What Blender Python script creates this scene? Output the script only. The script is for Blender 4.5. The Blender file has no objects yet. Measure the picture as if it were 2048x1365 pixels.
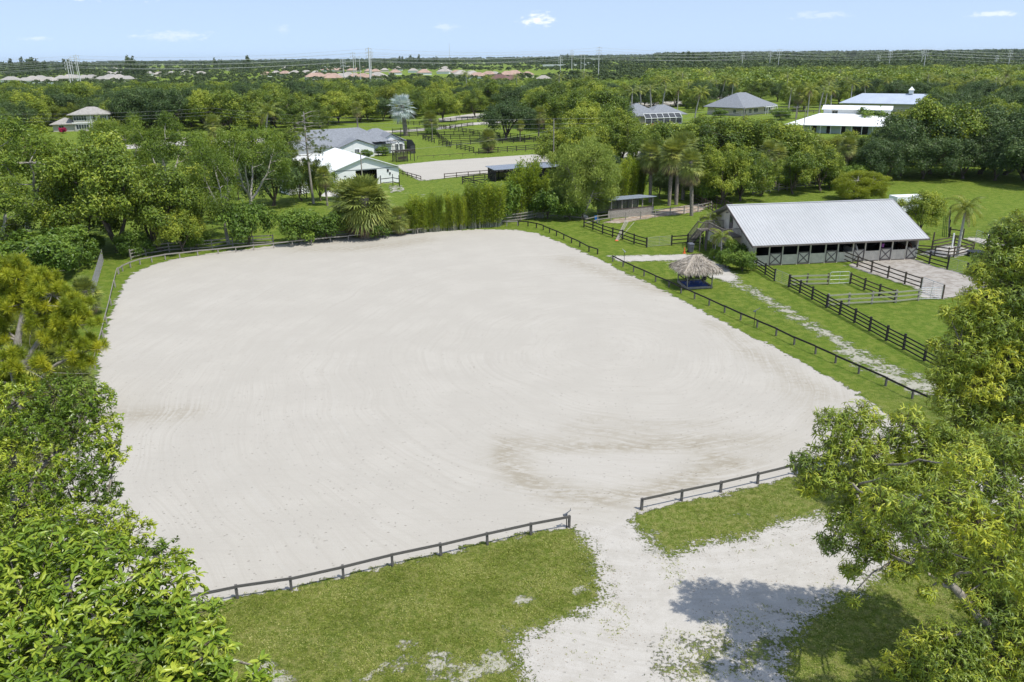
import bpy, math, random
import numpy as np
from mathutils import Matrix, Vector
from mathutils.geometry import delaunay_2d_cdt
R = math.radians
sc = bpy.context.scene
col = sc.collection
# ------------------------------------------------------------------ camera, sky, sun
H = 23.5; FPX = 1593.0; ROLL = math.atan(-20/2048.0); PITCH = math.atan(567.5*math.cos(ROLL)/FPX)
cam_d = bpy.data.cameras.new('camera'); cam = bpy.data.objects.new('camera', cam_d); col.objects.link(cam)
cam_d.sensor_width = 36; cam_d.lens = FPX/2048*36; cam_d.clip_end = 30000; cam_d.clip_start = 0.5
cam.matrix_world = Matrix.Translation((0, 0, H)) @ Matrix.Rotation(math.pi/2-PITCH, 4, 'X') @ Matrix.Rotation(ROLL, 4, 'Z')
sc.camera = cam
SUN_EL, SUN_A = 63.0, 35.0
sd_ = bpy.data.lights.new('sun', 'SUN'); sd_.energy = 3.9; sd_.angle = R(0.53); sd_.color = (1.0, 0.965, 0.90)
sun = bpy.data.objects.new('sun', sd_); col.objects.link(sun)
sdir = Vector((math.cos(R(SUN_EL))*math.cos(R(SUN_A)), -math.cos(R(SUN_EL))*math.sin(R(SUN_A)), math.sin(R(SUN_EL))))
sun.rotation_euler = sdir.to_track_quat('Z', 'Y').to_euler()
sun.location = (40, -20, 80)
sc.view_settings.view_transform = 'Standard'; sc.view_settings.look = 'None'
sc.view_settings.gamma = 1; sc.view_settings.exposure = 0.28; sc.view_settings.use_curve_mapping = False
SKY_STRENGTH = 0.15
# ------------------------------------------------------------------ node helpers
class NT:
    def __init__(s, tree): s.t = tree; s.n = tree.nodes; s.l = tree.links
    def new(s, typ, **kw):
        n = s.n.new(typ)
        for k, v in kw.items(): setattr(n, k, v)
        return n
    def put(s, sock, val):
        if hasattr(val, 'is_output') or isinstance(val, bpy.types.NodeSocket): s.l.new(val, sock)
        elif isinstance(val, (tuple, list)) and len(val) == 3 and sock.type == 'RGBA': sock.default_value = (*val, 1)
        else: sock.default_value = val
    def math(s, op, a, b=0.0, c=None, clamp=False):
        n = s.new('ShaderNodeMath', operation=op, use_clamp=clamp)
        s.put(n.inputs[0], a); s.put(n.inputs[1], b)
        if c is not None: s.put(n.inputs[2], c)
        return n.outputs[0]
    def noise(s, vec, scale, detail=3, rough=.55, dist=0):
        n = s.new('ShaderNodeTexNoise'); s.put(n.inputs['Vector'], vec)
        n.inputs['Scale'].default_value = scale; n.inputs['Detail'].default_value = detail
        n.inputs['Roughness'].default_value = rough; n.inputs['Distortion'].default_value = dist
        return n.outputs[0]
    def mix(s, f, a, b, mode='MIX'):
        n = s.new('ShaderNodeMix', data_type='RGBA', blend_type=mode, clamp_factor=True)
        s.put(n.inputs[0], f); s.put(n.inputs[6], a); s.put(n.inputs[7], b)
        return n.outputs[2]
    def ss(s, x, lo, hi, a=0.0, b=1.0):
        n = s.new('ShaderNodeMapRange', interpolation_type='SMOOTHSTEP')
        s.put(n.inputs[0], x); s.put(n.inputs[1], lo); s.put(n.inputs[2], hi); s.put(n.inputs[3], a); s.put(n.inputs[4], b)
        return n.outputs[0]
    def attr(s, name): return s.new('ShaderNodeAttribute', attribute_name=name).outputs['Fac']
    def vmul(s, vec, v):
        n = s.new('ShaderNodeVectorMath', operation='MULTIPLY'); s.put(n.inputs[0], vec); n.inputs[1].default_value = v
        return n.outputs[0]
    def bump(s, h, strength, dist=.05):
        n = s.new('ShaderNodeBump'); n.inputs['Strength'].default_value = strength
        n.inputs['Distance'].default_value = dist; s.put(n.inputs['Height'], h)
        return n.outputs[0]

def newmat(name):
    m = bpy.data.materials.new(name); m.use_nodes = True
    t = NT(m.node_tree); t.n.clear()
    out = t.new('ShaderNodeOutputMaterial')
    b = t.new('ShaderNodeBsdfPrincipled'); t.l.new(b.outputs[0], out.inputs[0])
    return m, t, b, out

# world
w = bpy.data.worlds.new('World'); sc.world = w; w.use_nodes = True
wt = NT(w.node_tree); wt.n.clear()
sky = wt.new('ShaderNodeTexSky', sky_type='NISHITA'); sky.sun_disc = False
sky.sun_elevation = R(SUN_EL); sky.sun_rotation = R(90+SUN_A)
sky.altitude = 0; sky.air_density = 1.0; sky.dust_density = 0.3; sky.ozone_density = 2.5
tc = wt.new('ShaderNodeTexCoord').outputs['Generated']
_sx = wt.new('ShaderNodeSeparateXYZ'); wt.put(_sx.inputs[0], tc)
_cb = wt.new('ShaderNodeCombineXYZ'); wt.put(_cb.inputs[0], _sx.outputs[0]); wt.put(_cb.inputs[1], _sx.outputs[1])
wt.put(_cb.inputs[2], wt.math('ADD', wt.math('MULTIPLY', _sx.outputs[2], .86), .14))
_nv = wt.new('ShaderNodeVectorMath', operation='NORMALIZE'); wt.put(_nv.inputs[0], _cb.outputs[0]); wt.put(sky.inputs[0], _nv.outputs[0])
def cloudmask():
    tot = None
    # small fair weather clouds: (azimuth deg right of +Y, elevation deg, half width, half height, weight)
    CL = [(-26.2, 3.75, 1.0, .36, 1.0), (-23.5, 3.95, 1.5, .42, 1.1), (2.0, 2.35, 1.05, .42, 1.1), (-21.5, 1.45, 2.2, .28, .45),
          (29.4, 2.1, 1.2, .16, .7), (-29.0, 1.3, .8, .12, .4), (-14.8, 1.85, .5, .25, .25), (-4.3, 1.95, .7, .28, .35),
          (20.0, 2.3, 1.6, .22, .35), (26.3, 3.4, 1.0, .3, .3), (31.0, 3.8, .9, .2, .5)]
    sx = wt.new('ShaderNodeSeparateXYZ'); wt.put(sx.inputs[0], tc)
    az = wt.math('MULTIPLY', wt.math('ARCTAN2', sx.outputs[0], sx.outputs[1]), 57.2958)
    el = wt.math('MULTIPLY', wt.math('ARCSINE', sx.outputs[2]), 57.2958)
    nz = wt.noise(wt.vmul(tc, (1, 1, 2.6)), 85, 5, .62)
    for a, e, hw, hh, wgt in CL:
        dx = wt.math('DIVIDE', wt.math('SUBTRACT', az, a), hw); dy = wt.math('DIVIDE', wt.math('SUBTRACT', el, e), hh)
        r = wt.math('SQRT', wt.math('ADD', wt.math('MULTIPLY', dx, dx), wt.math('MULTIPLY', dy, dy)))
        m = wt.ss(wt.math('ADD', r, wt.math('MULTIPLY', wt.math('SUBTRACT', nz, .5), 3.4)), .1, 1.25, wgt, 0.0)
        tot = m if tot is None else wt.math('ADD', tot, m)
    return wt.math('MULTIPLY', tot, .8, clamp=True)
bg = wt.new('ShaderNodeBackground'); bg.inputs[1].default_value = SKY_STRENGTH
wt.put(bg.inputs[0], wt.mix(cloudmask(), wt.mix(.42, sky.outputs[0], (4.15, 4.65, 5.75)), (6.2, 6.4, 6.7)))
wo = wt.new('ShaderNodeOutputWorld'); wt.l.new(bg.outputs[0], wo.inputs[0])

# ------------------------------------------------------------------ layout: ground point of a picture point
def ray(px, py):
    u = px-1024; v = py-682.5; c, s = math.cos(-ROLL), math.sin(-ROLL)
    u2 = c*u-s*v; v2 = s*u+c*v; p = PITCH
    return (u2, FPX*math.cos(p)-v2*math.sin(p), -(FPX*math.sin(p)+v2*math.cos(p)))
def G(px, py, z=0.0):
    d = ray(px, py); t = (z-H)/d[2]
    return np.array([d[0]*t, d[1]*t])
def proj(x, y, z):
    p = PITCH; dep = y*math.cos(p)-(z-H)*math.sin(p); dn = -(z-H)*math.cos(p)-y*math.sin(p)
    u2 = x/dep*FPX; v2 = dn/dep*FPX; c, s = math.cos(-ROLL), math.sin(-ROLL)
    return c*u2+s*v2+1024, -s*u2+c*v2+682.5
def hgt(b, ty):
    lo, hi = 0, 40
    for _ in range(40):
        m = (lo+hi)/2
        if proj(b[0], b[1], m)[1] > ty: lo = m
        else: hi = m
    return lo
def GP(pts, z=0.0): return np.array([G(a, b, z) for a, b in pts])

# ------------------------------------------------------------------ mesh building
class MB:
    def __init__(s): s.v = []; s.f = []; s.m = []; s.t = []; s.n = 0
    def add(s, v, f, mat=0, tint=0.5):
        v = np.asarray(v, dtype=np.float64).reshape(-1, 3)
        if isinstance(f, np.ndarray): groups = [f]
        else:
            d = {}
            for q in f: d.setdefault(len(q), []).append(q)
            groups = [np.array(x) for x in d.values()]
        for g in groups:
            s.f.append(g+s.n); s.m.append(np.full(len(g), mat))
        s.v.append(v); s.t.append(np.broadcast_to(np.asarray(tint, dtype=np.float64), (len(v),)).copy()); s.n += len(v)
        return s
    def box(s, c, d, rz=0.0, mat=0, tint=.5, rx=0.0, ry=0.0):
        x, y, z = d[0]/2, d[1]/2, d[2]/2
        v = np.array([(a*x, b*y, e*z) for a in (-1, 1) for b in (-1, 1) for e in (-1, 1)])
        M = np.array(Matrix.Rotation(rz, 3, 'Z') @ Matrix.Rotation(ry, 3, 'Y') @ Matrix.Rotation(rx, 3, 'X'))
        return s.add(v @ M.T + np.array(c), np.array([(0, 1, 3, 2), (4, 6, 7, 5), (0, 4, 5, 1), (2, 3, 7, 6), (0, 2, 6, 4), (1, 5, 7, 3)]), mat, tint)
    def beam(s, a, b, wd, ht, mat=0, tint=.5):
        a = Vector(a); b = Vector(b); d = (b-a); L = d.length; d.normalize()
        up = Vector((0, 0, 1)) if abs(d.z) < .95 else Vector((0, 1, 0))
        sd = d.cross(up).normalized(); up = sd.cross(d)
        v = [tuple(p+sd*(i*wd/2)+up*(j*ht/2)) for p in (a, b) for i in (-1, 1) for j in (-1, 1)]
        return s.add(v, np.array([(0, 1, 3, 2), (4, 6, 7, 5), (0, 4, 5, 1), (2, 3, 7, 6), (0, 2, 6, 4), (1, 5, 7, 3)]), mat, tint)
    def tube(s, pts, rad, n=7, mat=0, tint=.5, cap=True):
        pts = np.asarray(pts, float); k = len(pts); rad = np.broadcast_to(rad, (k,))
        d = np.gradient(pts, axis=0); d /= np.linalg.norm(d, axis=1)[:, None]+1e-9
        ref = np.array([0, 0, 1.]) if abs(d[0][2]) < .9 else np.array([1., 0, 0])
        vs = []
        x = np.cross(d[0], ref); x /= np.linalg.norm(x)
        for i in range(k):
            x = x-d[i]*np.dot(x, d[i]); x /= np.linalg.norm(x)+1e-9; y = np.cross(d[i], x)
            a = np.arange(n)*2*math.pi/n
            vs.append(pts[i]+rad[i]*(np.cos(a)[:, None]*x+np.sin(a)[:, None]*y))
        v = np.concatenate(vs); i = np.arange(n); j = (i+1) % n
        f = np.concatenate([np.stack([i+q*n, j+q*n, j+(q+1)*n, i+(q+1)*n], 1) for q in range(k-1)])
        s.add(v, f, mat, tint)
        if cap and rad[0] > 0: s.add(vs[0], [tuple(range(n))[::-1]], mat, tint)
        if cap and rad[-1] > 0: s.add(vs[-1], [tuple(range(n))], mat, tint)
        return s
    def mesh(s, name, mats, smooth=False):
        me = bpy.data.meshes.new(name)
        V = np.concatenate(s.v).astype(np.float32); T = np.concatenate(s.t).astype(np.float32)
        ls = np.concatenate([g.ravel() for g in s.f]).astype(np.int32)
        ct = np.concatenate([np.full(len(g), g.shape[1]) for g in s.f]).astype(np.int32)
        mi = np.concatenate(s.m).astype(np.int32)
        me.vertices.add(len(V)); me.vertices.foreach_set('co', V.ravel())
        me.loops.add(len(ls)); me.loops.foreach_set('vertex_index', ls)
        me.polygons.add(len(ct)); st = np.concatenate([[0], np.cumsum(ct)[:-1]]).astype(np.int32)
        me.polygons.foreach_set('loop_start', st)
        me.polygons.foreach_set('loop_total', ct)
        me.polygons.foreach_set('material_index', mi)
        me.polygons.foreach_set('use_smooth', np.full(len(ct), bool(smooth)))
        a = me.attributes.new('tint', 'FLOAT', 'POINT'); a.data.foreach_set('value', T)
        for m in (mats if isinstance(mats, (list, tuple)) else [mats]): me.materials.append(m)
        me.update(calc_edges=True)
        return me
    def build(s, name, mats, parent=None, loc=(0, 0, 0), rz=0.0, smooth=False):
        return put(name, s.mesh(name, mats, smooth), parent, loc, rz)
def put(name, me, parent=None, loc=(0, 0, 0), rz=0.0, scale=None):
    o = bpy.data.objects.new(name, me); col.objects.link(o); o.location = loc; o.rotation_euler = (0, 0, rz)
    if scale is not None: o.scale = scale
    if parent is not None: o.parent = parent
    return o
def tag(o, label, cat=None, group=None, kind=None):
    if label: o['label'] = label
    if cat: o['category'] = cat
    if group: o['group'] = group
    if kind: o['kind'] = kind
    return o
def thing(name, label, cat, loc=(0, 0, 0), rz=0.0, group=None):
    o = bpy.data.objects.new(name, None); col.objects.link(o); o.location = loc; o.rotation_euler = (0, 0, rz)
    o.empty_display_size = .2
    return tag(o, label, cat, group)

# ------------------------------------------------------------------ materials
def simple(name, c, rough=.7, var=.18, scale=3.0, bump=.0, metal=0.0, c2=None, stretch=(1, 1, 1), spec=.3):
    m, t, b, o = newmat(name)
    P = t.new('ShaderNodeTexCoord').outputs['Object']
    P = t.vmul(P, stretch)
    n = t.noise(P, scale, 4, .6); n2 = t.noise(P, scale*7, 3, .6)
    f = t.math('ADD', t.math('MULTIPLY', n, .6), t.math('MULTIPLY', n2, .4))
    if c2 is None: c2 = tuple(x*(1-2*var) for x in c)
    t.put(b.inputs['Base Color'], t.mix(t.ss(f, .35, .65), c2, tuple(min(1, x*(1+var*.6)) for x in c)))
    b.inputs['Roughness'].default_value = rough; b.inputs['Metallic'].default_value = metal
    b.inputs['Specular IOR Level'].default_value = spec
    if bump: t.put(b.inputs['Normal'], t.bump(n2, bump, .03))
    return m
def leafmat(name, c0, c1, c2, trans=.28, rough=.45, obj_var=.5):
    m, t, b, out = newmat(name)
    a = t.attr('tint')
    oi = t.new('ShaderNodeObjectInfo').outputs['Random']
    a2 = t.math('ADD', a, t.math('MULTIPLY', t.math('SUBTRACT', oi, .5), obj_var*.5))
    r = t.new('ShaderNodeValToRGB'); t.put(r.inputs[0], a2)
    e = r.color_ramp.elements; e[0].position = .08; e[0].color = (*c0, 1); e[1].position = .95; e[1].color = (*c2, 1)
    k = e.new(.5); k.color = (*c1, 1)
    t.put(b.inputs['Base Color'], r.outputs[0]); b.inputs['Roughness'].default_value = rough
    b.inputs['Specular IOR Level'].default_value = .35
    tr = t.new('ShaderNodeBsdfTranslucent'); t.put(tr.inputs[0], t.mix(.5, r.outputs[0], (c2[0]*1.3, c2[1]*1.3, c2[2]*.8)))
    mx = t.new('ShaderNodeMixShader'); mx.inputs[0].default_value = trans
    t.l.new(b.outputs[0], mx.inputs[1]); t.l.new(tr.outputs[0], mx.inputs[2]); t.l.new(mx.outputs[0], out.inputs[0])
    return m
M = {}
M['black_wood'] = simple('black_wood', (.035, .032, .03), .75, .3, 6, .3)
M['grey_wood'] = simple('grey_wood', (.34, .31, .27), .85, .25, 5, .4, stretch=(1, 1, 5))
M['brown_wood'] = simple('brown_wood', (.11, .085, .065), .8, .3, 6, .4)
M['arena_wood'] = simple('arena_wood', (.15, .14, .13), .8, .35, 4, .4, c2=(.05, .048, .045))
M['deck_wood'] = simple('deck_wood', (.20, .175, .15), .85, .25, 5, .3)
M['green_wood'] = simple('green_wood', (.38, .38, .28), .85, .25, 4, .3)
M['galv'] = simple('galvanised_steel', (.52, .54, .55), .45, .1, 8, metal=.6)
M['white_paint'] = simple('white_paint', (.80, .81, .80), .6, .04, 2)
M['white_metal'] = simple('white_metal_roof', (.82, .83, .83), .4, .03, 1)
M['barn_wall'] = simple('barn_siding', (.66, .60, .49), .8, .10, 1.5, .2)
M['barn_trim'] = simple('barn_trim', (.17, .145, .13), .75, .2, 6)
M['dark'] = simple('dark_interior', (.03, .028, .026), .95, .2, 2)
M['glass'] = simple('window_glass', (.04, .055, .06), .08, .1, 2, spec=.6)
M['screen'] = simple('screen_mesh', (.05, .055, .06), .6, .1, 2)
M['shingle'] = simple('grey_shingle', (.225, .24, .26), .9, .14, 2.5, .5)
M['tan_shingle'] = simple('tan_shingle', (.36, .34, .31), .9, .14, 1.5, .5)
M['brown_shingle'] = simple('brown_shingle', (.17, .10, .085), .9, .15, 1.5, .5)
M['salmon_tile'] = simple('salmon_tile', (.40, .28, .22), .9, .12, .3)
M['pale_tile'] = simple('pale_tile', (.38, .35, .31), .9, .1, .3)
M['cream'] = simple('cream_stucco', (.62, .56, .46), .85, .05, 1)
M['beige'] = simple('beige_stucco', (.50, .47, .42), .85, .05, 1)
M['pole_wood'] = simple('pole_wood', (.33, .30, .26), .85, .2, 3, stretch=(1, 1, .2))
M['concrete_pole'] = simple('concrete_pole', (.58, .58, .57), .8, .05, 1)
M['wire'] = simple('wire', (.30, .30, .30), .5, .1, 1)
M['cable'] = simple('far_cable', (.50, .51, .50), .5, .1, 1)
M['blue_plastic'] = simple('blue_plastic', (.02, .12, .33), .4, .1, 3)
M['navy'] = simple('navy_fabric', (.015, .02, .05), .7, .2, 3)
M['rug'] = simple('blue_rug', (.015, .05, .26), .85, .25, 2, c2=(.05, .09, .22))
M['bin_grey'] = simple('grey_plastic', (.12, .13, .15), .5, .1, 3)
M['orange'] = simple('orange_plastic', (.75, .16, .04), .5, .1, 3)
M['galv_roof'] = simple('grey_metal_roof', (.34, .38, .43), .45, .08, 2, metal=.2)
M['bluegrey_roof'] = simple('bluegrey_metal_roof', (.26, .29, .33), .4, .05, .5, metal=.2)
M['tank'] = simple('black_tank', (.03, .035, .04), .5, .3, 5)
M['water'] = simple('water', (.03, .05, .06), .05, .1, 2, spec=.6)
M['horse'] = simple('horse_coat', (.10, .04, .02), .6, .2, 3)
M['horse_white'] = simple('pale_coat', (.6, .55, .5), .6, .1, 3)
M['sandpile'] = simple('pile_sand', (.62, .59, .56), .95, .08, 3, .4)
M['purple'] = simple('purple_cloth', (.28, .08, .30), .7, .1, 3)
M['trunk'] = simple('bark', (.16, .13, .10), .95, .3, 5, .8, stretch=(1, 1, .3))
M['white_bark'] = simple('pale_bark', (.50, .46, .40), .9, .25, 5, .6, stretch=(1, 1, .3))
M['palm_bark'] = simple('palm_bark', (.27, .235, .20), .95, .25, 8, .7)
M['royal_bark'] = simple('smooth_palm_bark', (.42, .40, .36), .85, .12, 4)
M['dry'] = simple('dry_frond', (.30, .215, .125), .9, .35, 3)
M['leaf_mid'] = leafmat('leaf_mid', (.052, .092, .012), (.145, .215, .022), (.38, .42, .042), .18, .45, .9)
M['leaf_dark'] = leafmat('leaf_dark', (.032, .059, .018), (.070, .120, .032), (.150, .211, .056), .2)
M['leaf_yellow'] = leafmat('leaf_yellow', (.072, .108, .014), (.156, .210, .022), (.336, .348, .036), 0.2)
M['leaf_acacia'] = leafmat('leaf_acacia', (.079, .131, .021), (.227, .298, .032), (.573, .564, .046), 0.2, .45, .1)
M['leaf_big'] = leafmat('leaf_big', (.072, .124, .013), (.163, .254, .021), (.377, .429, .046), 0.17, .35, .1)
M['leaf_gloss'] = leafmat('leaf_gloss', (.058, .100, .010), (.150, .235, .018), (.38, .43, .04), 0.17, .35, .1)
M['leaf_pine'] = leafmat('leaf_pine', (.09, .13, .016), (.24, .30, .020), (.50, .49, .030), .25, .6, .1)
M['leaf_pinedark'] = leafmat('leaf_pinedark', (.049, .077, .017), (.112, .154, .022), (.210, .252, .042), .25, .6, .1)
M['leaf_feathery'] = leafmat('leaf_feathery', (.128, .182, .036), (.246, .319, .063), (.437, .493, .109), .3)
M['leaf_palm'] = leafmat('leaf_palm', (.10, .14, .03), (.22, .27, .06), (.46, .46, .10), .2, .5, .4)
M['leaf_silver'] = leafmat('leaf_silver', (.250, .338, .312), (.475, .562, .537), (.600, .600, .600), .15, .5, .2)
M['leaf_coco'] = leafmat('leaf_coco', (.081, .121, .020), (.176, .230, .034), (.432, .419, .054), .28, .45, .4)
M['leaf_melaleuca'] = leafmat('leaf_melaleuca', (.060, .102, .017), (.138, .210, .024), (.288, .348, .038), .28)
M['leaf_poinciana'] = leafmat('leaf_poinciana', (.14, .18, .02), (.28, .33, .03), (.48, .50, .05), .35)
M['leaf_bush'] = leafmat('leaf_bush', (.054, .101, .016), (.121, .203, .027), (.257, .351, .047))
M['leaf_far'] = leafmat('leaf_far', (.041, .065, .021), (.070, .105, .030), (.140, .175, .041), .15, .7, .4)
M['leaf_red'] = leafmat('leaf_red', (.25, .01, .05), (.45, .015, .09), (.6, .05, .15))
M['leaf_orange'] = leafmat('leaf_orange', (.16, .10, .02), (.36, .16, .03), (.55, .28, .05))
M['thatch'] = leafmat('thatch', (.20, .17, .135), (.40, .35, .285), (.60, .54, .46), .05, .9, 0)

# ------------------------------------------------------------------ ground layout (all areas as ground polygons)
ARENA = [(252, 562), (268, 546), (300, 532), (345, 519), (440, 504), (508, 497), (560, 489), (640, 480), (770, 470), (880, 463), (960, 459),
         (1030, 460), (1075, 467), (1130, 489), (1185, 513), (1212, 524), (1240, 541), (1310, 572), (1400, 620), (1500, 672), (1580, 712),
         (1660, 755), (1720, 790), (1780, 832), (1850, 868), (1880, 890), (1815, 905), (1665, 934), (1515, 973), (1363, 1007), (1286, 1024), (1240, 1040), (1200, 1052), (1142, 1057),
         (1062, 1068), (975, 1087), (882, 1108), (785, 1129), (687, 1152), (583, 1176), (475, 1192), (365, 1212), (200, 1245), (60, 1285), (5, 1290), (20, 1240), (60, 1130), (100, 1010),
         (150, 880), (190, 770), (200, 705), (215, 650), (232, 600)]
DRIVE = [(1141, 1050), (1172, 1082), (1192, 1125), (1198, 1160), (1212, 1190), (1172, 1222), (1120, 1240), (1060, 1262), (1022, 1285), (1040, 1325), (1052, 1365), (1040, 1450), (1560, 1450),
         (1568, 1365), (1560, 1310), (1600, 1250), (1650, 1210), (1720, 1180), (1760, 1150), (1900, 1080), (2100, 1000), (2300, 960), (2300, 880), (2050, 925), (1900, 965), (1750, 1010), (1640, 1032),
         (1560, 1046), (1500, 1072), (1400, 1088), (1340, 1112), (1305, 1095), (1280, 1065), (1268, 1040), (1284, 1010)]
LANE = [(1213, 512), (1300, 511), (1400, 509), (1412, 518), (1450, 532), (1478, 556), (1462, 566), (1425, 556), (1400, 540), (1360, 521), (1243, 524)]
YARD = [(1690, 531), (1735, 522), (1826, 517), (1858, 529), (1894, 539), (1933, 550), (1990, 566), (1930, 590), (1884, 599), (1842, 597), (1840, 579), (1775, 559), (1742, 548)]
PEN = [(1832, 512), (1863, 500), (1890, 490), (1910, 491), (1950, 502), (1946, 508), (1907, 515), (1868, 512)]
GATEWAY = [(1925, 478), (1948, 482), (1975, 493), (2030, 505), (2020, 492), (1985, 482), (1945, 474)]
SHELT = [(1206, 446), (1222, 440), (1300, 428), (1330, 418), (1400, 407), (1415, 412), (1400, 424), (1310, 435), (1240, 447)]
FARARENA = [(790, 331), (873, 322.6), (1000, 314), (1106, 307), (1263, 304), (1330, 300), (1330, 313), (1260, 320), (1150, 330), (1078, 336), (925, 353), (850, 362), (835, 361), (812, 347)]
ROAD = [(560, 279), (640, 268), (720, 262), (790, 262), (860, 257), (945, 246), (1040, 240), (1120, 236), (1120, 239), (1040, 244.5), (945, 251), (870, 261), (790, 265.5), (720, 267), (640, 273), (560, 285)]
ROAD2 = [(100, 300), (250, 291), (400, 280), (560, 277), (560, 285), (400, 288), (250, 299), (100, 309)]
TURNOUT = [(876, 238), (915, 232), (952, 227), (975, 228), (975, 235), (952, 237.5), (920, 241), (880, 245)]
RINGR = [(1250, 208), (1330, 203), (1365, 203), (1365, 210), (1290, 215), (1250, 215)]
RINGR2 = [(1400, 190), (1450, 188), (1480, 189), (1480, 195), (1410, 196)]
PAD = [(778, 372), (802, 371), (808, 381), (784, 387)]
WDRIVE = [(556, 317), (610, 315), (650, 320), (640, 333), (590, 333)]
AREAS = [('riding_arena', ARENA, 0.0), ('driveway', DRIVE, .55), ('gravel_lane', LANE, .6), ('stable_yard', YARD, 1.6), ('small_sand_pen', PEN, .9), ('gateway_dirt', GATEWAY, .9),
         ('shelter_dirt', SHELT, 1.9), ('far_riding_arena', FARARENA, .3), ('road', ROAD, .5), ('side_road', ROAD2, .5), ('sand_turnout', TURNOUT, .8),
         ('sand_ring', RINGR, .4), ('far_sand_ring', RINGR2, .3), ('concrete_pad', PAD, .4), ('barn_driveway', WDRIVE, .2)]
PW = {n: GP(p) for n, p, t in AREAS}
def sdist(P, poly):
    """signed distance, positive inside"""
    x, y = P[:, 0], P[:, 1]; best = np.full(len(P), 1e9); ins = np.zeros(len(P), bool)
    n = len(poly)
    for i in range(n):
        a = poly[i]; b = poly[(i+1) % n]; e = b-a; L = (e*e).sum()+1e-9
        t = np.clip(((x-a[0])*e[0]+(y-a[1])*e[1])/L, 0, 1)
        d = np.hypot(x-a[0]-t*e[0], y-a[1]-t*e[1]); best = np.minimum(best, d)
        c = ((a[1] > y) != (b[1] > y)) & (x < (b[0]-a[0])*(y-a[1])/(b[1]-a[1]+1e-12)+a[0]); ins ^= c
    return np.where(ins, best, -best)
def ldist(P, line):
    x, y = P[:, 0], P[:, 1]; best = np.full(len(P), 1e9)
    for i in range(len(line)-1):
        a = line[i]; b = line[i+1]; e = b-a; L = (e*e).sum()+1e-9
        t = np.clip(((x-a[0])*e[0]+(y-a[1])*e[1])/L, 0, 1)
        best = np.minimum(best, np.hypot(x-a[0]-t*e[0], y-a[1]-t*e[1]))
    return best
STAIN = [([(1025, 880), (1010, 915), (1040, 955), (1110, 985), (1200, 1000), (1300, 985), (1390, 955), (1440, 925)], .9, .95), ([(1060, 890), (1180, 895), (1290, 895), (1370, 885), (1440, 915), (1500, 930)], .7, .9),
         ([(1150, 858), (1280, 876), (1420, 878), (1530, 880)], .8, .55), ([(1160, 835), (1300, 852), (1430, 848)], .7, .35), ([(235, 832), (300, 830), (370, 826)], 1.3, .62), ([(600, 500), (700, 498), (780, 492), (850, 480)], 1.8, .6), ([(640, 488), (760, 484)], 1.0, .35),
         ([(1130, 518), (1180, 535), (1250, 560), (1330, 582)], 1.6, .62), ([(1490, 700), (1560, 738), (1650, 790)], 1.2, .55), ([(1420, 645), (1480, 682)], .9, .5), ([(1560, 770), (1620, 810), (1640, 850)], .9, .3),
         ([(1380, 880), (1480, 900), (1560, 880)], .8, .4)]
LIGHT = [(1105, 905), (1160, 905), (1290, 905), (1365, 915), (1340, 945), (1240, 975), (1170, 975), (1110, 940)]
WORN = [([(1440, 550), (1480, 570), (1530, 598), (1580, 628), (1640, 662), (1700, 695), (1760, 728), (1880, 780)], 1.9, .74), ([(1400, 525), (1440, 545)], 1.2, .6),
        ([(1700, 705), (1750, 735), (1800, 760), (1900, 800), (2000, 850)], 2.2, .8), ([(1290, 1080), (1320, 1130), (1340, 1150)], .9, .8), ([(1090, 1255), (1170, 1215), (1215, 1160)], .8, .55),
        ([(700, 1290), (860, 1300), (1000, 1310)], 1.6, .30), ([(600, 1270), (720, 1285)], 1.2, .3), ([(800, 1310), (990, 1330)], 1.6, .33), ([(940, 1240), (1000, 1235)], .7, .5), ([(395, 1220), (480, 1205)], .4, .55), ([(560, 1195), (600, 1183)], .3, .4), ([(920, 1112), (1000, 1092), (1100, 1068)], .22, .6),
        ([(1380, 1350), (1460, 1300), (1560, 1340)], 2.4, .0), ([(960, 388), (860, 393), (800, 385)], 2.2, .6), ([(290, 508), (330, 500), (380, 496)], 1.3, .75), ([(1230, 425), (1400, 405)], 2.0, .3), ([(1700, 575), (1680, 568)], .9, .6), ([(1510, 400), (1590, 388)], 2.0, .5), ([(240, 545), (200, 520)], .6, .5), ([(1800, 362), (1880, 356), (1960, 352)], 1.4, .35)]
_r = random.Random(5)
for _i in range(46):
    _x, _y = _r.uniform(430, 1160), _r.uniform(1170, 1365)
    if _y > 1400-(_x-300)*.28: WORN.append(([(_x, _y), (_x+_r.uniform(-30, 30), _y+_r.uniform(-6, 6))], _r.uniform(.3, .8), _r.uniform(.65, 1.0)))
for _i in range(16):
    _x = _r.uniform(1300, 1620); WORN.append(([(_x, 1075-(_x-1300)*.17+_r.uniform(-30, 10)), (_x+20, 1072-(_x-1300)*.17)], .3, _r.uniform(.5, .7)))
WEED = [([(1345, 1335), (1420, 1300), (1500, 1310), (1560, 1290)], 2.4, .8), ([(1560, 1240), (1640, 1215), (1700, 1190)], 1.2, .7), ([(1330, 1120), (1360, 1180), (1250, 1180)], .8, .5), ([(1390, 1200), (1480, 1260)], 1.6, .45), ([(1480, 1110), (1560, 1100)], .8, .35), ([(1210, 1150), (1230, 1220)], .8, .4)]
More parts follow.
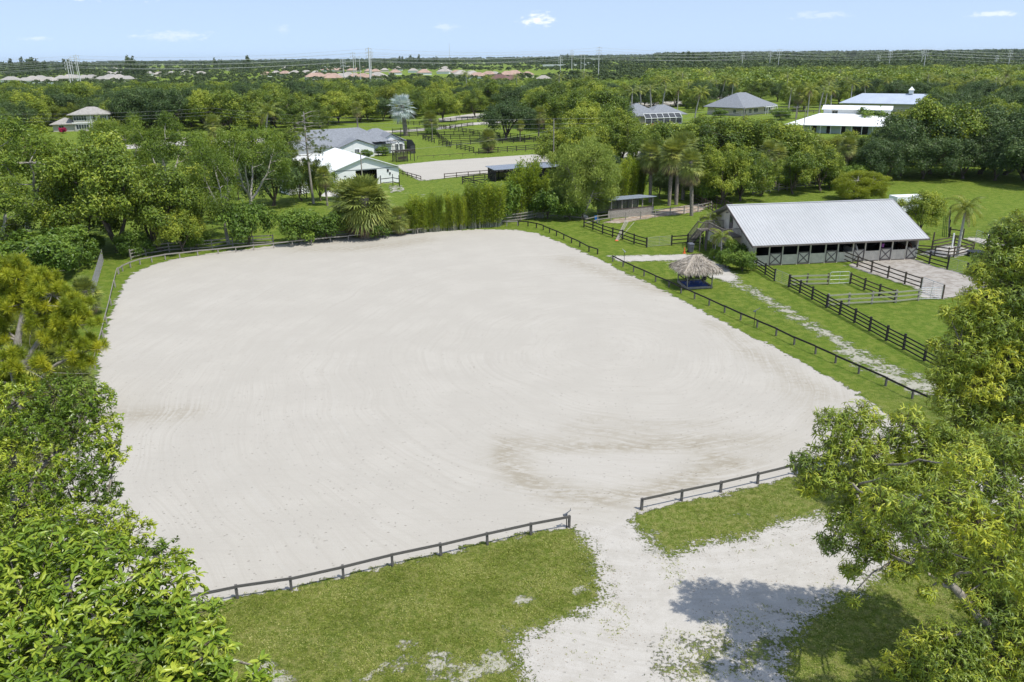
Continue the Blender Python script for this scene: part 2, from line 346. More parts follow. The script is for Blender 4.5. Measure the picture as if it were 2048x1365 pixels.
def gattrs(P):
    n = len(P); sd = np.full(n, -4.0); tone = np.zeros(n)
    for nm, px, tn in AREAS:
        poly = PW[nm]; lo = poly.min(0)-4; hi = poly.max(0)+4
        k = np.where(((P > lo) & (P < hi)).all(1))[0]
        if len(k) == 0: continue
        d = np.clip(sdist(P[k], poly), -4, 4)
        t0 = sd[k]; up = d > t0; tone[k[up]] = tn; sd[k] = np.maximum(t0, d)
    def strokes(S):
        o = np.zeros(n)
        for px, wd, st in S:
            L = GP(px); lo = L.min(0)-3*wd; hi = L.max(0)+3*wd
            k = np.where(((P > lo) & (P < hi)).all(1))[0]
            if len(k): o[k] = np.maximum(o[k], st*np.exp(-(ldist(P[k], L)/wd)**2))
        return o
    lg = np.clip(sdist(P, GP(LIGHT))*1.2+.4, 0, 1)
    near = np.hypot(P[:, 0], P[:, 1]) < 90
    return dict(sd=sd, tone=tone, stain=strokes(STAIN), worn=strokes(WORN), weed=strokes(WEED), light=lg)

def terrain_mat():
    m, t, b, out = newmat('terrain')
    P = t.new('ShaderNodeNewGeometry').outputs['Position']
    sd = t.attr('sd'); tone = t.attr('tone'); stain = t.attr('stain'); worn = t.attr('worn'); weed = t.attr('weed'); light = t.attr('light')
    nA = t.noise(P, .035, 3); nB = t.noise(P, .22, 4, .6); nC = t.noise(P, 1.1, 4, .62); nD = t.noise(P, 5.5, 4, .65); nE = t.noise(P, 26, 3, .7)
    # grass
    sx = t.new('ShaderNodeSeparateXYZ'); t.put(sx.inputs[0], P)
    nF = t.noise(P, 13, 3, .75); nG = t.noise(P, 2.6, 4, .7)
    g = t.mix(t.ss(nB, .43, .57), (.090, .135, .018), (.160, .200, .026))
    g = t.mix(t.ss(nA, .42, .62), g, (.135, .205, .024))
    g = t.mix(t.math('MULTIPLY', t.ss(nC, .48, .60), .62), g, (.25, .235, .075))
    g = t.mix(t.math('MULTIPLY', t.ss(t.noise(t.vmul(P, (1.3, .8, 1)), .55, 5, .72), .49, .56), .65), g, (.070, .125, .014))
    g = t.mix(t.ss(nG, .53, .62, 0.0, .6), g, (.26, .245, .075))
    g = t.mix(t.ss(nG, .38, .46, .55, 0.0), g, (.050, .080, .012))
    g = t.mix(t.ss(nF, .38, .47, .7, 0.0), g, (.032, .052, .009))
    g = t.mix(t.ss(nF, .53, .62, 0, .6), g, (.30, .33, .085))
    g = t.mix(t.ss(nE, .36, .5, .45, 0.0), g, (.035, .055, .01))
    far = t.ss(sx.outputs[1], 40, 60)
    g = t.mix(t.math('MULTIPLY', far, .5), g, t.mix(t.ss(nC, .42, .58), (.130, .215, .018), (.205, .285, .032)))
    g = t.mix(t.math('SUBTRACT', .42, t.math('MULTIPLY', far, .42)), g, t.mix(t.ss(nG, .42, .58), (.185, .235, .034), (.37, .37, .12)))
    # sand
    s = t.mix(t.ss(nB, .35, .7), (.408, .382, .334), (.440, .413, .362))
    s = t.mix(t.ss(tone, .2, .6), s, t.mix(t.ss(nC, .42, .58), (.425, .400, .355), (.465, .440, .395)))
    s = t.mix(t.ss(tone, .75, 1.5, 0, .9), s, t.mix(t.ss(nC, .40, .58), (.235, .205, .175), (.345, .32, .285)))
    s = t.mix(t.ss(tone, 1.7, 1.85, 0, .85), s, t.mix(t.ss(nC, .4, .6), (.28, .18, .11), (.40, .34, .27)))
    # rake streaks, long and faint
    cx, cy = G(1230, 700)
    rx = t.math('SUBTRACT', sx.outputs[0], float(cx)); ry = t.math('MULTIPLY', t.math('SUBTRACT', sx.outputs[1], float(cy)), .8)
    rad = t.math('SQRT', t.math('ADD', t.math('MULTIPLY', rx, rx), t.math('MULTIPLY', ry, ry)))
    cmb = t.new('ShaderNodeCombineXYZ'); t.put(cmb.inputs[0], t.math('MULTIPLY', t.math('ADD', rad, t.math('MULTIPLY', nA, 9.0)), 4.6)); t.put(cmb.inputs[1], t.math('MULTIPLY', t.math('ARCTAN2', ry, rx), 1.5))
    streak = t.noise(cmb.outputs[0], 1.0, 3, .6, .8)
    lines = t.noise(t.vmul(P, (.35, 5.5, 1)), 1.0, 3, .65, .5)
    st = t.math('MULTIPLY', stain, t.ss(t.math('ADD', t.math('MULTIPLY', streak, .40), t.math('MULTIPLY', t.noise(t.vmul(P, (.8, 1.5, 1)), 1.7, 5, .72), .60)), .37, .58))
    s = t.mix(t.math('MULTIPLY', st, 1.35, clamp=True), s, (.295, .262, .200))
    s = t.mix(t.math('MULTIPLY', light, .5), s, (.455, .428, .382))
    sm = t.ss(nB, .3, .6, .2, 1.0)
    s = t.mix(t.math('MULTIPLY', t.ss(streak, .46, .66), t.math('MULTIPLY', sm, .26)), s, (.335, .308, .262))
    s = t.mix(t.math('MULTIPLY', t.ss(lines, .48, .64, 0, .13), t.ss(tone, .1, .4, 1, 0)), s, (.33, .305, .262))
    s = t.mix(t.math('MULTIPLY', t.ss(streak, .32, .42, .18, 0), sm), s, (.47, .455, .42))
    s = t.mix(t.ss(nE, .42, .62, 0, .32), s, (.27, .245, .205))
    s = t.mix(t.ss(nF, .52, .66, 0, .14), s, (.50, .485, .45))
    # hoof marks
    def specks(scale, thr, seedoff, dens):
        v = t.new('ShaderNodeTexVoronoi'); v.inputs['Scale'].default_value = scale; v.inputs['Randomness'].default_value = 1
        vm = t.new('ShaderNodeVectorMath', operation='ADD'); t.put(vm.inputs[0], P); vm.inputs[1].default_value = seedoff
        t.put(v.inputs['Vector'], t.vmul(vm.outputs[0], (1, 1.5, 1)))
        sc_ = t.new('ShaderNodeSeparateColor'); t.l.new(v.outputs['Color'], sc_.inputs[0])
        return t.math('MULTIPLY', t.ss(v.outputs['Distance'], thr*.6, thr, 1, 0), t.math('GREATER_THAN', sc_.outputs[0], 1-dens))
    hoof = t.math('MAXIMUM', specks(2.7, .17, (0, 0, 0), .42), specks(1.5, .12, (5, 3, 0), .55))
    hm = t.math('MULTIPLY', hoof, t.math('MULTIPLY', t.ss(nB, .42, .56, .30, .9), t.ss(tone, .1, .5, 1.0, .5)))
    s = t.mix(t.math('MULTIPLY', hm, .8), s, (.25, .225, .185))
    # leaf litter on the driveway
    lit = t.math('MULTIPLY', t.math('MAXIMUM', specks(5.0, .24, (1, 7, 0), .40), specks(9.0, .3, (3, 1, 0), .3)), t.math('MULTIPLY', t.ss(tone, .50, .54), t.math('MULTIPLY', t.ss(tone, .58, .56), t.ss(t.noise(P, .5, 3, .6), .42, .6))))
    s = t.mix(t.math('MULTIPLY', lit, .8), s, (.19, .13, .07))
    # masks
    wdt = t.math('MULTIPLY', t.ss(tone, .45, .56, 1.1, 6.0), t.ss(tone, .57, .62, 1.0, .35))
    edge = t.math('ADD', sd, t.math('ADD', t.math('MULTIPLY', t.math('SUBTRACT', nC, .5), 2.2), t.math('MULTIPLY', t.math('SUBTRACT', t.math('ADD', t.math('MULTIPLY', nF, .45), t.math('MULTIPLY', nD, .55)), .5), wdt)))
    mk = t.ss(edge, -.07, .07)
    wn = t.math('ADD', t.math('MULTIPLY', t.noise(P, .9, 5, .7), .6), t.math('MULTIPLY', t.noise(P, 4.2, 4, .7), .4))
    wm = t.ss(t.math('SUBTRACT', t.math('MULTIPLY', worn, .42), t.math('SUBTRACT', wn, .24)), .0, .06)
    bare = t.ss(t.math('ADD', t.math('MULTIPLY', t.noise(P, .5, 4, .7), .5), t.math('MULTIPLY', nD, .5)), .63, .70, 0, .75)
    wm = t.math('MAXIMUM', wm, t.math('MULTIPLY', bare, t.ss(sx.outputs[1], 34, 45, 1, .35)))
    mk = t.math('MAXIMUM', mk, t.math('MULTIPLY', wm, .82))
    wd = t.ss(t.math('SUBTRACT', t.math('MULTIPLY', weed, .42), t.math('SUBTRACT', t.math('ADD', t.math('MULTIPLY', nC, .5), t.math('MULTIPLY', nD, .5)), .22)), .03, .10)
    mk = t.math('MULTIPLY', mk, t.math('SUBTRACT', 1.0, t.math('MULTIPLY', wd, .9)))
    c = t.mix(mk, g, s)
    t.put(b.inputs['Base Color'], c); b.inputs['Roughness'].default_value = .95; b.inputs['Specular IOR Level'].default_value = .1
    hs = t.math('ADD', t.math('MULTIPLY', streak, .10), t.math('ADD', t.math('MULTIPLY', nE, .12), t.math('MULTIPLY', hoof, -.35)))
    hg = t.math('ADD', t.math('MULTIPLY', nE, .8), t.math('ADD', t.math('MULTIPLY', nF, 2.2), t.math('MULTIPLY', nG, 2.5)))
    hh = t.new('ShaderNodeMix', data_type='FLOAT'); t.put(hh.inputs[0], mk); t.put(hh.inputs[2], hg); t.put(hh.inputs[3], hs)
    t.put(b.inputs['Normal'], t.bump(hh.outputs[0], .75, .10))
    return m
M['terrain'] = terrain_mat()
def sheet_mesh(name, P, faces, z):
    me = bpy.data.meshes.new(name)
    V = np.column_stack([P, np.full(len(P), z)]) if np.isscalar(z) else np.column_stack([P, z])
    me.from_pydata([], [], [])
    faces = np.asarray(faces); k = faces.shape[1]
    me.vertices.add(len(V)); me.vertices.foreach_set('co', V.astype(np.float32).ravel())
    me.loops.add(faces.size); me.loops.foreach_set('vertex_index', faces.ravel().astype(np.int32))
    me.polygons.add(len(faces)); me.polygons.foreach_set('loop_start', (np.arange(len(faces))*k).astype(np.int32)); me.polygons.foreach_set('loop_total', np.full(len(faces), k, np.int32))
    for n_, a_ in gattrs(P).items():
        at = me.attributes.new(n_, 'FLOAT', 'POINT'); at.data.foreach_set('value', a_.astype(np.float32))
    me.materials.append(M['terrain']); me.update(calc_edges=True)
    o = put(name, me); o['kind'] = 'structure'
    return o
def axis(segs):
    out = []
    for a, b, s in segs: out += list(np.arange(a, b, s))
    return out
def geo(a, b, r):
    o = [a]; st = 3.0
    while o[-1] < b: st *= r; o.append(o[-1]+st)
    return o
xs = np.array(sorted([-x for x in geo(330, 12000, 1.25)]+axis([(-328, -60, 3), (-60, 80, .7), (80, 330, 3)])+geo(331, 12000, 1.25)))
ys = np.array(axis([(-60, 20, 8), (20, 140, .7), (140, 330, 2.0)])+geo(332, 16000, 1.22))
X, Y = np.meshgrid(xs, ys); GPTS = np.column_stack([X.ravel(), Y.ravel()]); nx, ny = len(xs), len(ys)
ii, jj = np.meshgrid(np.arange(nx-1), np.arange(ny-1)); a = (jj*nx+ii).ravel()
sheet_mesh('ground', GPTS, np.stack([a, a+1, a+nx+1, a+nx], 1), 0.0)
rs = np.random.RandomState(5)
for k_, (nm, px, tn) in enumerate(AREAS):
    poly = PW[nm]; dist = np.linalg.norm(poly.mean(0)); step = .3 if dist < 60 else (.6 if dist < 130 else 1.5); amp = .10 if dist < 130 else .12
    if nm == 'riding_arena': step = .5
    bd = []
    for i in range(len(poly)):
        p0, p1 = poly[i], poly[(i+1) % len(poly)]; n_ = max(1, int(np.linalg.norm(p1-p0)/step))
        for q in range(n_): bd.append(p0+(p1-p0)*q/n_)
    bd = np.array(bd); bd += rs.normal(0, amp*.5, bd.shape)
    lo, hi = bd.min(0), bd.max(0); st = 1.1 if dist < 130 else 3.0
    gx, gy = np.meshgrid(np.arange(lo[0], hi[0], st), np.arange(lo[1], hi[1], st)); ip = np.column_stack([gx.ravel(), gy.ravel()])+rs.uniform(-.2, .2, (gx.size, 2))
    ip = ip[sdist(ip, bd) > step*.6]
    allp = [Vector(p) for p in bd]+[Vector(p) for p in ip]; nb = len(bd)
    res = delaunay_2d_cdt(allp, [], [list(range(nb))], 1, 1e-4)
    vv = np.array([(v.x, v.y) for v in res[0]]); ff = [f for f in res[2] if len(f) == 3]
    ff = [f if ((vv[f[1]]-vv[f[0]])[0]*(vv[f[2]]-vv[f[0]])[1]-(vv[f[1]]-vv[f[0]])[1]*(vv[f[2]]-vv[f[0]])[0]) > 0 else f[::-1] for f in ff]
    sheet_mesh(nm, vv, ff, .004*(1+(k_ % 3)) if dist < 130 else .02*(1+(k_ % 3)))

# ------------------------------------------------------------------ fences
rng = random.Random(11)
_unit = {}
def unitbox(key, mat, d=(1, 1, 1), off=(0, 0, 0)):
    if key not in _unit: _unit[key] = MB().box(off, d).mesh(key, mat)
    return _unit[key]
def resample(P, sp):
    out = [P[0]]
    for i in range(len(P)-1):
        L = np.linalg.norm(P[i+1]-P[i]); n_ = max(1, round(L/sp))
        out += [P[i]+(P[i+1]-P[i])*(q+1)/n_ for q in range(n_)]
    return out
def fence(name, label, pts, mat, rails=(.35, .8, 1.25), ph=1.4, pw=.13, rw=.14, world=False, sp=2.4, explicit=False, group=None, rmat=None, flat=False, cat='fence', skip=()):
    P = [np.array(p) for p in pts] if world else list(GP(pts))
    if not explicit: P = resample(P, sp)
    base = P[0]; root = thing(name, label, cat, (base[0], base[1], 0), group=group)
    km, kr = M[mat], M[rmat or mat]
    pm = unitbox('post_'+mat, km, (1, 1, 1), (0, 0, .5)); rm = unitbox('rail_'+(rmat or mat), kr, (1, 1, 1), (.5, 0, 0))
    for i, p in enumerate(P):
        q = put('post', pm, root, (p[0]-base[0], p[1]-base[1], -.05), rng.uniform(-.1, .1), (pw*rng.uniform(.9, 1.1), pw, (ph+.05)*rng.uniform(.97, 1.03)))
        q.rotation_euler = (rng.uniform(-.02, .02), rng.uniform(-.02, .02), math.atan2(*(P[min(i+1, len(P)-1)]-P[max(i-1, 0)])[::-1]))
        if i == len(P)-1 or i in skip: continue
        d = P[i+1]-p; L = np.linalg.norm(d); ang = math.atan2(d[1], d[0]); nrm = np.array([d[1], -d[0]])/L*(pw/2+.024)
        if flat: nrm = nrm*0
        for z in rails:
            z0 = z+rng.uniform(-.02, .02)
            r = put('rail', rm, root, (p[0]-base[0]+nrm[0], p[1]-base[1]+nrm[1], z0), 0, (L-.004, (.13 if flat else .038), (.05 if flat else rw)))
            r.rotation_euler = (0, -math.asin(max(-1, min(1, rng.uniform(-.02, .02)/L))), ang)
    return root
def tube_gate(name, label, a, b, h=1.25, bars=6, mat='galv', world=False, z0=.15, cat='gate', group=None, r=.024):
    a, b = (np.array(a), np.array(b)) if world else (G(*a), G(*b))
    d = b-a; L = np.linalg.norm(d); root = thing(name, label, cat, (a[0], a[1], 0), math.atan2(d[1], d[0]), group)
    m = MB()
    c = .12; z1 = z0+h
    m.tube([(0, 0, z0), (0, 0, z1-c), (c, 0, z1), (L-c, 0, z1), (L, 0, z1-c), (L, 0, z0), (0, 0, z0)], r*1.25, 6)
    m.build('frame', M[mat], root)
    for i in range(1, bars-1+1):
        z = z0+h*i/(bars); MB().tube([(0, 0, z), (L, 0, z)], r*.7, 5).build('bar', M[mat], root)
    MB().tube([(L/2, 0, z0), (L/2, 0, z1)], r*.8, 5).build('brace', M[mat], root)
    return root
AR = dict(rails=(.70,), ph=.74, pw=.12, rw=.15, explicit=True, group='low rail fences round the riding arena')
fence('arena_fence', 'low dark single-rail fence along the lower left side of the sand arena', [(5, 1293), (130, 1268), (250, 1244), (365, 1220), (475, 1197), (583, 1181), (687, 1157), (785, 1133), (882, 1112), (975, 1090), (1062, 1070), (1138, 1055)], 'arena_wood', **AR)
fence('arena_fence', 'short low brown single-rail fence right of the arena entrance gap', [(1283, 1020), (1363, 1002), (1441, 985), (1515, 968), (1590, 950), (1665, 932), (1740, 914), (1815, 896), (1880, 880)], 'arena_wood', **AR)
fence('arena_fence', 'long low dark rail fence on the right arena side, passing the thatched hut', [(1225.4, 523.5), (1246, 534), (1267, 544), (1288, 553), (1311, 564), (1337.6, 575), (1362, 586.7), (1389, 598.6), (1418, 611.6), (1448.7, 625.7), (1481, 641), (1514, 655.5), (1552, 672), (1588, 690), (1630.6, 708.7), (1670.5, 726.8), (1717, 748), (1771, 772.5), (1824, 798), (1885, 826), (1950, 858)], 'arena_wood', rmat='black_wood', **AR)
fence('arena_fence', 'short curved black single-rail fence at the far right arena corner', [(1036.5, 452), (1056, 453), (1073, 456.6), (1086.5, 460.6), (1099, 466.4), (1113, 472), (1127.5, 479), (1143, 486.5), (1159.5, 494), (1178, 503.7), (1195, 509.3)], 'black_wood', **AR)
fence('arena_fence', 'pale weathered single-rail fence along the far side of the sand arena', [(238, 548), (245.6, 543), (261.4, 536), (280.5, 529.5), (304, 525), (331, 520), (360, 517), (396, 512.5), (437, 508.7), (472, 505), (508, 501), (548, 497), (585, 493), (623, 489), (661, 485), (697, 482), (731.5, 478.5), (768, 475), (802, 471), (835, 468), (870, 463), (903, 459), (936, 456), (968, 452.7), (987.6, 451), (1013.6, 452.7), (1035, 452)], 'grey_wood', **AR)
fence('arena_fence', 'grey weathered single-rail fence down the left side of the sand arena', [(237, 549), (231, 575), (223, 612), (214, 647), (207, 677), (199, 703), (191, 740), (184, 768), (175, 800), (160, 850), (140, 910), (115, 985), (90, 1060), (60, 1150), (30, 1240), (5, 1290)], 'grey_wood', **AR)
BF = dict(rails=(.35, .78, 1.2), ph=1.32, pw=.13, rw=.13)
fence('boundary_fence', 'weathered board fence behind the far left arena side, under the dark trees', [(262, 520), (292, 512), (339, 505), (382, 502), (425, 499), (466, 493), (547, 489)], 'grey_wood', group='weathered board fences behind the arena', **BF)
fence('boundary_fence', 'weathered board fence in front of the bamboo hedge behind the arena', [(625, 480), (701, 472), (780, 466), (878, 458), (911, 455), (944, 452), (976, 449)], 'grey_wood', group='weathered board fences behind the arena', **BF)
fence('boundary_fence', 'weathered board fence right of the small tube gate, leading under the feathery tree', [(1006, 447), (1040, 443), (1070, 438), (1095, 435), (1130, 437), (1165, 440)], 'brown_wood', group='weathered board fences behind the arena', rmat='grey_wood', **BF)
tube_gate('tube_gate', 'small galvanised tube gate standing open in the fence behind the arena', (978, 449), (1004, 452.5), 1.3, 4)
wf = thing('wire_fence', 'grey wire and batten fence beside the left arena edge', 'fence', (*G(186, 598), 0))
A_, B_ = G(186, 598), G(207, 524); n_ = 9
for i in range(n_+1):
    p = (B_-A_)*i/n_; MB().tube([(p[0], p[1], -.1), (p[0], p[1], 1.55)], .045, 6).build('post', M['grey_wood'], wf)
for z in (.15, .45, .75, 1.05, 1.35):
    MB().tube([(0, 0, z), (B_[0]-A_[0], B_[1]-A_[1], z)], .012, 4).build('wire', M['wire'], wf)
lt = MB()
for i in range(60):
    p = (B_-A_)*i/60; q = (B_-A_)*min(1, (i+1.6)/60); lt.beam((p[0], p[1], .05), (q[0], q[1], 1.5), .02, .02)
    lt.beam((p[0], p[1], 1.5), (q[0], q[1], .05), .02, .02)
lt.build('mesh_panel', M['wire'], wf)
BK = dict(rails=(.28, .75, 1.22), ph=1.38, pw=.14, rw=.13)
PG = 'dark board fences of the paddocks round the stable'
fence('paddock_fence', 'black three-board fence with the poles leaning on it, front of the small paddock', [(1168, 454.7), (1185.7, 460.4), (1205, 468), (1225, 475), (1245, 480), (1268, 488.5), (1293, 495.6)], 'black_wood', explicit=True, group=PG, **BK)
fence('paddock_fence', 'short black board fence beside the grey wheelie bin and palm', [(1343, 491.5), (1375, 489), (1405, 489)], 'black_wood', explicit=True, group=PG, **BK)
tube_gate('tube_gate', 'long thin wire gate closing the front corner of the small paddock', (1295, 495.4), (1341, 491.7), 1.15, 6, 'wire', r=.016)
fence('paddock_fence', 'weathered two-rail fence along the back of the small paddock, before the open shelter', [(1168, 454), (1195, 447), (1221.5, 443), (1251, 440.6), (1281, 438.5), (1310, 434.5), (1340, 431), (1368, 428), (1396, 424), (1422, 418)], 'grey_wood', rails=(.55, 1.1), ph=1.25, pw=.12, rw=.12, explicit=True, group=PG)
fence('paddock_fence', 'dark board fence running past the tall palm to the stable, left of a twin', [(1389.5, 404), (1403, 411), (1417, 419), (1432, 428)], 'brown_wood', group=PG, **BK)
fence('paddock_fence', 'dark board fence by the stable gable, right of a parallel twin', [(1419, 402), (1433, 408), (1448, 415), (1463, 424)], 'brown_wood', group=PG, **BK)
fence('paddock_fence', 'short black board fence from the stable corner bush to the wire gate', [(1503, 529), (1512, 538.6), (1530, 550), (1548.5, 562.5)], 'black_wood', rails=(.22, .56, .9, 1.24), ph=1.38, pw=.14, rw=.12, explicit=True, group=PG)
tube_gate('tube_gate', 'dark wire gate between the two black fences near the stable corner', (1549.5, 563), (1576, 574.5), 1.2, 6, 'wire', r=.016)
fence('paddock_fence', 'long black four-board fence running diagonally from the pen towards the right', [(1577, 575), (1599, 586.6), (1623.7, 600), (1652.7, 616), (1679, 630), (1708.5, 646), (1738.5, 663), (1772, 682), (1806.5, 700), (1848, 722.6), (1888, 745), (1932, 770)], 'black_wood', rails=(.22, .56, .9, 1.24), ph=1.42, pw=.15, rw=.12, explicit=True, group=PG)
fence('pen_fence', 'short pale board fence at the back of the small grass pen', [(1579, 573), (1613, 571), (1655, 570)], 'brown_wood', rmat='green_wood', explicit=True, rails=(.22, .66, 1.1), ph=1.3, pw=.13, rw=.15)
tube_gate('tube_gate', 'pale galvanised gate in the back of the small grass pen', (1658, 570), (1697, 568.5), 1.25, 3)
fence('pen_fence', 'dark board fence on the right side of the small grass pen', [(1700, 568.5), (1728, 581), (1758, 593), (1789, 605)], 'black_wood', rmat='brown_wood', explicit=True, rails=(.3, .72, 1.15), ph=1.3, pw=.14, rw=.12)
fence('pen_fence', 'pale unpainted board fence at the front of the small grass pen', [(1655, 614), (1697, 611), (1743, 608.5), (1791, 606), (1836, 601.5)], 'grey_wood', rmat='green_wood', explicit=True, rails=(.25, .7, 1.15), ph=1.3, pw=.15, rw=.14)
fence('paddock_fence', 'brown three-rail fence running out from the stable stalls to the tube gates', [(1687, 523.5), (1714, 535), (1742.5, 545.6), (1775, 557), (1809, 569), (1841, 580)], 'brown_wood', explicit=True, group=PG, rails=(.35, .8, 1.25), ph=1.4, pw=.14, rw=.12)
tube_gate('tube_gate', 'galvanised tube gate at the near end of the grey yard', (1842, 582), (1884, 598), 1.3, 7)
tube_gate('tube_gate', 'galvanised tube gate swung beside the pale pen corner post', (1837, 601), (1882, 600), 1.15, 6)
fence('gate_post', 'single dark wooden post at the end of the yard gates', [(1884, 598.5)], 'brown_wood', explicit=True, ph=1.5, cat='post')
fence('paddock_fence', 'black board fence leaving the right end of the stable', [(1827, 517), (1858, 528.6), (1894, 539)], 'black_wood', explicit=True, group=PG, rails=(.28, .75, 1.22), ph=1.6, pw=.14, rw=.13)
tube_gate('tube_gate', 'dark wire gate right of the stable, before the black tank', (1895, 539), (1932, 549), 1.2, 6, 'wire', r=.016)
fence('paddock_fence', 'black board fence vanishing behind the right-hand acacia', [(1933, 549.5), (1965, 558), (2000, 568), (2045, 582)], 'black_wood', explicit=True, group=PG, **BK)
fence('pen_fence', 'brown board fence round the little sand pen beside the palm', [(1829, 509), (1868.5, 512), (1895, 516), (1907, 515), (1946, 505), (1908, 492), (1863, 501)], 'brown_wood', rails=(.35, .75, 1.15), ph=1.25, explicit=True)
fence('fence_post', 'tall dark post rising at the back corner of the sand pen', [(1863, 500)], 'brown_wood', explicit=True, ph=2.3, cat='post')
fence('fence_post', 'tall whitish post beside the palm trunk in the sand pen', [(1903, 500)], 'white_paint', explicit=True, ph=2.1, cat='post', pw=.16)
fence('field_fence', 'dark fence seen end-on in the field behind the palm', [(1899, 432), (1898, 446), (1897.5, 460), (1897, 475)], 'black_wood', explicit=True, ph=1.4, rails=(.35, .8, 1.25))
fence('field_fence', 'short dark fence joining the palm trunk to the end-on fence', [(1899, 475), (1925, 478.6)], 'brown_wood', explicit=True, ph=1.4, rails=(.35, 1.1))
tube_gate('tube_gate', 'galvanised gate in the gravel track right of the palm', (1950, 482), (1973, 491.5), 1.3, 6)
fence('field_fence', 'black board fence at the right edge beyond the water tank', [(1975, 492), (1987, 495.5), (2010, 501), (2035, 508), (2070, 517)], 'black_wood', explicit=True, ph=1.45, pw=.15)
fence('field_fence', 'pale weathered rail fence in the field behind the stable roof', [(1505, 390), (1540, 385), (1590, 378), (1650, 372)], 'grey_wood', rails=(.4, .8, 1.2))
BW = 'dark board fences of the far paddocks'
NF = dict(group=BW, rails=(.4, .85, 1.3), ph=1.45, pw=.16, rw=.16, sp=3.0)
fence('far_paddock_fence', 'dark fence along the far arena edge beside the small round palm', [(957.6, 308.7), (996, 305.5), (1104.6, 297.5)], 'black_wood', **NF)
fence('far_paddock_fence', 'short dark fence left of the small round palm', [(913.6, 298), (947.7, 305.4)], 'black_wood', **NF)
fence('far_paddock_fence', 'short dark fence second in the line behind the pergola lawn', [(878, 290.5), (901, 295.5)], 'black_wood', **NF)
fence('far_paddock_fence', 'short dark fence nearest the house lawn corner', [(846, 280), (869, 287)], 'black_wood', **NF)
fence('far_paddock_fence', 'dark fence slanting from the bushes to the big dark oak', [(866, 256), (910, 262), (956, 270), (1049, 279), (1104, 287)], 'black_wood', **NF)
fence('far_paddock_fence', 'dark fence along the near side of the pale road', [(785, 267), (850, 262), (946, 252.5)], 'black_wood', **NF)
fence('far_paddock_fence', 'dark fence crossing the middle of the far paddocks', [(801, 275), (870, 271), (946, 272.5), (1000, 276)], 'black_wood', **NF)
fence('far_paddock_fence', 'dark fence in the middle of the far paddocks, next to the front one', [(903, 292), (960, 289), (1049, 286), (1104, 283)], 'black_wood', **NF)
fence('far_paddock_fence', 'dark cross fence in the far paddocks left of the round palm', [(901, 295), (880, 279), (866, 262)], 'black_wood', **NF)
fence('far_paddock_fence', 'dark fence between paddocks at the foot of the tall wooden pole', [(846, 279), (920, 279.5), (1000, 281)], 'black_wood', **NF)
fence('far_paddock_fence', 'dark fence behind the sandy turnout by the road', [(878, 246), (946, 240), (975, 238)], 'black_wood', **NF)
fence('far_paddock_fence', 'dark fence under the silver palm beside the road', [(795, 249), (850, 252), (872, 249)], 'black_wood', **NF)
fence('far_arena_fence', 'low dark rail fence at the white barn corner of the far arena', [(789, 346), (815, 353), (842, 361)], 'brown_wood', rails=(.35, .8), ph=.9, sp=2.4)
fence('far_arena_fence', 'low dark rail fence along the near side of the far arena', [(889, 358), (983, 350), (1060, 344), (1150, 336), (1240, 326), (1300, 321)], 'brown_wood', rails=(.45, 1.0), ph=1.1, sp=3)
fence('far_arena_fence', 'low thin rail along the far side of the far arena', [(835, 318), (900, 314), (1000, 307), (1100, 301)], 'brown_wood', rails=(.6,), ph=.7, sp=3.5, rw=.09, pw=.09)
fence('white_barn_fence', 'black board fence before the white barn, left of the fan palm', [(682, 377), (700, 376.5)], 'black_wood', rails=(.5, 1.05, 1.6), ph=2.0, sp=3)
fence('white_barn_fence', 'black board fence right of the fan palm before the white barn', [(762, 374), (786, 371), (799, 374)], 'black_wood', rails=(.7, 1.5), ph=2.2, sp=3)
fence('white_barn_fence', 'dark board fence beside the small white shed', [(588, 380), (614, 398)], 'black_wood', rails=(.4, .85, 1.3), ph=1.45, sp=2.6)
fence('runin_fence', 'dark fence of the run-in paddock behind the bamboo hedge', [(925, 368), (972, 381)], 'black_wood', rails=(.4, .85, 1.3), ph=1.45, sp=2.6)
fence('runin_fence', 'dark fence leading to the nearer grey run-in roof', [(925, 367), (992, 361)], 'black_wood', rails=(.4, .85, 1.3), ph=1.45, sp=2.6)
fence('stable_lane_fence', 'dark rail fence in front of the distant white stable lawn', [(1572, 226), (1600, 226.5), (1640, 227)], 'brown_wood', rails=(.5, 1.1), ph=1.3, pw=.2, rw=.2, sp=3)
fence('ring_fence', 'low dark fence along the far sand ring left of the palm row', [(1258, 217), (1300, 216.5), (1370, 213)], 'black_wood', rails=(.5, 1.1), ph=1.3, pw=.2, rw=.2, sp=3)
fence('far_arena_fence', 'white low rail round the distant pale ring behind the hip roof', [(1410, 191), (1480, 189.5), (1570, 190)], 'white_paint', rails=(.7, 1.3), ph=1.4, pw=.25, rw=.3, sp=5)

